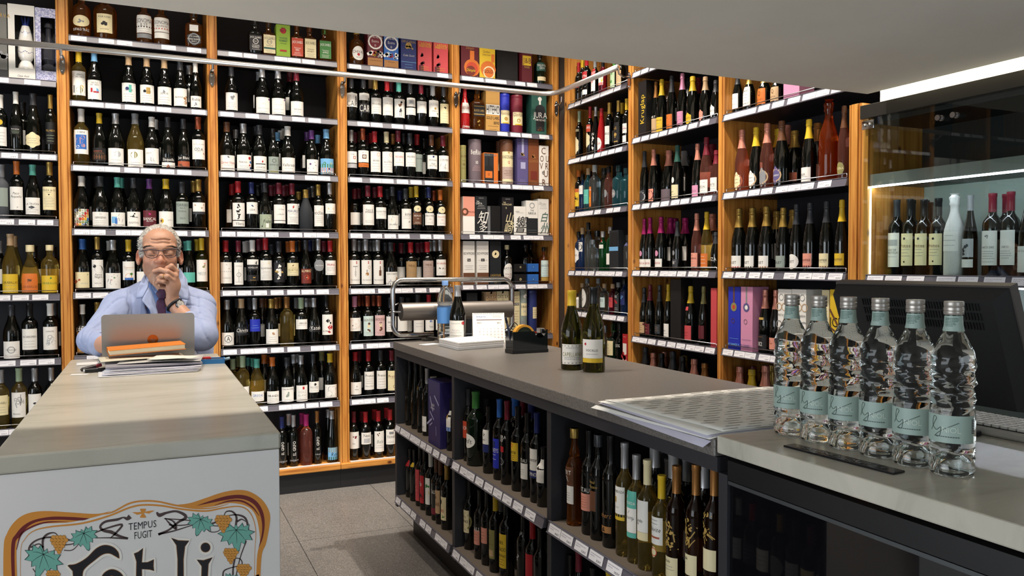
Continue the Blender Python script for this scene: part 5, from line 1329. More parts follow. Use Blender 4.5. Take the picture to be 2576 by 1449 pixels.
# niche behind smoked glass under the marble worktop
gl('fridge_frame', (3.631,.004,GZ-.085),(5.2,.03,GZ-.041), M_BLACK); gl('fridge_frame', (4.55,.004,.15),(4.60,.03,GZ-.086), M_BLACK)
gl('back_board', (3.631,.45,.13),(5.2,.46,GZ-.08), plain('0d0d10',.6)); gl('fridge_shelf', (3.631,.03,.40),(4.549,.44,.41), M_BLACK)
MG, nt, bs = newmat('smoked_glass'); bs.inputs['Base Color'].default_value = (.004,.004,.005,1); bs.inputs['Roughness'].default_value = .02; bs.inputs['Alpha'].default_value = .94; bs.inputs['Specular IOR Level'].default_value = .9
gl('glass_door', (3.632,.012,.15),(4.549,.016,GZ-.0855), MG); gl('glass_door', (4.601,.012,.15),(5.2,.016,GZ-.0855), MG)
gl('door_rail', (3.632,.004,GZ-.095),(4.549,.011,GZ-.0870), plain('55585a',.35,metal=.6))
# marble worktop
wt = MB().box((GX-.004,-5.4,.985),(1.93,-3.602,1.025), bev=.004).build('worktop', M_MARB); tag(wt, 'cream marble worktop continuing the grey counter under the row of water bottles', 'worktop')
# ---- bottles in the niches
pn = ['niche at the end of grey counter','middle niche of grey counter','niche under the wrapping paper']
def ncell(i, z, zm, txt, where): cell('r', GX, z+.0005, zm, where+' shelf, '+pn[i], txt, -NB[i][1]+.001, -NB[i][0]-.001, off=.06, dmax=.36)
ncell(0,.585,'O',"""175 105 fl:52 k k|330 500 _ .8!X,RIESLING,.3,.4,.2,gd
213 110 fl:50 k k|280 500 _ .8!X,GEWURZTRAMINER,.4,.5,.2,gd
250 130 bx:52 k k|270 330 _!T,GW,.5,.5,.3,gd
283 165 bx:60 k s|475 570 w!T,LINDES,.5,.3,.12,gr
320 215 2bx y w
box 310 385 250 ind .09 .012|T,SYRAH,.4,.62,.04,w;T,MALVASIA,.4,.57,.03,w;S,lv,6|deep indigo wine carton with white lines
410 345 bx:56 k k|430 555 w!B,.5,.7,.2,gd;R,.0,.0,1,.2,b
428 350 2bx k k""",'upper')
ncell(0,.21,'O',"""178 660 bx:58 k k|755 790 r .9
205 665 bx:56 k k|770 795 y .9
240 640 bx:58 k k|810 1005 cerise!X,VERMUT,.5,.5,.4,sal
268 655 bx:62 k k|848 1020 r!T,Ela,.5,.7,.16,w,i;B,.5,.3,.2,k
305 685 bx:72 k w|865 1030 w!D,.5,.45,.2,y;B,.7,.7,.14,g;B,.3,.25,.1,br
340 722 bx:66 k br|930 970 _!T,LUSTAU,.5,.5,.6,w|1050 1090 wn
366 735 bx:66 k br|940 1085 tn!T,AGAR,.5,.4,.16,br;B,.5,.7,.12,br
405 762 bx:78 k gd|985 1130 cr!B,.5,.75,.14,k;T,ENRI,.5,.4,.14,r;B,.7,.15,.1,g""",'lower')
ncell(1,.585,'O',"""530 288 bx:64 k dg|500 605 fire!T,NACK,.5,.6,.2,w
583 308 bx:118 G g|595 685 w .95 e!T,Croft,.5,.5,.32,k
655 350 2bx k dg
665 400 bx:74 k k|560 650 w!B,.6,.7,.14,dg;T,DESPINO,.5,.3,.1,dg|652 700 nb
730 355 bx:74 k b|615 800 roy!T,HARVEYS,.5,.6,.14,w;P,.3,.45,2,w;R,.3,.7,.7,.9,nb
778 366 bx:84 k wn|590 640 _!T,SOLERA,.5,.7,.4,w;T,1847,.5,.25,.4,w|665 700 r .5|730 790 _!O,.5,.5,.4,gr
830 345 2bx k b
880 350 2bx k wn
845 402 bx:70 k k|640 755 y .95!T,Inusta,.5,.5,.2,k;D,.5,.85,.1,o;P,.1,.3,3,br
905 440 bx:78 k k|740 765 _!T,LUSTAU,.5,.5,.9,w|770 868 w!P,.3,.6,3
930 350 2bx k nb
965 440 bx:92 k nb|680 815 w!T,inocente,.5,.5,.17,k,i;B,.25,.8,.08,k;T,FINO,.4,.3,.07,gr|817 862 nb!T,DESPINO,.5,.5,.5,w
1003 650 bx:50 k k|720 890 w .9!B,.5,.6,.1,k""",'upper')
ncell(1,.21,'O',"""545 855 bx:70 k k|1065 1205 cr!O,.5,.5,.42,ol;T,PEDRO,.4,.7,.1,k;T,XIMENEZ,.5,.5,.1,k
610 915 bx:60 k k|1165 1200 _!T,STAU,.5,.5,.7,w|1190 1280 sal!P,.3,.7,3,br
655 920 bx:66 k k|1175 1272 sal!P,.3,.7,3,br
705 935 bx:78 k y|1188 1368 ol!P,.5,.8,4,br;R,.1,.08,.9,.3,tn
735 960 2bx k s
775 955 bx:96 k k|1218 1430 y!T,VALDES,.4,.75,.09,k;T,CANDADO,.5,.55,.11,k;T,VALDESPINO,.5,.36,.08,k;P,.1,.25,3,br
880 1040 bx:86 k k|1200 1235 _!B,.5,.5,.6,s|1330 1390 _!B,.5,.5,.4,s
935 1098 bx:88 k r|1340 1500 r
985 1150 bx:70 k k""",'lower')
ncell(2,.585,'Q',"""275 248 lq:145 a gd|590 745 br .82!T,BERT,.5,.7,.22,w;T,R,.5,.35,.3,w|748 895 w .82!P,.2,.6,4
402 268 bx:92 k k|755 800 _!T,LUSTAU,.5,.5,.8,w|808 948 sal!P,.2,.8,5,cop
468 298 sp:115 k dg|690 775 _!T,Montel,.45,.75,.3,gd,i;T,Masana,.6,.3,.3,gd,i|785 950 br .6
572 310 bx:118 k k|950 1020 _!T,Robert,.5,.5,.6,bz,i|1075 1130 bz .9!B,.5,.5,.4,k
683 368 bx:140 y s|750 975 w!T,MENDOZA,.6,.82,.09,k;R,.1,.42,.5,.62,gd;T,Moscatel,.45,.25,.06,gr,i|977 1025 y!R,0,.6,1,1,k
785 468 bx:120 y s|790 930 t!T,B,.4,.65,.22,w;T,OCHOA,.6,.3,.18,w|930 1130 w!T,MOSCATEL,.5,.6,.1,dg;S,gr,4|1132 1172 t
930 350 2bx k s
862 503 bx:165 y cr|862 1120 w!B,.15,.65,.2,cop;T,ondo,.55,.36,.1,k;T,De,.4,.26,.09,k|1122 1188 cr
940 452 2bx k s
1050 498 2bx k s
1085 435 2bx k s
985 632 bx:135 y y|1000 1225 w!T,Chivite,.5,.55,.16,k,i;R,.15,.22,.85,.29,cop;P,.75,.88,2|1245 1335 cr .3 e!O,.5,.5,.4,fire
1105 555 bx:172 A bz|1000 1310 _ .85!B,.3,.8,.1,gd;B,.6,.85,.07,gd;B,.3,.55,.12,gd;B,.75,.6,.1,gd;B,.5,.35,.12,gd;B,.25,.25,.1,gd;B,.75,.25,.1,gd;S,gd,18|1330 1500 cr!T,Fiuralis,.4,.8,.14,k,i;P,.4,.55,2
1200 485 2bx k s
1220 600 2bx k y
1265 545 bx:160 A bz|980 1290 _ .85!B,.3,.8,.1,gd;B,.6,.85,.07,gd;B,.3,.55,.12,gd;B,.75,.6,.1,gd;B,.5,.35,.12,gd;B,.25,.25,.1,gd;S,gd,18|1310 1480 cr!T,ralis,.4,.8,.14,k,i
1335 490 2bx k s
1362 600 2bx k y
1415 525 bx:140 A bz|930 1240 _ .85!B,.3,.8,.1,gd;B,.6,.85,.07,gd;B,.3,.55,.12,gd;B,.5,.35,.12,gd;S,gd,16|1265 1440 cr""",'upper')
ncell(2,.21,'Q',"""215 1255 bx:80 k k
305 1235 bx:90 k wn
430 1380 bx:90 k k
560 1400 bx:90 k y
680 1450 bx k r""",'lower')
# low bottle niche in the aisle side of the marble counter (mirrored in the smoked glass)
nu_ = empty('niche_shelf', (LXB-.006,0,0), PI/2); tag(nu_, 'dark low bottle niche set into the aisle side of the marble counter', 'shelving')
for nm_, a_, b_ in (('back_board',(-2.985,.2,.05),(-1.80,.21,1.03)),('side_board',(-2.995,.0,.02),(-2.985,.21,1.03)),('side_board',(-1.80,.0,.02),(-1.79,.21,1.03)),('plinth',(-2.985,.02,0),(-1.80,.199,.12))): MB().box(a_,b_).build(nm_, M_CARC, nu_)
for z_ in (.155,.56): shelf_part(nu_, -2.984, -1.801, z_, .198, None, rnd, .9, wire=False)
for k_ in range(14):
    low = k_ < 8; y_ = -2.94+.078*k_ if low else -2.9+.15*(k_-8); lc_ = ['w','cr','s','gr','w','dg','s'][k_ % 7]
    make_bottle((LXB-.006-.07,y_,(.1555 if low else .5605)), PI/2, .30, .074, 'bx', 'k', ['k','wn','dg','gd','k','r','s'][k_ % 7], [(.06,.145,.92,lc_,'e' if k_ % 4 == 3 else 'r',['P,.3,.7,3'])], ('lower' if low else 'upper')+' shelf, niche in marble counter side', '')
pm_ = spline([(-3.30,.98),(-3.20,1.0),(-3.10,.93),(-3.03,.80)],6)
mb = MB()
for (a0,b0),(a1,b1) in zip(pm_,pm_[1:]): mb.add([(LXB-.0055,a0,b0-.012),(LXB-.0055,a1,b1-.012),(LXB-.0055,a1,b1+.012),(LXB-.0055,a0,b0+.012)],[(0,1,2,3)])
under(mb.build('side_sign_border', DR), ct)
# ================================================================ glass cabinet beside the champagne shelves
cab = empty('display_cabinet', (XR,0,0), -PI/2); tag(cab, 'lit glass-doored wine cabinet with dark header beside the champagne shelves', 'cabinet')
def cb(name, a, b, mat, bev=0, par=None): return MB().box(a, b, bev=bev).build(name, mat, par or cab)
C0, C1 = 2.656, 4.5     # local x = -world y
M_HEAD = plain('2a2926', .3); M_GREEN = plain('98a69e', .6); M_GREYIN = plain('5a5f5e', .5)
cb('side_post', (C0,.002,.0),(C0+.03,.35,2.0), PINE[2]); cb('header', (C0,-.012,2.0),(C1,.10,2.055), M_HEAD, .002)
cb('back_board', (C0+.031,.33,0),(C1,.345,2.0), M_GREEN)
cb('divider_shelf', (C0+.031,.02,1.735),(C1,.329,1.752), M_GREYIN); cb('divider_front', (C0+.031,.012,1.728),(C1,.0195,1.775), plain('8b8e8c',.3,.4))
cb('top_inner', (C0+.031,.02,1.98),(C1,.329,1.999), plain('1c1c1e',.5)); cb('upper_back', (C0+.031,.315,1.7525),(C1,.3295,1.979), plain('17181a',.5))
s = shelf_part(cab, C0+.031, C1, 1.366, .328, None, random.Random(3), .8, wire=False)
s = shelf_part(cab, C0+.031, C1, .955, .328, None, random.Random(4), .8, wire=False)
cb('base', (C0,.002,0),(C1,.33,.15), M_BLACK)
LEDW = plain('eaf0ff', .5, emis=40); LEDG = plain('fff0cf', .5, emis=14)
cb('led_strip', (C0+.034,.021,1.722),(C1,.029,1.7275), LEDW); cb('led_strip', (C0+.034,.021,1.325),(C1,.029,1.330), LEDW)
cb('side_led', (C0+.031,.014,1.372),(C0+.035,.019,1.72), plain('f6ffe6',.5,emis=7))
MGL, nt, bs = newmat('cabinet_glass'); out = nt.nodes['Material Output']
tr = nt.nodes.new('ShaderNodeBsdfTransparent'); tr.inputs[0].default_value = (.90,.95,.93,1); gs = nt.nodes.new('ShaderNodeBsdfGlossy'); gs.inputs['Roughness'].default_value = .0
fr = nt.nodes.new('ShaderNodeLayerWeight'); fr.inputs[0].default_value = .5; pw = nt.nodes.new('ShaderNodeMath'); pw.operation = 'POWER'; pw.inputs[1].default_value = 4.0
ml_ = nt.nodes.new('ShaderNodeMath'); ml_.operation = 'MULTIPLY_ADD'; ml_.inputs[1].default_value = .9; ml_.inputs[2].default_value = .035; mx = nt.nodes.new('ShaderNodeMixShader')
nt.links.new(fr.outputs['Facing'], pw.inputs[0]); nt.links.new(pw.outputs[0], ml_.inputs[0]); nt.links.new(ml_.outputs[0], mx.inputs[0]); nt.links.new(tr.outputs[0], mx.inputs[1]); nt.links.new(gs.outputs[0], mx.inputs[2]); nt.links.new(mx.outputs[0], out.inputs[0])
dy = -hit(2392,500,0,XR)[1]
for a, b, kx in ((C0+.012,dy-.0015,dy-.035),(dy+.0015,dy+.62,dy+.025)):
    d = cb('glass_door', (a,-.006,1.335),(b,-.0015,1.999), MGL)
    k = MB(); kz = 1.945
    k.tube([(kx,-.0062,kz),(kx,-.012,kz)], .011, 14); k.tube([(kx,-.012,kz),(kx,-.024,kz)], [.006,.006], 12); k.tube([(kx,-.024,kz),(kx,-.032,kz)], .0105, 14)
    k.build('knob', M_STEEL, d, auto=40)
h = MB().box((C0+.012,-.014,1.955),(C0+.07,-.0065,1.99), bev=.002)
for x in (C0+.028,C0+.052): h.ball((x,-.015,1.972), (.008,.006,.008), 10)
h.build('hinge', M_CHROME, cab, auto=40)
# cove with LED band above the header
cv = empty('cove_light', (XR,0,0), -PI/2); tag(cv, 'glowing warm LED band in the cove above the glass cabinet', 'light')
MB().box((C0+.05,.045,2.058),(C1,.055,2.135)).build('led_diffuser', LEDG, cv)
MB().box((C0+.05,.0555,2.056),(C1,.075,2.30)).build('cove_board', M_CEIL, cv)
cell('r', XR+.04, .9555, 'U', 'lower shelf of the lit glass cabinet', """2300 300 bx k y|500 700 w
2410 310 bx k y|500 700 w
2440 320 2bx k br
2520 330 bx k y|500 700 w""", -4.4, -2.72, off=.075)
# ---- boxed decanters and carton on the top shelf of the fifth bay
ZT = 2.4205
def bx_(px, py, y=.02): return hit(px/6.04, py/6.04, 1, y)
def window_box(x0, x1, yt, wx0, wx1, wy0, wy1, mat, name, label, dep=.10, inner=M_BLACK):
    a, b = bx_(x0,yt), bx_(x1,yt); X0, X1, ZT1 = a[0], b[0], (a[2]+b[2])/2; w0, w1 = bx_(wx0,yt)[0], min(bx_(wx1,yt)[0], X1-.004); z1, z0 = bx_((wx0+wx1)/2,wy0)[2], bx_((wx0+wx1)/2,wy1)[2]
    c = (X0+X1)/2; o = empty(name, (c,.02+dep/2,ZT)); X0 -= c; X1 -= c; w0 -= c; w1 -= c; H = ZT1-ZT; z0 -= ZT; z1 -= ZT; y0, y1 = -dep/2, dep/2
    m = MB().box((X0,y0,0),(w0,y0+.003,H)).box((w1,y0,0),(X1,y0+.003,H)).box((w0,y0,0),(w1,y0+.003,z0)).box((w0,y0,z1),(w1,y0+.003,H))
    m.box((X0,y0+.003,0),(X0+.003,y1,H)).box((X1-.003,y0+.003,0),(X1,y1,H)).box((X0+.003,y0+.003,0),(X1-.003,y1,.003)).box((X0+.003,y0+.003,H-.003),(X1-.003,y1,H))
    m.build('carton', mat, o); MB().box((X0+.004,y1-.003,.004),(X1-.004,y1,H-.004)).build('carton_back', inner, o)
    tag(o, label, 'box'); return o, (w0+w1)/2, z0, z1, w1-w0
o, wc, z0, z1, ww = window_box(112,518,70,215,510,238,1040, plain('dcdad4',.5), 'window_box', 'white window box holding a painted ceramic decanter, fifth bay')
mb = MB(); put_text(mb, 'Clase Azul', lambda u,v: (wc-.01+u,-.0506,.022+v), 0,0,.010, shear=.25, cond=.8); mb.build('printed_front', M_INK, o)
wx = o.location.x+wc; R = .055
CER = plain('e8e6e2', .12, coat=.5); BLU = plain('26367e', .3)
dcn = MB().lathe([(R*.98,0),(R,.004),(R*.95,.03),(R*.8,.052),(R*.62,.064),(R*.55,.068),(R*.7,.075),(R*.86,.088),(R*.92,.11),(R*.86,.15),(R*.68,.19),(R*.5,.215),(R*.42,.225)], 28).build('decanter', CER, auto=60)
dcn.location = (wx,.0755,ZT+.0035+.026); dcn.scale = (.78,.78,1.22); tag(dcn, 'white ceramic decanter with blue painted leaves inside the window box', 'decanter')
MB().box((wx-.03,.045,ZT+.0035),(wx+.03,.1,ZT+.0293)).build('decanter_plinth', M_BLACK, o).matrix_parent_inverse = o.matrix_basis.inverted()
mb = MB()
for k in range(8):
    a = 2*PI*k/8
    mb.add([(R*.34*math.cos(a-.4),R*.34*math.sin(a-.4),.225),(R*.34*math.cos(a+.4),R*.34*math.sin(a+.4),.225),(R*.55*math.cos(a),R*.55*math.sin(a),.268),(0,0,.232)], [(0,1,2),(1,0,3),(0,2,3),(2,1,3)])
mb.build('crown_stopper', BLU, dcn)
mb = MB(); rnd = random.Random(2)
def on_dec(u, z):
    pf = [(.98,0),(.95,.03),(.8,.052),(.62,.064),(.7,.075),(.86,.088),(.92,.11),(.86,.15),(.68,.19),(.5,.215)]
    r = R*np.interp(z,[p[1] for p in pf],[p[0] for p in pf])+.0008; return (r*math.sin(u/R), -r*math.cos(u/R), z)
for z in (.02,.105,.195):
    for k in range(13):
        u = -R*1.2+2.4*R*k/12; zz = z+.004*math.sin(k*1.3)
        p = [(u+.003*math.cos(t)+.001*math.cos(2*t), zz+.0022*math.sin(t)) for t in [2*PI*i/7 for i in range(7)]]
        mb.add([on_dec(*q) for q in p], [tuple(range(7))])
mb.build('painted_leaves', BLU, dcn)
LAV = ramp_mat('lavender_pattern', [(.4,'8f92bd'),(.5,'d5d5e6'),(.6,'8f92bd')], 90, detail=1, rough=.45)
o, wc, z0, z1, ww = window_box(528,846,125,612,838,270,1080, LAV, 'window_box', 'lavender patterned window box with a dark glass decanter, fifth bay', dep=.1)
wx = o.location.x+wc; R = .047
d2 = MB().lathe([(R*.95,0),(R,.01),(R*.97,.05),(R*.55,.065),(R*.9,.085),(R*.95,.12),(R*.6,.17),(R*.35,.2),(R*.3,.24),(R*.5,.245),(R*.45,.265),(R*.2,.272)], 12).build('decanter', plain('33343a',.08,spec=.7), auto=25)
d2.location = (wx-.004,.072,ZT+.0035+.028); d2.scale = (.9,.9,1.12); tag(d2, 'faceted dark glass decanter inside the lavender window box', 'decanter')
MB().box((wx-.025,.05,ZT+.0035),(wx+.025,.09,ZT+.0313)).build('decanter_plinth', M_BLACK, o).matrix_parent_inverse = o.matrix_basis.inverted()
a, b = bx_(-260,30), bx_(100,30)
make_box(((a[0]+b[0])/2,.07,ZT), 0, b[0]-a[0]-.003, .1, a[2]-ZT, '6a6a66', ['R,0,0,1,.12,deep','B,.85,.3,.1,gr','T,RESERVA,.7,.85,.05,gd'], 'fifth bay', 'plain grey carton beside the white window box')

# ================================================================ things on the grey counter
TZ = GZ+.0004
def yz(px, py, y): return Vector(hit(px, py, 1, y))
RY = -1.03
rh = empty('wrapping_roll_holder', tuple(Vector((1.45,RY,TZ)))); tag(rh, 'chrome tube frame holding a wide grey wrapping roll', 'roll holder')
TL, TR, BL, BR = yz(988,703,RY), yz(1288,703,RY), yz(988,846,RY), yz(1288,842,RY); cr = .055
def arc(c, r, a0, a1, n=7): return [(c[0]+r*math.cos(a0+(a1-a0)*k/n), RY, c[1]+r*math.sin(a0+(a1-a0)*k/n)) for k in range(n+1)]
zt = (TL.z+TR.z)/2; zb = max((BL.z+BR.z)/2, TZ+.032); xa, xb = TL.x, TR.x; e = yz(1090,840,RY).x
path = [(e,RY,zb)]+arc((xa+cr,zb+cr),cr,-PI/2,-PI)+arc((xa+cr,zt-cr),cr,PI,PI/2)+arc((xb-cr,zt-cr),cr,PI/2,0)+arc((xb-cr,zb+cr),cr,0,-PI/2)+[(e+.25,RY,zb)]
under(MB().tube(path, .0125, 12).build('frame_tube', M_CHROME, smooth=True), rh)
rl_, rr2 = yz(1008,782.5,RY), yz(1284,779,RY); rz_ = (rl_.z+rr2.z)/2; rad = .047
under(MB().tube([(rl_.x,RY,rz_),(rr2.x,RY,rz_)], rad, 40).build('paper_roll', plain('6b6560',.33,metal=.55), auto=40), rh)
under(MB().tube([(rl_.x-.0006,RY,rz_),(rl_.x-.0004,RY,rz_)], rad*.86, 30).tube([(rl_.x-.0012,RY,rz_),(rl_.x-.0010,RY,rz_)], rad*.5, 24).build('roll_core', plain('3c3937',.6)), rh)
under(MB().tube([(xa,RY,rz_),(xb,RY,rz_)], .005, 8).build('spindle', M_STEEL, smooth=True), rh)
cl = MB().tube([(e-.03,RY,zb),(e-.03,RY,TZ+.012)], .009, 8).box((e-.06,RY-.02,TZ),(e,RY+.02,TZ+.012), bev=.003); cl.tube([(e-.03,RY,TZ+.02),(e+.015,RY-.03,TZ+.012)], .007, 8)
under(cl.build('clamp', plain('3f3c38',.4,metal=.6), auto=40), rh)
cl = MB().tube([(e+.25,RY,zb),(e+.25,RY,TZ+.012)], .009, 8).box((e+.22,RY-.02,TZ),(e+.28,RY+.02,TZ+.012), bev=.003); under(cl.build('clamp', plain('3f3c38',.4,metal=.6), auto=40), rh)
for x_ in (xa,xb):
    under(MB().tube([(x_,RY,rz_+.03),(x_+(.03 if x_ == xa else -.03),RY,rz_+.045)], .004, 8).tube([(x_,RY,rz_),(x_,RY-.02,rz_)], .006, 8).build('roll_catch', M_STEEL, smooth=True), rh)
# water bottle (PET) and wine bottle behind the note pads
pt = (1.40,-1.135,TZ); Hh = hit(1131,706,1,pt[1])[2]-TZ
pf = [(.036,0),(.042,.008),(.042,.05),(.040,.055),(.042,.06),(.042,.075),(.040,.08),(.042,.085),(.042,.19),(.039,.196),(.042,.204),(.0405,.215),(.041,.225),(.036,.25),(.024,.28),(.014,.292),(.0135,.305)]
k = Hh/.325; pb = MB().lathe([(r*min(k,1.02),z*k) for r,z in pf], 28).build('water_bottle', plain('dfe9ee',.06,trans=.95,ior=1.2), auto=45); pb.location = pt; pb.rotation_euler = (0,0,-.3)
tag(pb, 'clear plastic water bottle with blue label and blue cap behind the note pads', 'bottle')
MB().lathe([(.0165,.3*k),(.0165,.322*k),(.0155,.325*k)], 20).build('cap', plain('7ea6e0',.4), pb, auto=40)
MB().lathe([(.0425,.1*k),(.0425,.185*k)], 28, cap0=False, cap1=False).build('label', plain('5a92d6',.35), pb, smooth=True)
make_bottle((1.430,-1.238,TZ), -.62, hit(1146,718,1,-1.238)[2]-TZ, .084, 'bu','k','s', [(.03,.118,.95,'w','r',['T,Pétalos,.5,.45,.13,s,i','D,.95,.85,.1,r','P,.15,.3,2','P,.8,.82,1'])], 'behind the note pads on the counter', 'white label, red dot')
# desk calendar
cal = empty('desk_calendar', (1.60,-1.235,TZ), -.30); tag(cal, 'white spiral desk calendar standing behind the note pads', 'calendar')
cw, chh, lean = .165, .150, .045
def cface(u, v, off=0): t = v/chh; return (u, -lean*(1-t)-off, v)
MB().add([cface(-cw/2,0),cface(cw/2,0),cface(cw/2,chh),cface(-cw/2,chh),cface(-cw/2,0,-.0015),cface(cw/2,0,-.0015),cface(cw/2,chh,-.0015),cface(-cw/2,chh,-.0015)], [(0,1,2,3),(7,6,5,4),(0,4,5,1),(1,5,6,2),(2,6,7,3),(3,7,4,0)]).build('page', plain('e9e7e2',.6), cal)
MB().add([(-cw/2,lean,0),(cw/2,lean,0),(cw/2,.002,chh),(-cw/2,.002,chh),(-cw/2,lean+.0015,0),(cw/2,lean+.0015,0),(cw/2,.0035,chh),(-cw/2,.0035,chh)], [(0,1,2,3),(7,6,5,4),(0,4,5,1),(1,5,6,2),(2,6,7,3),(3,7,4,0)]).build('back_flap', plain('dedcd6',.6), cal)
mb = MB(); ms = []
its = ['T,RONATEC,.28,.87,.06,b','R,.6,.9,.9,.905,gr','R,.63,.87,.87,.875,gr','R,.6,.84,.9,.845,gr','R,.12,.755,.92,.775,maroon','T,2023,.2,.67,.06,dg','T,abril,.82,.67,.06,dg']
for r_, row in enumerate([['','','','','','1','2'],['3','4','5','6','7','8','9'],['10','11','12','13','14','15','16'],['17','18','19','20','21','22','23'],['24','25','26','27','28','29','30']]):
    for c_, n_ in enumerate(row):
        if n_: its.append('T,%s,%.3f,%.3f,.045,%s' % (n_, .22+c_*.115, .565-r_*.098, 'r' if n_ in ('10','2','9','16','23','30') else 'gr'))
art_mesh(mb, ms, its, lambda u,v: cface(u,v,.0008), cw, chh, 'w'); mb.build('printed_page', ms, cal)
mb = MB()
for k_ in range(22):
    u = -cw/2+.008+k_*(cw-.016)/21; mb.tube([(u, .004*math.cos(t)+.001, chh-.003+.005*math.sin(t)) for t in [2*PI*i/8 for i in range(8)]], .0008, 4, closed=True)
mb.build('spiral_binding', M_DARKGREY, cal)
# note pads
M_PAPER = plain('d9d7d6', .7); M_PAPER2 = plain('cfd0d2', .7)
pa, pb_, pc_ = Vector(hit(1103,870,2,TZ)), Vector(hit(1153,882,2,TZ)), Vector(hit(1267,873,2,TZ))
pd = pa+(pc_-pb_)*1.02
for j, (h0, h1, lab) in enumerate(((0,.0155,'lower pad of white order forms under another pad'),(.016,.036,'upper pad of white order forms on the grey counter'))):
    sh = Vector((.004*j,.003*j,0)); q = [pb_+sh, pc_+sh, pd+sh, pa+sh]; c = sum(q, Vector())/4; c.z = TZ+h0
    mb = MB(); n = 7
    for l in range(n):   # leaves in ragged bundles
        z0 = (h1-h0)*l/n; z1 = (h1-h0)*(l+1)/n; g = .0015*((l*7) % 3-1)
        p = [(v.x-c.x)*(1+g*4) for v in q]; r = [(v.y-c.y)*(1+g*4) for v in q]
        mb.add([(p[i],r[i],z0) for i in range(4)]+[(p[i],r[i],z1-.0002) for i in range(4)], [(3,2,1,0),(4,5,6,7),(0,1,5,4),(1,2,6,5),(2,3,7,6),(3,0,4,7)])
    o = mb.build('note_pad', M_PAPER if j else M_PAPER2); o.location = c; tag(o, lab, 'pad')
cc = Vector(hit(1080,866,2,TZ)); o = MB().box((-.045,-.028,0),(.045,.028,.0006)).build('card', M_PAPER); o.location = (cc.x,cc.y,TZ); o.rotation_euler = (0,0,.35); tag(o, 'small white card beside the note pads', 'card')
# tape dispenser box
A, B, C_ = Vector(hit(1290.7,890.7,2,TZ)), Vector(hit(1377.7,885.7,2,TZ)), Vector(hit(1267.5,886,2,TZ))
ux = (B-A).normalized(); L = (B-A).length; ang = math.atan2(ux.y,ux.x); wd = .075
td = empty('tape_dispenser', A, ang); tag(td, 'glossy black tape dispenser box holding a roll of orange tape', 'tape dispenser')
hd = .098
prof = [(0,0),(L,0),(L,hd+.006),(L*.93,hd+.006)]+[(L*.79+.03*math.cos(t), hd+.004+.036*math.sin(t)) for t in [-.05-PI*.9*i/8 for i in range(9)]]+[(L*.60,hd),(0,hd)]
mb = MB(); tri = triangulate(prof)
for y0, y1 in ((0,.003),(wd-.003,wd)):
    n = len(prof); mb.add([(x,y0,z) for x,z in prof]+[(x,y1,z) for x,z in prof], tri+[tuple(i+n for i in t[::-1]) for t in tri]+[(i,n+i,n+(i+1)%n,(i+1)%n) for i in range(n)])
mb.box((0,.003,0),(.003,wd-.003,hd)).box((L-.003,.003,0),(L,wd-.003,hd)).box((.003,.003,0),(L-.003,wd-.003,.004))
mb.build('box_shell', plain('0b0e0d',.07,spec=.7), td); MB().box((-.003,-.003,0),(L+.003,wd+.003,.016), bev=.002).build('base_band', plain('0d0d0f',.3), td)
MB().box((.034,.0032,.0045),(.037,wd-.0032,hd-.01)).build('divider', plain('0b0e0d',.2), td)
mb = MB(); cx_, cz_, ro, ri = L*.40, .075, .052, .042
for y0, y1 in ((.022,.05),):
    v = []; n = 36
    for k_ in range(n):
        a = 2*PI*k_/n
        for r_, yy in ((ro,y0),(ro,y1),(ri,y1),(ri,y0)): v.append((cx_+r_*math.cos(a), yy, cz_+r_*math.sin(a)))
    mb.add(v, [(4*k_+j, 4*((k_+1)%n)+j, 4*((k_+1)%n)+(j+1)%4, 4*k_+(j+1)%4) for k_ in range(n) for j in range(4)])
tp = mb.build('tape_roll', plain('d99a35',.35)); tp.parent = td; autosmooth(tp, 40)
MB().tube([(cx_,.024,cz_),(cx_,.048,cz_)], ri-.001, 28).build('tape_core', plain('26301f',.4), td, auto=40)
MB().box((L*.84,.02,hd-.012),(L*.98,.055,hd+.010), bev=.002).build('cutter', M_CHROME, td)
pn_ = empty('pen', A+ux*.012+Vector((-ux.y,ux.x,0))*.03+Vector((0,0,.006)), ang); tag(pn_, 'dark blue pen leaning in the tape dispenser box', 'pen')
MB().tube([(.004,0,0),(-.03,.0,.142)], .005, 10).build('barrel', plain('1a2038',.3), pn_, smooth=True); MB().tube([(-.0285,0,.134),(-.034,.0,.158)], [.0062,.005], 10).build('pen_cap', plain('12162a',.25), pn_, smooth=True)
# two wine bottles
for (px,py), top, cap, labs, hint, rz2 in (((1492,937),723,'k',[(.036,.052,.95,'y','r',[]),(.0525,.122,.95,'w','r',['T,VOCALLIS,.5,.42,.12,dg','D,.2,.75,.07,r','P,.2,.22,1'])],'white label, yellow base band',-.70),
      ((1449,931),731,'y',[(.022,.098,.97,'w','r',['T,CAPELLANIA,.5,.5,.2,ol','P,.26,.34,2','R,0,.9,1,.93,ol','R,0,.05,1,.09,gr','P,.8,.82,1'])],'wide cream label',-.45)):
    p = hit(px,py,2,TZ); D = .084; p = (p[0]+.02,p[1]+.03,TZ) if px > 1480 else (p[0]+.002,p[1]+.036,TZ)
    hh = hit(px,top,1,p[1])[2]-TZ
    make_bottle(p, rz2, hh, D, 'bu', 'g', cap, labs, 'standing alone on grey counter', hint)
GLASS['g'].node_tree.nodes['Principled BSDF'].inputs['Base Color'].default_value = (*lin('4a4a14'),1)
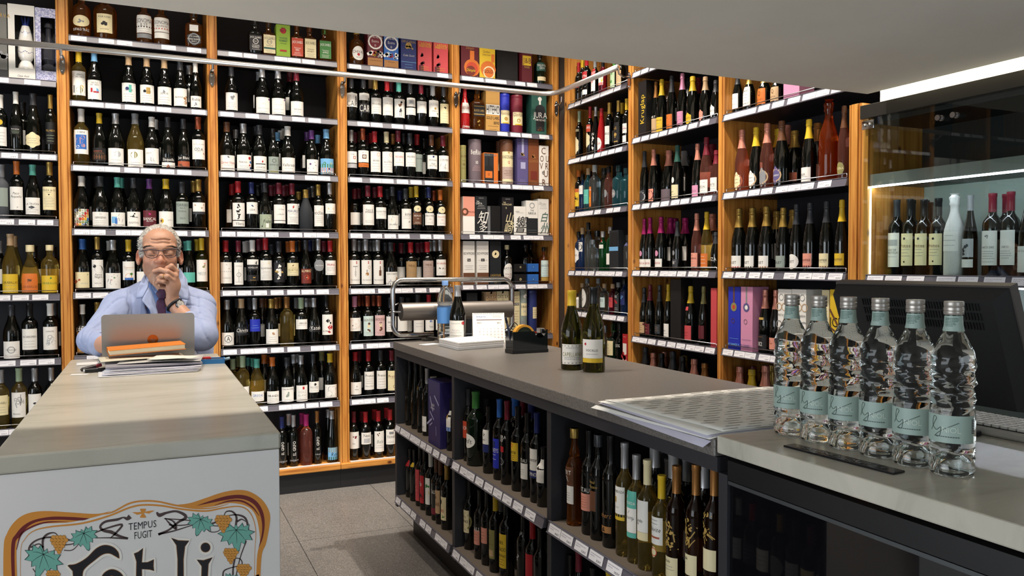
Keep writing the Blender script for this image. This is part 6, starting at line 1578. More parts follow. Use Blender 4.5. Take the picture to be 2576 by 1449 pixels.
# stack of printed wrapping paper drooping over the edge
wp = empty('wrapping_paper_stack', (1.5,-3.32,TZ)); tag(wp, 'stack of white printed wrapping sheets drooping over the grey counter edge', 'paper')
M_WP = plain('e3e2dc', .6); M_WP2 = plain('b9b6c6', .6)
XE = GX-.0065
def sheet(x0, x1, y0, y1, z, skew, droop, mat, name='sheet', curl=0):
    nx, ny = 16, 8; v = []
    def f(u, w):
        x = x0+(x1-x0)*u+skew*(w-.5); y = y0+(y1-y0)*w; zz = z+.0012*math.sin(9*w+7*u)*(1-u)
        if x < XE: over = XE-x; zz = z-over*droop-.4*over*(over/.03)*w
        return (x, y, zz+curl*max(0,.12-u)*3)
    for j in range(ny+1):
        for i in range(nx+1): v.append(f(i/nx,j/ny))
    o = mobj(name, v, [(j*(nx+1)+i, j*(nx+1)+i+1, (j+1)*(nx+1)+i+1, (j+1)*(nx+1)+i) for j in range(ny) for i in range(nx)], mat, None, True); under(o, wp)
    md = o.modifiers.new('thick','SOLIDIFY'); md.thickness = .0004; md.offset = 1
    return f
sheet(1.147,1.80,-3.585,-3.085,TZ+.0012,.012,.9,M_WP2); sheet(1.152,1.80,-3.588,-3.07,TZ+.0028,-.01,.7,M_WP); sheet(1.158,1.81,-3.58,-3.09,TZ+.0042,.006,.5,M_WP2); sheet(1.162,1.80,-3.575,-3.08,TZ+.0062,.004,.3,M_WP)
f_ = sheet(1.196,1.80,-3.572,-3.084,TZ+.0090,-.022,.3,M_WP,'top_sheet')
mb = MB(); rnd = random.Random(9); nrow = 19
for r_ in range(nrow):
    w = (r_+.5)/nrow; u = .02+.05*(r_ % 3)
    j = 0
    while u < .95:
        l = .075; bold = (j+r_*2) % 4 < 2
        def q(a, b): p = f_(a,b); return (p[0],p[1],p[2]+.0012)
        if bold: mb.add([q(u,w-.004),q(u+l,w-.004),q(u+l,w+.004),q(u,w+.004)], [(0,1,2,3)])
        else:
            a = u
            while a < u+l-.006:
                s_ = rnd.uniform(.004,.009); mb.add([q(a,w-.005),q(a+s_,w-.005),q(a+s_,w+.005),q(a,w+.005)], [(0,1,2,3)]); a += s_+.002
        u += .115; j += 1
under(mb.build('printed_pattern', plain('9a9995',.6)), wp)
# six water bottles in a row
MW, nt, bs = newmat('water_glass'); bs.inputs['Base Color'].default_value = (.93,.97,.95,1); bs.inputs['Roughness'].default_value = .02; bs.inputs['Transmission Weight'].default_value = 1; bs.inputs['IOR'].default_value = 1.36
WZ = 1.0254
wprof = [(.0405,0),(.0435,.004),(.0452,.012),(.0452,.105),(.0448,.11),(.0452,.115),(.0452,.205),(.0445,.215),(.040,.228),(.031,.243),(.0205,.262),(.018,.272),(.0172,.288),(.0168,.297)]
def water_mesh():
    n = 48; v = []; f = []; Hs = []
    pr = []
    for (r0,z0),(r1,z1) in zip(wprof, wprof[1:]):
        m = max(1,int((z1-z0)/.004)); pr += [(r0+(r1-r0)*i/m, z0+(z1-z0)*i/m) for i in range(m)]
    pr.append(wprof[-1])
    for r, z in pr:
        amp = .0022*max(0,math.sin(PI*(z-.105)/.115)) if .105 < z < .22 else (.0014*max(0,math.sin(PI*(z-.012)/.05)) if .012 < z < .058 else 0)
        for k_ in range(n):
            a = 2*PI*k_/n; d = amp*(math.sin(3*a+z*190)+.7*math.sin(5*a-z*260+1)+.6*math.sin(2*a+z*420))
            v.append(((r+d-amp)*.845*math.cos(a), (r+d-amp)*.845*math.sin(a), z))
    m = len(pr)
    for i in range(m-1):
        for k_ in range(n): f.append((i*n+k_, i*n+(k_+1)%n, (i+1)*n+(k_+1)%n, (i+1)*n+k_))
    f.append(tuple((m-1)*n+k_ for k_ in range(n)))
    # punt: a ribbed dome rising into the bottle
    base = len(v); dome = [(.036,.001),(.034,.010),(.0345,.012),(.030,.020),(.0305,.022),(.025,.029),(.0252,.031),(.018,.036),(.0182,.0375),(.009,.041),(.001,.042)]
    for r, z in dome:
        for k_ in range(n): a = 2*PI*k_/n; v.append((r*.845*math.cos(a), r*.845*math.sin(a), z))
    for k_ in range(n): f.append((k_, base+k_, base+(k_+1)%n, (k_+1)%n))
    for i in range(len(dome)-1):
        for k_ in range(n): f.append((base+i*n+k_, base+(i+1)*n+k_, base+(i+1)*n+(k_+1)%n, base+i*n+(k_+1)%n))
    f.append(tuple(base+(len(dome)-1)*n+k_ for k_ in range(n))[::-1])
    me = bpy.data.meshes.new('water_bottle'); me.from_pydata(v,[],f); me.materials.append(MW); me.polygons.foreach_set('use_smooth',[True]*len(me.polygons)); me.update(); return me
wm = water_mesh(); M_SAGE = plain('93a79f',.45); first = None
cols = [(1982,1100),(2050,1115),(2125,1135),(2200,1155),(2290,1180),(2380,1205)]
dsc = ['first glass water bottle of the row, next to the wrapping paper','second glass water bottle counted from the wrapping paper','third glass water bottle counted from the wrapping paper','fourth glass water bottle counted from the wrapping paper','fifth glass water bottle counted from the wrapping paper','last glass water bottle of the row, farthest from the wrapping paper']
parts = []
for i in range(6):
    p0 = hit(*cols[0],2,WZ); p5 = hit(*cols[5],2,WZ); t = i/5
    o = bpy.data.objects.new('water_bottle', wm); COL.objects.link(o)
    o.location = (1.335+.002*i, -3.655-.395*t, WZ); o.rotation_euler = (0,0,-1.12-.05*t); tag(o, dsc[i], 'bottle', 'glass water bottles in a row')
    if i == 0:
        mb = MB()
        cap = MB().lathe([(r*.87,z) for r,z in [(.0185,.293),(.0195,.2945),(.0195,.299),(.0185,.3),(.0195,.301),(.0195,.306),(.0185,.307),(.0193,.308),(.0193,.316),(.0185,.3175)]], 28).build('screw_cap', plain('a9a39c',.35,metal=.6), o, auto=40)
        nl = MB().lathe([(.0182,.263),(.0160,.274),(.0152,.291)], 28, cap0=False, cap1=False).build('neck_label', M_SAGE, o, smooth=True)
        rl2 = .0386; v = []; nu = 20; h0, h1 = .062,.112; A0, A1 = -1.3, 1.3
        for j in range(2):
            for k_ in range(nu+1): a = A0+(A1-A0)*k_/nu; v.append((rl2*math.sin(a),-rl2*math.cos(a),(h0,h1)[j]))
        lb_ = mobj('label', v, [(k_,k_+1,nu+2+k_,nu+1+k_) for k_ in range(nu)], M_SAGE, o, True)
        fn = lambda u, v_: ((rl2+.0005)*math.sin(u/rl2), -(rl2+.0005)*math.cos(u/rl2), h0+v_)
        mb = MB(); put_text(mb, 'NIOL', fn, .008, .024, .010, mi=0); sq_ = [(-.03,.02),(-.022,.036),(-.018,.044),(-.024,.046),(-.026,.03),(-.018,.022),(-.010,.028),(-.012,.012),(-.02,.012),(-.006,.024),(.02,.038)]
        c = spline(sq_,5); mb2 = []
        for a, b in zip(c, c[1:]):
            dx, dy_ = b[0]-a[0], b[1]-a[1]; l = math.hypot(dx,dy_) or 1; nx_, ny_ = -dy_/l*.0005, dx/l*.0005
            mb.add([fn(a[0]-nx_,a[1]-ny_),fn(b[0]-nx_,b[1]-ny_),fn(b[0]+nx_,b[1]+ny_),fn(a[0]+nx_,a[1]+ny_)], [(0,1,2,3)], 1)
        x = -.022
        while x < .022: mb.add([fn(x,.0105),fn(x+.003,.0105),fn(x+.003,.012),fn(x,.012)], [(0,1,2,3)], 1); x += .004
        for k_ in range(9): yy = .018+k_*.003; mb.add([fn(.044,yy),fn(.052,yy),fn(.052,yy+.0017),fn(.044,yy+.0017)], [(0,1,2,3)], 2)
        lt = mb.build('lettering', [plain('b9c9bf',.5), plain('33463f',.5), M_INK], lb_)
        fn2 = lambda u, v_: (.0166*math.sin(u/.0166), -.0166*math.cos(u/.0166), .268+v_)
        mb = MB()
        for r_ in range(6):
            x = -.012
            while x < .012-.002*r_: s_ = random.uniform(.0015,.004); mb.add([fn2(x,.018-r_*.0028),fn2(x+s_,.018-r_*.0028),fn2(x+s_,.0192-r_*.0028),fn2(x,.0192-r_*.0028)], [(0,1,2,3)]); x += s_+.001
        nt_ = mb.build('lettering', plain('4a6a60',.5), nl)
        parts = [(cap,None),(nl,nt_),(lb_,lt)]
    else:
        for a, b in parts:
            c = a.copy(); COL.objects.link(c); c.parent = o
            if b: d = b.copy(); COL.objects.link(d); d.parent = c
# black bar strip with raised letters lying before the bottles
sa, sb = Vector(hit(1985,1122,2,WZ)), Vector(hit(2262,1192,2,WZ)); dv = (sb-sa); ang = math.atan2(dv.y,dv.x)
st = MB().box((0,-.017,0),(dv.length,.017,.004), bev=.001).build('bar_strip', plain('16161a',.2)); st.location = sa; st.rotation_euler = (0,0,ang); tag(st, 'black strip with raised silver letters lying before the water bottles', 'strip')
mb = MB(); put_text(mb, 'GRAND QUILLE', lambda u,v: (dv.length/2+u,v,.0046), 0,0,.015, width=dv.length*.82); mb.build('lettering', plain('8b8d8c',.3,metal=.6), st)
# monitor seen from behind
X0, X1 = 1.60, 1.70
a, b, c = Vector(hit(2098,714,0,X0)), Vector(hit(2538,719,0,X0)), Vector(hit(2572,1062,0,X1)); zt, zb = (a.z+b.z)/2, max(c.z, 1.09); ym, yw = (a.y+b.y)/2, abs(a.y-b.y)/2
mo = empty('monitor', (X1,ym,WZ)); tag(mo, 'black computer monitor seen from behind on the marble worktop', 'monitor')
def mp(s_, t, d): x = X1+(X0-X1)*t; return (x-X1-d*.95, s_*yw, zb+(zt-zb)*t-WZ-d*.3)   # s -1..1 across, t up, d out of the back
def hexa(s0,s1,t0,t1,d0,d1,ins=0):
    o_ = [mp(s0,t0,d0),mp(s1,t0,d0),mp(s1,t1,d0),mp(s0,t1,d0),mp(s0+ins,t0+ins*.8,d1),mp(s1-ins,t0+ins*.8,d1),mp(s1-ins,t1-ins*.8,d1),mp(s0+ins,t1-ins*.8,d1)]
    return o_, [(0,1,2,3),(7,6,5,4),(0,4,5,1),(1,5,6,2),(2,6,7,3),(3,7,4,0)]
M_MON = plain('19191b', .55)
MB().add(*hexa(-1,1,0,1,-.028,-.006)).build('screen_bezel', plain('4a4542',.45), mo); MB().add(*hexa(-.97,.97,.03,.97,-.0295,-.0285)).build('screen', plain('0c1418',.15), mo)
MB().add(*hexa(-.985,.985,.012,.985,-.0058,.032,.07)).build('back_shell', M_MON, mo)
mb = MB()
for k_ in range(44):
    s_ = -.78+1.3*k_/43
    for r_ in range(3): mb.add(*hexa(s_,s_+.012,.70+.075*r_,.755+.075*r_,.0318,.0345))
mb.build('vent_slots', plain('0a0a0b',.7), mo)
pz = zb-WZ+(zt-zb)*.3
MB().box((-.05,-.05,.014),(-.01,.05,pz+.05), bev=.005).build('stand_neck', M_MON, mo); MB().box((-.14,-.11,0),(-.005,.11,.0138), bev=.004).build('stand_foot', M_MON, mo)
# keyboard
ka, kb = Vector(hit(2440,1108,2,WZ)), Vector(hit(2576,1138,2,WZ)); kd = Vector((0,-1,0))
kx0, kx1, ky0, ky1 = 1.70, 1.86, -3.66, -4.02
kbd = empty('keyboard', (1.786,-3.865,WZ), 0); tag(kbd, 'light grey keyboard with dark key rows behind the monitor', 'keyboard')
MB().box((-.075,-.2,0),(.075,.2,.018), bev=.005).build('case', plain('a9a49c',.5), kbd); MB().box((-.064,-.19,.0182),(.064,.19,.0195)).build('key_bed', plain('17171b',.5), kbd)
mb0 = MB().box((-.0085,-.0075,0),(.0085,.0075,.006), bev=.001); kk = mb0.build('key', plain('cfcbc4',.5), kbd); kk.location = (-.055,-.18,.0197); n_ = 0
for r_ in range(6):
    for c_ in range(20):
        if r_ == 0 and c_ == 0: continue
        q = bpy.data.objects.new('key', kk.data); COL.objects.link(q); q.parent = kbd; q.location = (-.055+r_*.022,-.18+c_*.019,.0197)

# ================================================================ things on the marble counter
LT = LZ+.0004
lp = empty('laptop', (-.006,-1.93,LT), .0); tag(lp, 'open silver laptop seen from behind before the seated man', 'laptop')
M_ALU = plain('a2a1a0', .34, metal=.75); W2 = .164
MB().box((-W2,-.004,.002),(W2,.205,.014), bev=.004).build('keyboard_deck', M_ALU, lp); MB().box((-W2+.02,.03,.0142),(W2-.02,.13,.0148)).build('key_field', M_BLACK, lp)
lt_, rt_ = hit(254,792,1,-1.96), hit(489,785,1,-1.96); hgt = (lt_[2]+rt_[2])/2-LT
cx_ = (lt_[0]+rt_[0])/2; W3 = (rt_[0]-lt_[0])/2; lp.location.x = cx_
tilt = math.radians(8)
def lid_box(name, mat, y0, y1, ins=0, rad=.012):
    pr = []
    for (sx,sz) in ((1,0),(1,1),(-1,1),(-1,0)):
        for k_ in range(7):
            a0 = {(1,0):-PI/2,(1,1):0,(-1,1):PI/2,(-1,0):PI}[(sx,sz)]; a = a0+PI/2*k_/6
            pr.append((sx*(W3-ins-rad)+rad*math.cos(a), (hgt-.012-ins-rad if sz else rad+ins)+rad*math.sin(a)))
    n = len(pr); v = []
    for y in (y0,y1):
        for x,z in pr: v.append((x, y*math.cos(tilt)-z*math.sin(tilt), .012+y*math.sin(tilt)+z*math.cos(tilt)))
    o = mobj(name, v, [tuple(range(n)), tuple(range(n,2*n))[::-1]]+[(i,n+i,n+(i+1)%n,(i+1)%n) for i in range(n)], mat, lp); return autosmooth(o, 50)
lid = lid_box('lid', M_ALU, -.006, .0); lid_box('screen', plain('0d1016',.1), .0004, .0012, .006)
mb = MB(); lc = (.012,.070)
def lidp(x, z, y=-.0066): return (x, y*math.cos(tilt)-z*math.sin(tilt), .012+y*math.sin(tilt)+z*math.cos(tilt))
LOGO = plain('a8703a', .25, metal=.8); n = 30; rl3 = .0175
mb.add([lidp(lc[0]+rl3*math.cos(2*PI*k_/n), lc[1]+rl3*math.sin(2*PI*k_/n)) for k_ in range(n)], [tuple(range(n))]); mb.build('logo_disc', LOGO, lp)
mb = MB(); put_text(mb, 'hp', lambda u,v: lidp(lc[0]+u, lc[1]+v, -.0072), 0,0,.014, shear=.25, cond=.8); mb.build('logo_letters', plain('8f8c88',.3,metal=.7), lp)
def flat(name, x, y, z, w, d, h, rot, mat, label, cat, tiltx=0, tilty=0, bev=0):
    o = MB().box((-w/2,-d/2,0),(w/2,d/2,h), bev=bev).build(name, mat); o.location = (x,y,LT+z); o.rotation_euler = (tiltx,tilty,rot); tag(o, label, cat); return o
def curled(name, x, y, z, w, d, rot, mat, label, amp=.004, seed=0, cat='paper', lift=0):
    nx, ny = 12, 8; rnd_ = random.Random(seed); ph = rnd_.uniform(0,6); v = []
    for j in range(ny+1):
        for i in range(nx+1):
            u, q = i/nx-.5, j/ny-.5; v.append((u*w, q*d, amp*(.5+.5*math.sin(ph+5*u+3*q))+lift*max(0,abs(u)-.3)**2*10+.0004))
    o = mobj(name, v, [(j*(nx+1)+i, j*(nx+1)+i+1, (j+1)*(nx+1)+i+1, (j+1)*(nx+1)+i) for j in range(ny) for i in range(nx)], mat, None, True)
    md = o.modifiers.new('thick','SOLIDIFY'); md.thickness = .0007; md.offset = 1
    o.location = (x,y,LT+z); o.rotation_euler = (0,0,rot); tag(o, label, cat); return o
GP = 'papers piled before the laptop'
curled('paper_sheet', -.005,-2.205,.0,.285,.19,.05, M_PAPER, 'lowest white sheet of the paper pile before the laptop', .0015, 1)
for k_ in range(5): curled('paper_sheet', .004+.004*k_,-2.19+.008*k_,.0028+.0026*k_,.28,.2,.03-.02*k_, M_PAPER if k_ % 2 else plain('c9c6d2',.6), ['second','third','fourth','fifth','sixth'][k_]+' sheet up in the paper pile before the laptop', .0018, 2+k_)
flat('folder', .012,-2.15,.0185,.285,.19,.006,.06, plain('8e8b93',.5), 'grey-violet folder in the middle of the paper pile', 'folder', bev=.001)
curled('plastic_sleeve', .04,-2.13,.0265,.25,.18,-.12, plain('bdb9b4',.3), 'glossy translucent document sleeve on the paper pile', .004, 11, 'sleeve')
curled('envelope', -.02,-2.10,.033,.26,.13,.12, plain('c9c2ae',.6), 'cream envelope just under the orange book', .003, 12, 'envelope')
curled('paper_sheet', .075,-2.185,.0375,.14,.10,-.3, plain('d9d6cc',.6), 'crumpled off-white sheet on the sleeve beside the orange book', .003, 13, 'paper')
bk = empty('book', (-.008,-2.045,LT+.047), .085); tag(bk, 'orange hardcover notebook lying on top of the paper pile', 'book')
MB().box((-.118,-.07,0),(.118,.07,.002), bev=.0008).build('cover', plain('c9701c',.5), bk); MB().box((-.118,-.07,.0165),(.118,.07,.0185), bev=.0008).build('cover', plain('d2781f',.5), bk)
MB().box((-.115,-.066,.0022),(.115,.066,.0163)).build('page_block', plain('ddd2b4',.7), bk); MB().box((-.1185,.0662,.0021),(.1185,.07,.0164)).build('spine', plain('c9701c',.5), bk)
bk.rotation_euler = (0, math.radians(-2.5), .085); bk.location.z += .004
curled('paper_sheet', -.165,-1.90,.0,.13,.08,.05, M_PAPER, 'loose white sheet beside the laptop near the forearm', .0012, 21)
o = flat('card', -.2,-2.2,0,.05,.028,.0006,-.15, M_PAPER, 'small white card beside the markers', 'card')
for i, (x,y,z,a,col,lab) in enumerate(((-.172,-2.105,.006,.55,'2a2226','dark marker pen with red band lying across the other'),(-.158,-2.165,.0075,.25,'18181b','black marker pen with white tip beside the paper pile'))):
    m_ = empty('marker_pen', (x,y,LT+z), a); tag(m_, lab, 'marker')
    MB().tube([(-.03,0,0),(.012,0,0)], .0068, 12).build('barrel', plain(col,.3), m_, auto=50); MB().tube([(.0125,0,0),(.032,0,0)], .0062, 12).build('pen_cap', plain('7a2230' if i == 0 else '141416',.35), m_, auto=50)
    MB().tube([(-.034,0,0),(-.0305,0,0)], .005, 10).build('tip', plain('c9c9c9' if i else '141416',.3), m_, auto=50)
    if i == 0: m_.location.z += .004; m_.rotation_euler = (0,-.15,a)
tr_ = empty('pen_tray', (.198,-2.06,LT), -.08); tag(tr_, 'small bright blue plastic tray near the counter edge', 'tray')
mb = MB(); 
for (a, b) in (((-.055,-.03,0),(.045,.03,.003)),((-.055,-.03,.003),(-.052,.03,.016)),((.042,-.03,.003),(.045,.03,.016)),((-.052,-.03,.003),(.042,-.027,.016)),((-.052,.027,.003),(.042,.03,.016))): mb.box(a,b)
mb.build('tray_body', plain('2f7fc4',.35), tr_); MB().tube([(.045,-.01,.012),(.062,-.012,.016)], .005, 8).build('tray_spout', plain('9fb8c4',.4), tr_, smooth=True)
lg = MB().box((-.028,-.012,0),(.028,.012,.018), bev=.003).build('matchbox', plain('b02a26',.4)); lg.location = (.170,-2.055,LT+.0034); lg.rotation_euler = (0,0,.1); tag(lg, 'red pack with white print lying in the blue tray', 'pack')
mb = MB(); put_text(mb, 'ROJO', lambda u,v: (u,-.0126,.009+v), 0,0,.006); mb.build('lettering', WHT, lg)
lg = MB().tube([(-.02,0,0),(.02,0,0)], .006, 10).build('eraser', plain('2a2a30',.4), auto=40); lg.location = (.218,-2.06,LT+.0098); tag(lg, 'dark pen stub lying in the blue tray', 'pen')
# ---- shelving further along the long wall (seen only mirrored in the cabinet glass)
for i, (x0, x1) in enumerate(((-1.91,-1.2065),(-2.675,-1.9715))):
    u = empty('shelf_unit', (0,0,0)); tag(u, 'pine-framed shelving of wine cases, %s bay of the long wall from the corner' % ('sixth' if i == 0 else 'seventh'), 'shelving', 'pine shelving bays')
    MB().box((x0-.06,DEP,.1),(x1,DEP+.012,3.3)).build('back_panel', M_BACK, u); post_part(u, x0-.06, x0-.0005, 3.35)
    for z in (2.62,2.2,1.75,1.3,.9,.5): shelf_part(u, x0+.001, x1-.001, z, DEP-.004, None, random.Random(i), .8, wire=False)
    MB().box((x0-.06,-.022,.121),(x1,DEP,.158), bev=.006).build('base_board', PINE[0], u)
    for k_, (cx_, w_) in enumerate(((x0+.17,.30),(x0+.52,.30))):
        for z in (2.2,1.75):
            o = MB().box((-w_/2,-.12,0),(w_/2,.12,.19), bev=.002).build('wine_case', plain('c9c7c2',.6)); o.location = (cx_,.15,z+.0005)
            tag(o, 'white wine case with printed lines, %s case of the %s bay, %s shelf' % (['first','second'][k_],['sixth','seventh'][i],'upper' if z > 2 else 'lower'), 'box')
            mb = MB(); ms = []; art_mesh(mb, ms, ['P,.25,.75,5,dg'], lambda a,b: (a,-.1208,b), w_, .19, 'w', k_); mb.build('printed_front', ms, o)
# ================================================================ the seated man
class Field:
    """Signed-distance field on a grid with smooth unions; meshed with surface nets."""
    def __init__(s, lo, hi, h):
        s.lo = np.array(lo, float); s.h = h; s.n = np.ceil((np.array(hi)-s.lo)/h).astype(int)+1
        s.F = np.full(s.n, .2, np.float32)
    def _sub(s, lo, hi, pad):
        a = np.maximum(((np.array(lo)-pad-s.lo)/s.h).astype(int), 0); b = np.minimum(((np.array(hi)+pad-s.lo)/s.h).astype(int)+2, s.n)
        if (b-a < 2).any(): return None, None
        g = np.meshgrid(*[s.lo[i]+s.h*np.arange(a[i],b[i]) for i in range(3)], indexing='ij')
        return tuple(slice(a[i],b[i]) for i in range(3)), g
    def _mix(s, sl, d, k, sub):
        A = s.F[sl]
        if sub: d = -d; A[...] = -_smin(-A, -d, k) if k else np.maximum(A, d)
        else: A[...] = _smin(A, d, k) if k else np.minimum(A, d)
    def ball(s, c, r, k=.01, sub=False, rz=0, rx=0):
        r = np.array(r if hasattr(r,'__len__') else (r,r,r), float); m = r.max()
        sl, g = s._sub(np.array(c)-m, np.array(c)+m, max(k,.03)+.02)
        if sl is None: return s
        x, y, z = [g[i]-c[i] for i in range(3)]
        if rz: x, y = x*math.cos(rz)+y*math.sin(rz), -x*math.sin(rz)+y*math.cos(rz)
        if rx: y, z = y*math.cos(rx)+z*math.sin(rx), -y*math.sin(rx)+z*math.cos(rx)
        q = np.sqrt((x/r[0])**2+(y/r[1])**2+(z/r[2])**2)+1e-9; q2 = np.sqrt((x/r[0]**2)**2+(y/r[1]**2)**2+(z/r[2]**2)**2)+1e-9
        s._mix(sl, (q*(q-1)/q2).astype(np.float32), k, sub); return s
    def cone(s, a, b, ra, rb, k=.01, sub=False):
        a = np.array(a, float); b = np.array(b, float); m = max(ra,rb)
        sl, g = s._sub(np.minimum(a,b)-m, np.maximum(a,b)+m, max(k,.03)+.02)
        if sl is None: return s
        d = b-a; L = (d@d)+1e-12
        t = np.clip(((g[0]-a[0])*d[0]+(g[1]-a[1])*d[1]+(g[2]-a[2])*d[2])/L, 0, 1)
        q = np.sqrt(sum((g[i]-a[i]-t*d[i])**2 for i in range(3)))-(ra+(rb-ra)*t)
        s._mix(sl, q.astype(np.float32), k, sub); return s
    def chain(s, pts, rs, k=.006):
        for i in range(len(pts)-1): s.cone(pts[i], pts[i+1], rs[i], rs[i+1], k)
        return s
    def grid(s): return np.meshgrid(*[s.lo[i]+s.h*np.arange(s.n[i]) for i in range(3)], indexing='ij')
    def mesh(s):
        F = s.F; I = F < 0; n = s.n
        cnt = np.zeros(n-1, np.int8)
        for dx in (0,1):
            for dy in (0,1):
                for dz in (0,1): cnt += I[dx:n[0]-1+dx, dy:n[1]-1+dy, dz:n[2]-1+dz]
        act = np.argwhere((cnt > 0) & (cnt < 8)); idx = -np.ones(n-1, np.int64); idx[tuple(act.T)] = np.arange(len(act))
        acc = np.zeros((len(act),3)); num = np.zeros(len(act)); cor = [np.array(c) for c in ((0,0,0),(1,0,0),(0,1,0),(1,1,0),(0,0,1),(1,0,1),(0,1,1),(1,1,1))]
        val = [F[tuple((act+c).T)] for c in cor]
        for a, b in ((0,1),(2,3),(4,5),(6,7),(0,2),(1,3),(4,6),(5,7),(0,4),(1,5),(2,6),(3,7)):
            m = (val[a] < 0) != (val[b] < 0); t = (val[a]/(val[a]-val[b]+1e-12))[m][:,None]
            acc[m] += cor[a]+t*(cor[b]-cor[a]); num[m] += 1
        V = s.lo+s.h*(act+acc/num[:,None]); faces = []
        for ax in range(3):
            u, v = (ax+1) % 3, (ax+2) % 3
            sl0 = [slice(1,-1)]*3; sl0[ax] = slice(0,-1); sl1 = list(sl0); sl1[ax] = slice(1,None)
            A, B = I[tuple(sl0)], I[tuple(sl1)]; e = np.argwhere(A != B); fl = A[tuple(e.T)]
            off = np.zeros(3,int); off[u] = 1; off[v] = 1; base = e+off   # grid edge start
            def cidx(du, dv): q = base.copy(); q[:,u] += du; q[:,v] += dv; return idx[tuple(q.T)]
            q = np.stack([cidx(-1,-1),cidx(0,-1),cidx(0,0),cidx(-1,0)],1)
            ok = (q >= 0).all(1); q = q[ok]; fl = fl[ok]; q[~fl] = q[~fl][:,::-1]; faces.append(q)
        return V, np.concatenate(faces)
def _smin(a, b, k):
    h = np.clip(.5+.5*(b-a)/k, 0, 1); return b+(a-b)*h-k*h*(1-h)
def np_obj(name, V, Fc, mat, parent=None):
    me = bpy.data.meshes.new(name); me.vertices.add(len(V)); me.vertices.foreach_set('co', V.astype(np.float32).ravel())
    me.loops.add(Fc.size); me.loops.foreach_set('vertex_index', Fc.astype(np.int32).ravel())
    me.polygons.add(len(Fc)); me.polygons.foreach_set('loop_start', (np.arange(len(Fc))*4).astype(np.int32)); me.polygons.foreach_set('loop_total', np.full(len(Fc),4,np.int32))
    me.update(calc_edges=True); me.polygons.foreach_set('use_smooth', np.ones(len(Fc),bool)); me.materials.append(mat)
    o = bpy.data.objects.new(name, me); COL.objects.link(o)
    if parent: o.parent = parent
    return o
HY = -1.505
def mh(px, py, fwd=0): return np.array(hit(px, py, 1, HY-fwd))
def z4(x, y, fwd=0): return mh(320+x/5.796, 550+y/5.796, fwd)     # from the close-up of the face
eye = (z4(355,512,.08)+z4(610,502,.08))/2
H0 = np.array([eye[0]-.001, HY, eye[2]+.004])
def hp(x, f, z): return H0+np.array([x,-f,z])
def head(F, d=0):
    F.ball(hp(0,-.012,.034), (.0695+d,.093+d,.074+d), .02); F.ball(hp(0,.028,-.035), (.0525+d,.066+d,.085+d), .03)
    F.ball(hp(0,.046,.042), (.053+d,.042+d,.045+d), .03); F.ball(hp(0,.062,-.108), (.03,.026,.024), .03)
    for s in (-1,1):
        F.cone(hp(s*.039,.0,-.055), hp(s*.018,.055,-.105), .020, .018, .03)         # jaw
        F.ball(hp(s*.037,.058,-.033), (.024,.025,.025), .025)                       # cheek
        F.cone(hp(s*.012,.088,.018), hp(s*.050,.070,.020), .012, .010, .014)         # brow
FB = Field((-.30,-2.02,1.02), (.42,-1.28,1.66), .0030)
head(FB)
for s in (-1,1):
    FB.ball(hp(s*.033,.099,-.004), (.021,.016,.0145), .010, sub=True)
    FB.ball(hp(s*.0325,.0735,-.004), (.0165,.0165,.0160), .005)
    FB.cone(hp(s*.020,.0895,-.010), hp(s*.045,.0835,-.0095), .0022, .0018, .003)      # lowered lid edge
    FB.cone(hp(s*.018,.086,-.019), hp(s*.044,.080,-.022), .0035, .003, .006)          # bag under the eye
FB.cone(hp(0,.084,.010), hp(.001,.106,-.033), .0085, .0125, .012)
for s in (-1,1): FB.ball(hp(s*.0135,.096,-.037), (.0095,.012,.0085), .006)
FB.ball(hp(0,.085,-.055), (.026,.016,.014), .014)
FB.cone(hp(-.025,.087,-.069), hp(.024,.087,-.067), .0055, .0055, .006); FB.cone(hp(-.027,.093,-.0735), hp(.027,.093,-.072), .0022, .0022, .003, sub=True)
FB.cone(hp(-.021,.088,-.079), hp(.021,.088,-.079), .006, .006, .008)
for s in (-1,1):
    FB.cone(hp(s*.017,.098,-.040), hp(s*.034,.084,-.072), .0018, .0016, .005, sub=True)   # nasolabial fold
    e = hp(s*.0770,.000,-.015)
    FB.ball(e, (.0088,.017,.028), .006, rz=s*.75, rx=-.15); FB.ball(e+np.array([s*.006,-.010,.004]), (.007,.011,.020), .004, sub=True, rz=s*.75); FB.ball(e+np.array([s*.002,-.008,-.026]), (.007,.009,.010), .005)
for i in range(2):
    for q in range(-5,6):
        a0, a1 = q*.085, (q+1)*.085; FB.cone(hp(.078*math.sin(a0),.0935*math.cos(a0)-.006*i+.0005,.036+.014*i+.0015*math.sin(q*.8)), hp(.078*math.sin(a1),.0935*math.cos(a1)-.006*i+.0005,.036+.014*i+.0015*math.sin(q*.8+.8)), .0012, .0012, .005, sub=True)
FB.cone(hp(0,-.02,-.07), hp(0,-.05,-.19), .055, .060, .03)
# torso and arms under the clothes
SR, SL = mh(301,776,-.03), mh(500,774,-.03)
LTZ = LZ
ER = np.array(hit(231,864,1,-1.60)); ER[2] = max(ER[2], LTZ+.058); WR = np.array([ER[0]+.092,-1.85,LTZ+.046])
EL = np.array(hit(508,882,1,-1.66)); EL[2] = max(EL[2], LTZ+.066)
FB.ball(hp(0,-.06,-.36), (.15,.09,.20), .05); FB.cone(SR+[.03,0,0], SL-[.03,0,0], .05, .05, .04)
FB.cone(SR, ER, .045, .036, .02); FB.cone(ER, WR, .040, .030, .015); FB.cone(SL, EL, .045, .036, .02)
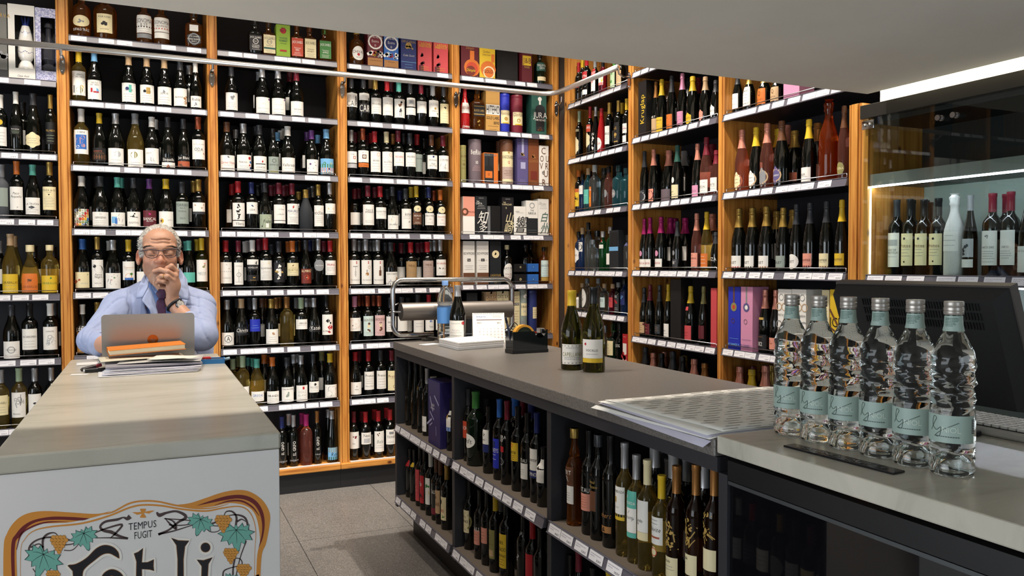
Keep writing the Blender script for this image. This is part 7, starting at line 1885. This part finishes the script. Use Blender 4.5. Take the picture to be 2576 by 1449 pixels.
# left hand at the mouth
fw = .098
W1 = z4(650,1210,.080); W0 = W1*.78+EL*.22
FB.cone(EL, W1, .036, .0275, .012)
K = [z4(716,768,.105), z4(700,838,.117), z4(672,900,.118), z4(618,955,.112)]          # knuckles index..little
for k_ in K: FB.cone(W1, k_, .0215, .0105, .013)
FB.ball((K[0]+K[2]+W1)/3+[0,-.004,-.004], (.026,.016,.032), .012)
fingers = [([K[0], z4(645,690,.118), z4(585,722,.112), z4(560,752,.100)],[.0105,.0098,.0088,.0078]),
           ([K[1], z4(590,772,.130), z4(480,742,.118), z4(385,768,.103)],[.0108,.0100,.0088,.0074]),
           ([K[2], z4(585,842,.133), z4(498,836,.124), z4(440,868,.106)],[.0104,.0096,.0085,.0074]),
           ([K[3], z4(540,915,.126), z4(460,905,.118), z4(428,945,.104)],[.0095,.0086,.0077,.0068])]
for p_, r_ in fingers: FB.chain(p_, r_, .0035)
FB.chain([W1+[-.012,0,.012], z4(545,1040,.085), z4(470,1010,.082), z4(405,955,.080)], [.017,.0135,.0108,.009], .006)
# right hand on the laptop keys
PR = WR+np.array([.055,-.015,-.004]); FB.cone(WR, PR, .026, .018, .01)
for i in range(4): FB.chain([PR+[.0,.012-.013*i,0], PR+[.03,.014-.013*i,.006], PR+[.055,.016-.013*i,-.012]], [.009,.0085,.007], .004)
FB.chain([WR+[.02,-.02,0], PR+[-.005,-.045,-.008], PR+[.02,-.055,-.014]], [.012,.01,.0085], .006)
V, Fc = FB.mesh()
# skin colour of its own: ruddy nose, cheeks and ears, grey stubble, lips
MS, nt, bs = newmat('skin'); at = nt.nodes.new('ShaderNodeAttribute'); at.attribute_name = 'tint'; nz = nt.nodes.new('ShaderNodeTexNoise'); nz.inputs['Scale'].default_value = 120
mxs = nt.nodes.new('ShaderNodeMix'); mxs.data_type = 'RGBA'; mxs.blend_type = 'MULTIPLY'; mxs.inputs[0].default_value = .22
nt.links.new(at.outputs[0], mxs.inputs[6]); nt.links.new(nz.outputs[0], mxs.inputs[7]); nt.links.new(mxs.outputs[2], bs.inputs['Base Color'])
bs.inputs['Roughness'].default_value = .5; bs.inputs['Subsurface Weight'].default_value = .12; bs.inputs['Subsurface Radius'].default_value = (.012,.005,.003)
bpn = nt.nodes.new('ShaderNodeBump'); bpn.inputs['Strength'].default_value = .12; bpn.inputs['Distance'].default_value = .002; nt.links.new(nz.outputs[0], bpn.inputs['Height']); nt.links.new(bpn.outputs[0], bs.inputs['Normal'])
man = np_obj('person', V, Fc, MS); tag(man, 'grey-haired person in pale blue work coat resting chin on hand at the laptop', 'person')
L = V-H0; x_, f_2, z_ = L[:,0], -L[:,1], L[:,2]
base = np.tile(np.array(lin('c6957a')), (len(V),1)); red = np.array(lin('bd6f58')); stub = np.array(lin('a2836f')); lip = np.array(lin('a8695c'))
def blend(w, c): global base; base = base*(1-w[:,None])+np.array(c)*w[:,None]
g = lambda cx,cf,cz,s: np.exp(-(((x_-cx)**2+(f_2-cf)**2+(z_-cz)**2)/s**2))
blend(np.clip(.8*g(0,.10,-.03,.022)+.5*(g(.04,.07,-.035,.022)+g(-.04,.07,-.035,.022))+.75*(g(.085,0,-.01,.03)+g(-.085,0,-.01,.03)),0,.85), red)
blend(np.clip(.6*g(0,.07,-.10,.05)+.35*g(0,.09,-.055,.02),0,.6)*(f_2 < .1), stub); blend(np.clip(g(-.012,.09,-.070,.012)+g(.012,.09,-.070,.012),0,.7), lip)
ca = man.data.color_attributes.new('tint','FLOAT_COLOR','POINT'); ca.data.foreach_set('color', np.concatenate([base, np.ones((len(V),1))],1).astype(np.float32).ravel())
# hair: short grey curls
FH = Field(H0-[.11,.13,.06], H0+[.11,.13,.15], .0034)
FH.ball(hp(0,-.014,.036), (.0750,.099,.0785), .01)
for s in (-1,1): FH.cone(hp(s*.066,.010,-.010), hp(s*.064,.018,.045), .010, .014, .012)
gx, gy, gz = FH.grid(); lx, lf, lz = gx-H0[0], -(gy-H0[1]), gz-H0[2]
FH.F += ((.0022*np.sin(lx*330+3*np.sin(lz*150))*np.sin(lf*300+1.5*np.sin(lx*180))+.0018*np.sin(lz*420+2*np.sin(lf*260)))).astype(np.float32)
line = .079-.030*np.clip((np.abs(lx)-.02)/.05,0,1)**1.5*1.0+.010*np.sin(lx*190)      # front hairline
cut = np.maximum((lf-.035)+.0*lz, 0)
front = (lf > .030) & (lz < line) & (np.abs(lx) < .0585+.2*np.maximum(0,.05-lf)); low = (lz < -.045) | ((lz < -.005) & (lf > .035)) | ((np.abs(lx) > .055) & (lz < -.002) & (lf < -.0) & (lf > -.03))
FH.F = np.where(front | low, np.maximum(FH.F, .004), FH.F)
Vh, Fh = FH.mesh()
M_HAIR = ramp_mat('grey_hair', [(.35,'85807a'),(.5,'b5b0a8'),(.65,'d8d4cc')], 180, detail=4, rough=.6, bump=.6)
hair = np_obj('hair', Vh, Fh, M_HAIR, man)
mb = MB(); rnd = random.Random(4); sel = rnd.sample(range(len(Vh)), min(2600,len(Vh)))
for i in sel:
    p = Vector(Vh[i]); c = Vector(H0+[0,.014,.03]); nrm = (p-c).normalized()
    if (p-c).length < .06: continue
    t = Vector((rnd.uniform(-1,1),rnd.uniform(-1,1),rnd.uniform(-.8,.5))); t = (t-nrm*t.dot(nrm)).normalized(); l = rnd.uniform(.007,.013); a = nrm.cross(t)*.0006
    q0 = p-nrm*.002; q1 = p+nrm*l*.16+t*l*.5; q2 = p+nrm*l*.18+t*l
    mb.add([q0-a,q0+a,q1+a,q1-a,q2], [(0,1,2,3),(3,2,4)])
hs = mb.build('hair_strands', M_HAIR, man); tag(hs, kind='stuff')
mb = MB()
for s in (-1,1):
    for i in range(420):
        t = (i % 60)/59; p = Vector(hp(s*(.014+.042*t), .0965-.019*t, .0185+.007*math.sin(t*2.6)-.005*t))+Vector((0,rnd.uniform(-.0005,.001),rnd.uniform(-.003,.003))); d = Vector((s*.008,-.0014,.0024))
        mb.add([p,p+Vector((0,-.0006,.0012)),p+d], [(0,1,2)])
tag(mb.build('eyebrows', plain('4f453d',.7), man), kind='stuff')
mb = MB()
for s in (-1,1): mb.tube([tuple(hp(s*.019,.0915,-.0125)), tuple(hp(s*.032,.0925,-.0140)), tuple(hp(s*.045,.0850,-.0125))], [.0006,.0010,.0006], 6)
tag(mb.build('eyelashes', plain('4a3a33',.7), man), kind='stuff')
# glasses
GF = .112
def lens(pts): return spline([tuple(z4(x,y,GF-.00012*abs(x-485)*.22)) for x,y in pts], 5, closed=True)
L1 = lens([(248,468),(330,452),(455,468),(440,540),(395,572),(300,566),(262,528)]); L2 = lens([(524,466),(640,440),(724,444),(708,535),(645,568),(560,552),(534,508)])
gls = empty('glasses', tuple(H0+[0,-.11,0])); gls.parent = man; gls.matrix_parent_inverse = man.matrix_basis.inverted()
M_FR = plain('3a2b33', .3)
for l in (L1,L2):
    under(MB().tube(l, .0013, 6, closed=True).build('lens_rim', M_FR, smooth=True), gls)
    c = np.mean(np.array(l),0); n = len(l); ml, nt_, b_ = newmat('lens'); o_ = nt_.nodes['Material Output']; t_ = nt_.nodes.new('ShaderNodeBsdfTransparent'); t_.inputs[0].default_value = (.86,.86,.88,1); g_ = nt_.nodes.new('ShaderNodeBsdfGlossy'); g_.inputs[1].default_value = .02; m_ = nt_.nodes.new('ShaderNodeMixShader'); m_.inputs[0].default_value = .006
    nt_.links.new(t_.outputs[0], m_.inputs[1]); nt_.links.new(g_.outputs[0], m_.inputs[2]); nt_.links.new(m_.outputs[0], o_.inputs[0])
    under(mobj('lens', list(l)+[tuple(c)], [(i,(i+1)%n,n) for i in range(n)], ml), gls)
br = MB().tube([tuple(z4(x,y,GF)) for x,y in ((232,466),(248,466),(330,450),(455,464),(490,470),(524,464),(640,438),(724,441),(738,446))], .0020, 6)
under(br.build('brow_bar', M_FR, smooth=True), gls)
for (x,y), s in (((232,466),-1),((738,446),1)):
    p0 = z4(x,y,GF); under(MB().tube([tuple(p0), tuple(hp(s*.0715,.06,.004)), tuple(hp(s*.0735,.012,.006)), tuple(hp(s*.0725,-.006,-.004))], .0018, 6).build('temple', M_FR, smooth=True), gls)
# ---- clothing
M_COAT = ramp_mat('pale_blue_cotton', [(.3,'98a3c6'),(.7,'a3aece')], 40, rough=.85, bump=.2, stretch=(1,1,1))
M_SHIRT = plain('7f9bd0', .8, bump=.15, bscale=200); M_TIE = ramp_mat('plum_tie', [(.4,'3a1c3c'),(.6,'472347')], 120, rough=.6)
FC = Field((-.34,-2.0,1.02), (.46,-1.24,1.50), .0042)
FC.ball(hp(0,-.06,-.40), (.205,.125,.24), .05); FC.cone(SR+[.03,0,-.005], SL+[-.03,0,-.005], .058, .058, .06); FC.cone(hp(-.045,-.035,-.155), SR+[.01,.0,.0], .040, .060, .05); FC.cone(hp(.045,-.035,-.155), SL-[.01,0,0], .040, .060, .05)
FC.ball(hp(0,-.045,-.185), (.105,.085,.07), .05)
FC.cone(SR, ER, .064, .049, .04); FC.cone(ER, ER*.60+WR*.40, .048, .047, .02); FC.cone(SL, EL, .066, .058, .04); FC.cone(EL, EL*.62+W1*.38, .058, .046, .02)
gx, gy, gz = FC.grid(); lx, lf, lz = gx-H0[0], -(gy-H0[1]), gz-H0[2]
def crease(A, B, freq, twist, amp, rad):
    d = B-A; Ln = np.linalg.norm(d); d = d/Ln; qx, qy, qz = gx-A[0], gy-A[1], gz-A[2]; t = qx*d[0]+qy*d[1]+qz*d[2]
    rx, ry, rz_ = qx-t*d[0], qy-t*d[1], qz-t*d[2]; rr_2 = np.sqrt(rx*rx+ry*ry+rz_*rz_); ang = np.arctan2(rz_, rx)
    w = np.clip((rad-rr_2)/.03,0,1)*np.clip((t+.03)/.05,0,1)*np.clip((Ln+.03-t)/.05,0,1)
    return amp*w*(-(1-np.abs(np.sin(t*freq+twist*np.sin(ang*1.3+t*9)+.7*np.sin(ang*2))))**5+.06)
fold = -crease(SR,ER,40,2.4,.0075,.11)-crease(SL,EL,43,-2.3,.0075,.11)-crease(ER,WR,60,1.6,.005,.09)
fold = fold+.006*(1-np.abs(np.sin(lx*26+lz*16+1.2*np.sin(lz*14))))**6*np.clip((np.abs(lx)-.06)/.05,0,1)*np.clip((.19-np.abs(lx))/.05,0,1)*np.clip((lf-.0)/.04,0,1)
FC.F += fold.astype(np.float32)
# open V at the front and the neck hole
vw = .030+.038*np.clip((lz+.30)/.16,0,1)
opening = np.maximum(np.abs(lx+.006)-vw, -(lf+.01)); FC.F = np.maximum(FC.F, -opening.astype(np.float32))
nk = np.sqrt((lx/.064)**2+((lf+.035)/.068)**2)-1; FC.F = np.maximum(FC.F, -(np.maximum(nk*.07, -(lz+.215))).astype(np.float32))
# forearm comes out of a rolled cuff
Vc, Fcc = FC.mesh(); coat = np_obj('work_coat', Vc, Fcc, M_COAT, man)
cp = ER; cd_ = Vector(WR-ER).normalized()
mb = MB(); c0 = Vector(ER*.66+WR*.34); mb.tube([c0, c0+cd_*.012, c0+cd_*.045, c0+cd_*.048, c0+cd_*.044], [.047,.0505,.0495,.047,.040], 28, caps=False); mb.build('rolled_cuff', M_COAT, man, smooth=True)
FS = Field(H0-[.13,.12,.48], H0+[.13,.10,-.09], .0042)
FS.ball(hp(0,-.055,-.38), (.15,.108,.22), .04); FS.cone(hp(0,-.025,-.12), hp(0,-.05,-.21), .066, .085, .04); FS.F = np.maximum(FS.F, -(np.sqrt((FS.grid()[0]-H0[0])**2+(FS.grid()[1]-H0[1]-.03)**2)-.057 + np.where(FS.grid()[2]-H0[2] > -.19, 0, 1)).astype(np.float32))
Vs, Fs = FS.mesh(); np_obj('shirt', Vs, Fs, M_SHIRT, man)
def plate(name, pts, mat, th=.003, sub=True):
    P_ = [Vector(z4(x,y,f)) for x,y,f in pts]; n = len(P_); c = sum(P_, Vector())/n
    v = [tuple(p) for p in P_]+[tuple(c+Vector((0,-.004,0)))]
    o = mobj(name, v, [(i,(i+1)%n,n) for i in range(n)], mat, man, True)
    s_ = o.modifiers.new('s','SUBSURF'); s_.subdivision_type = 'SIMPLE'; s_.levels = 2; s_.render_levels = 2
    m_ = o.modifiers.new('t','SOLIDIFY'); m_.thickness = th; m_.offset = 0
    return o
plate('shirt_collar', [(330,790,.02),(375,900,.045),(470,985,.075),(478,1010,.078),(420,1110,.085),(360,1010,.07),(325,880,.04)], M_SHIRT)
plate('shirt_collar', [(745,740,.02),(760,830,.03),(735,960,.05),(640,1060,.072),(600,1010,.074),(690,900,.05)], M_SHIRT)
plate('coat_collar', [(300,758,.0),(330,815,.035),(318,910,.06),(300,1010,.082),(222,1150,.095),(130,1160,.080),(150,1040,.070),(220,870,.045)], M_COAT, .005)
plate('lapel', [(312,1000,.084),(352,1060,.088),(420,1250,.096),(450,1400,.10),(440,1560,.10),(400,1520,.10),(330,1330,.108),(215,1195,.100),(225,1155,.096)], M_COAT, .005)
plate('coat_collar', [(752,705,.0),(800,775,.015),(872,890,.035),(905,1185,.080),(800,1168,.092),(725,1105,.088),(730,960,.065),(760,840,.035)], M_COAT, .005)
plate('lapel', [(725,1110,.086),(800,1172,.094),(880,1190,.09),(830,1330,.10),(700,1560,.10),(640,1560,.10),(690,1330,.098)], M_COAT, .005)
plate('necktie_knot', [(470,1035,.090),(545,1040,.094),(560,1110,.096),(545,1165,.096),(465,1165,.096),(425,1095,.092)], M_TIE, .014)
plate('necktie', [(470,1160,.094),(545,1160,.094),(560,1300,.098),(575,1560,.098),(400,1560,.098),(418,1300,.098),(430,1200,.096)], M_TIE, .004)
# wristwatch, cord bracelet and ring
fd = Vector(W1-EL).normalized(); wc = Vector(W1*.9+EL*.1)
def ring(c, d, r, t, n=28, sq=1.0):
    d = d.normalized(); a = d.cross(Vector((0,-1,0))).normalized(); b = d.cross(a); return [tuple(c+a*r*math.cos(2*PI*k/n)+b*r*sq*math.sin(2*PI*k/n)) for k in range(n)]
axis = Vector((-.25,0,1)).normalized()
mb = MB(); mb.tube(ring(wc,fd,.0315,.004), .0055, 8, closed=True)
wt_ = mb.build('watch_strap', plain('15161c',.5), man, smooth=True)
nrm = Vector((.55,-.83,.05)).normalized(); wd = wc+nrm*.034
MB().tube([wd-nrm*.004, wd+nrm*.003, wd+nrm*.0045], [.0185,.0185,.0165], 28).build('watch_case', M_CHROME, man, auto=40)
MB().tube([wd+nrm*.0046, wd+nrm*.0049], .0150, 26).build('watch_dial', plain('dedad2',.4), man)
mb = MB(); u_ = nrm.cross(Vector((0,0,1))).normalized(); w_ = u_.cross(nrm)
for k in range(12):
    a = 2*PI*k/12; p = wd+nrm*.0051+(u_*math.cos(a)+w_*math.sin(a))*.012; mb.ball(tuple(p), .0009, 6)
for a, l in ((1.9,.008),(.5,.011)): mb.tube([tuple(wd+nrm*.0052), tuple(wd+nrm*.0052+(u_*math.cos(a)+w_*math.sin(a))*l)], .0005, 4)
mb.build('watch_hands', M_INK, man)
bc = Vector(W1*1.10-EL*.10); MB().tube(ring(bc,fd,.0300,.002), .0013, 6, closed=True).tube(ring(bc+Vector((0,0,.003)),Vector((.05,0,1)),.0300,.002), .0012, 6, closed=True).build('cord_bracelet', plain('2b211e',.7), man, smooth=True)
p_, r_ = fingers[2]; c = Vector(p_[1])*.5+Vector(p_[2])*.5; MB().tube(ring(c, Vector(p_[2]-p_[1]), .0098, .001, 18), .0015, 6, closed=True).build('ring', plain('c9a25a',.25,metal=1), man, smooth=True)
# stool he sits on
st_ = empty('bar_stool', (float(H0[0]),HY+.05,0)); tag(st_, 'black bar stool under the seated person behind the counter', 'stool')
MB().lathe([(.02,.66),(.17,.665),(.175,.68),(.17,.70),(.02,.705)], 28).build('seat', M_BLACK, st_, auto=40)
for k in range(4): a = PI/4+PI/2*k; MB().tube([(.10*math.cos(a),.10*math.sin(a),.664),(.19*math.cos(a),.19*math.sin(a),0)], .012, 8).build('leg', M_STEEL, st_, smooth=True)
MB().tube([(.165*math.cos(2*PI*k/20),.165*math.sin(2*PI*k/20),.25) for k in range(20)], .008, 6, closed=True).build('foot_ring', M_STEEL, st_, smooth=True)
# trousers and legs under the counter
FT = Field(H0-[.26,.30,1.46], H0+[.26,.22,-.48], .011)
FT.ball(hp(0,-.08,-.62), (.17,.13,.14), .05)
for s in (-1,1):
    FT.cone(hp(s*.09,-.06,-.70), hp(s*.12,.10,-.84), .085, .07, .04); FT.cone(hp(s*.12,.10,-.84), hp(s*.12,.02,-1.26), .068, .05, .03)
Vt, Ft = FT.mesh(); np_obj('trousers', Vt, Ft, plain('23252c',.8), man)
for s in (-1,1):
    c = hp(s*.12,.05,-H0[2]); mb = MB(); mb.ball((c[0],c[1],.05), (.05,.13,.05), 14); v = [(a,b,max(z,.001)) for a,b,z in mb.v]; mobj('shoe', v, mb.f, plain('15120f',.4), man, True)
    MB().tube([tuple(hp(s*.12,.02,-1.22)), (c[0],c[1]+.03,.05)], .046, 12).build('sock', plain('1c1c20',.8), man, smooth=True)
finish_labels()
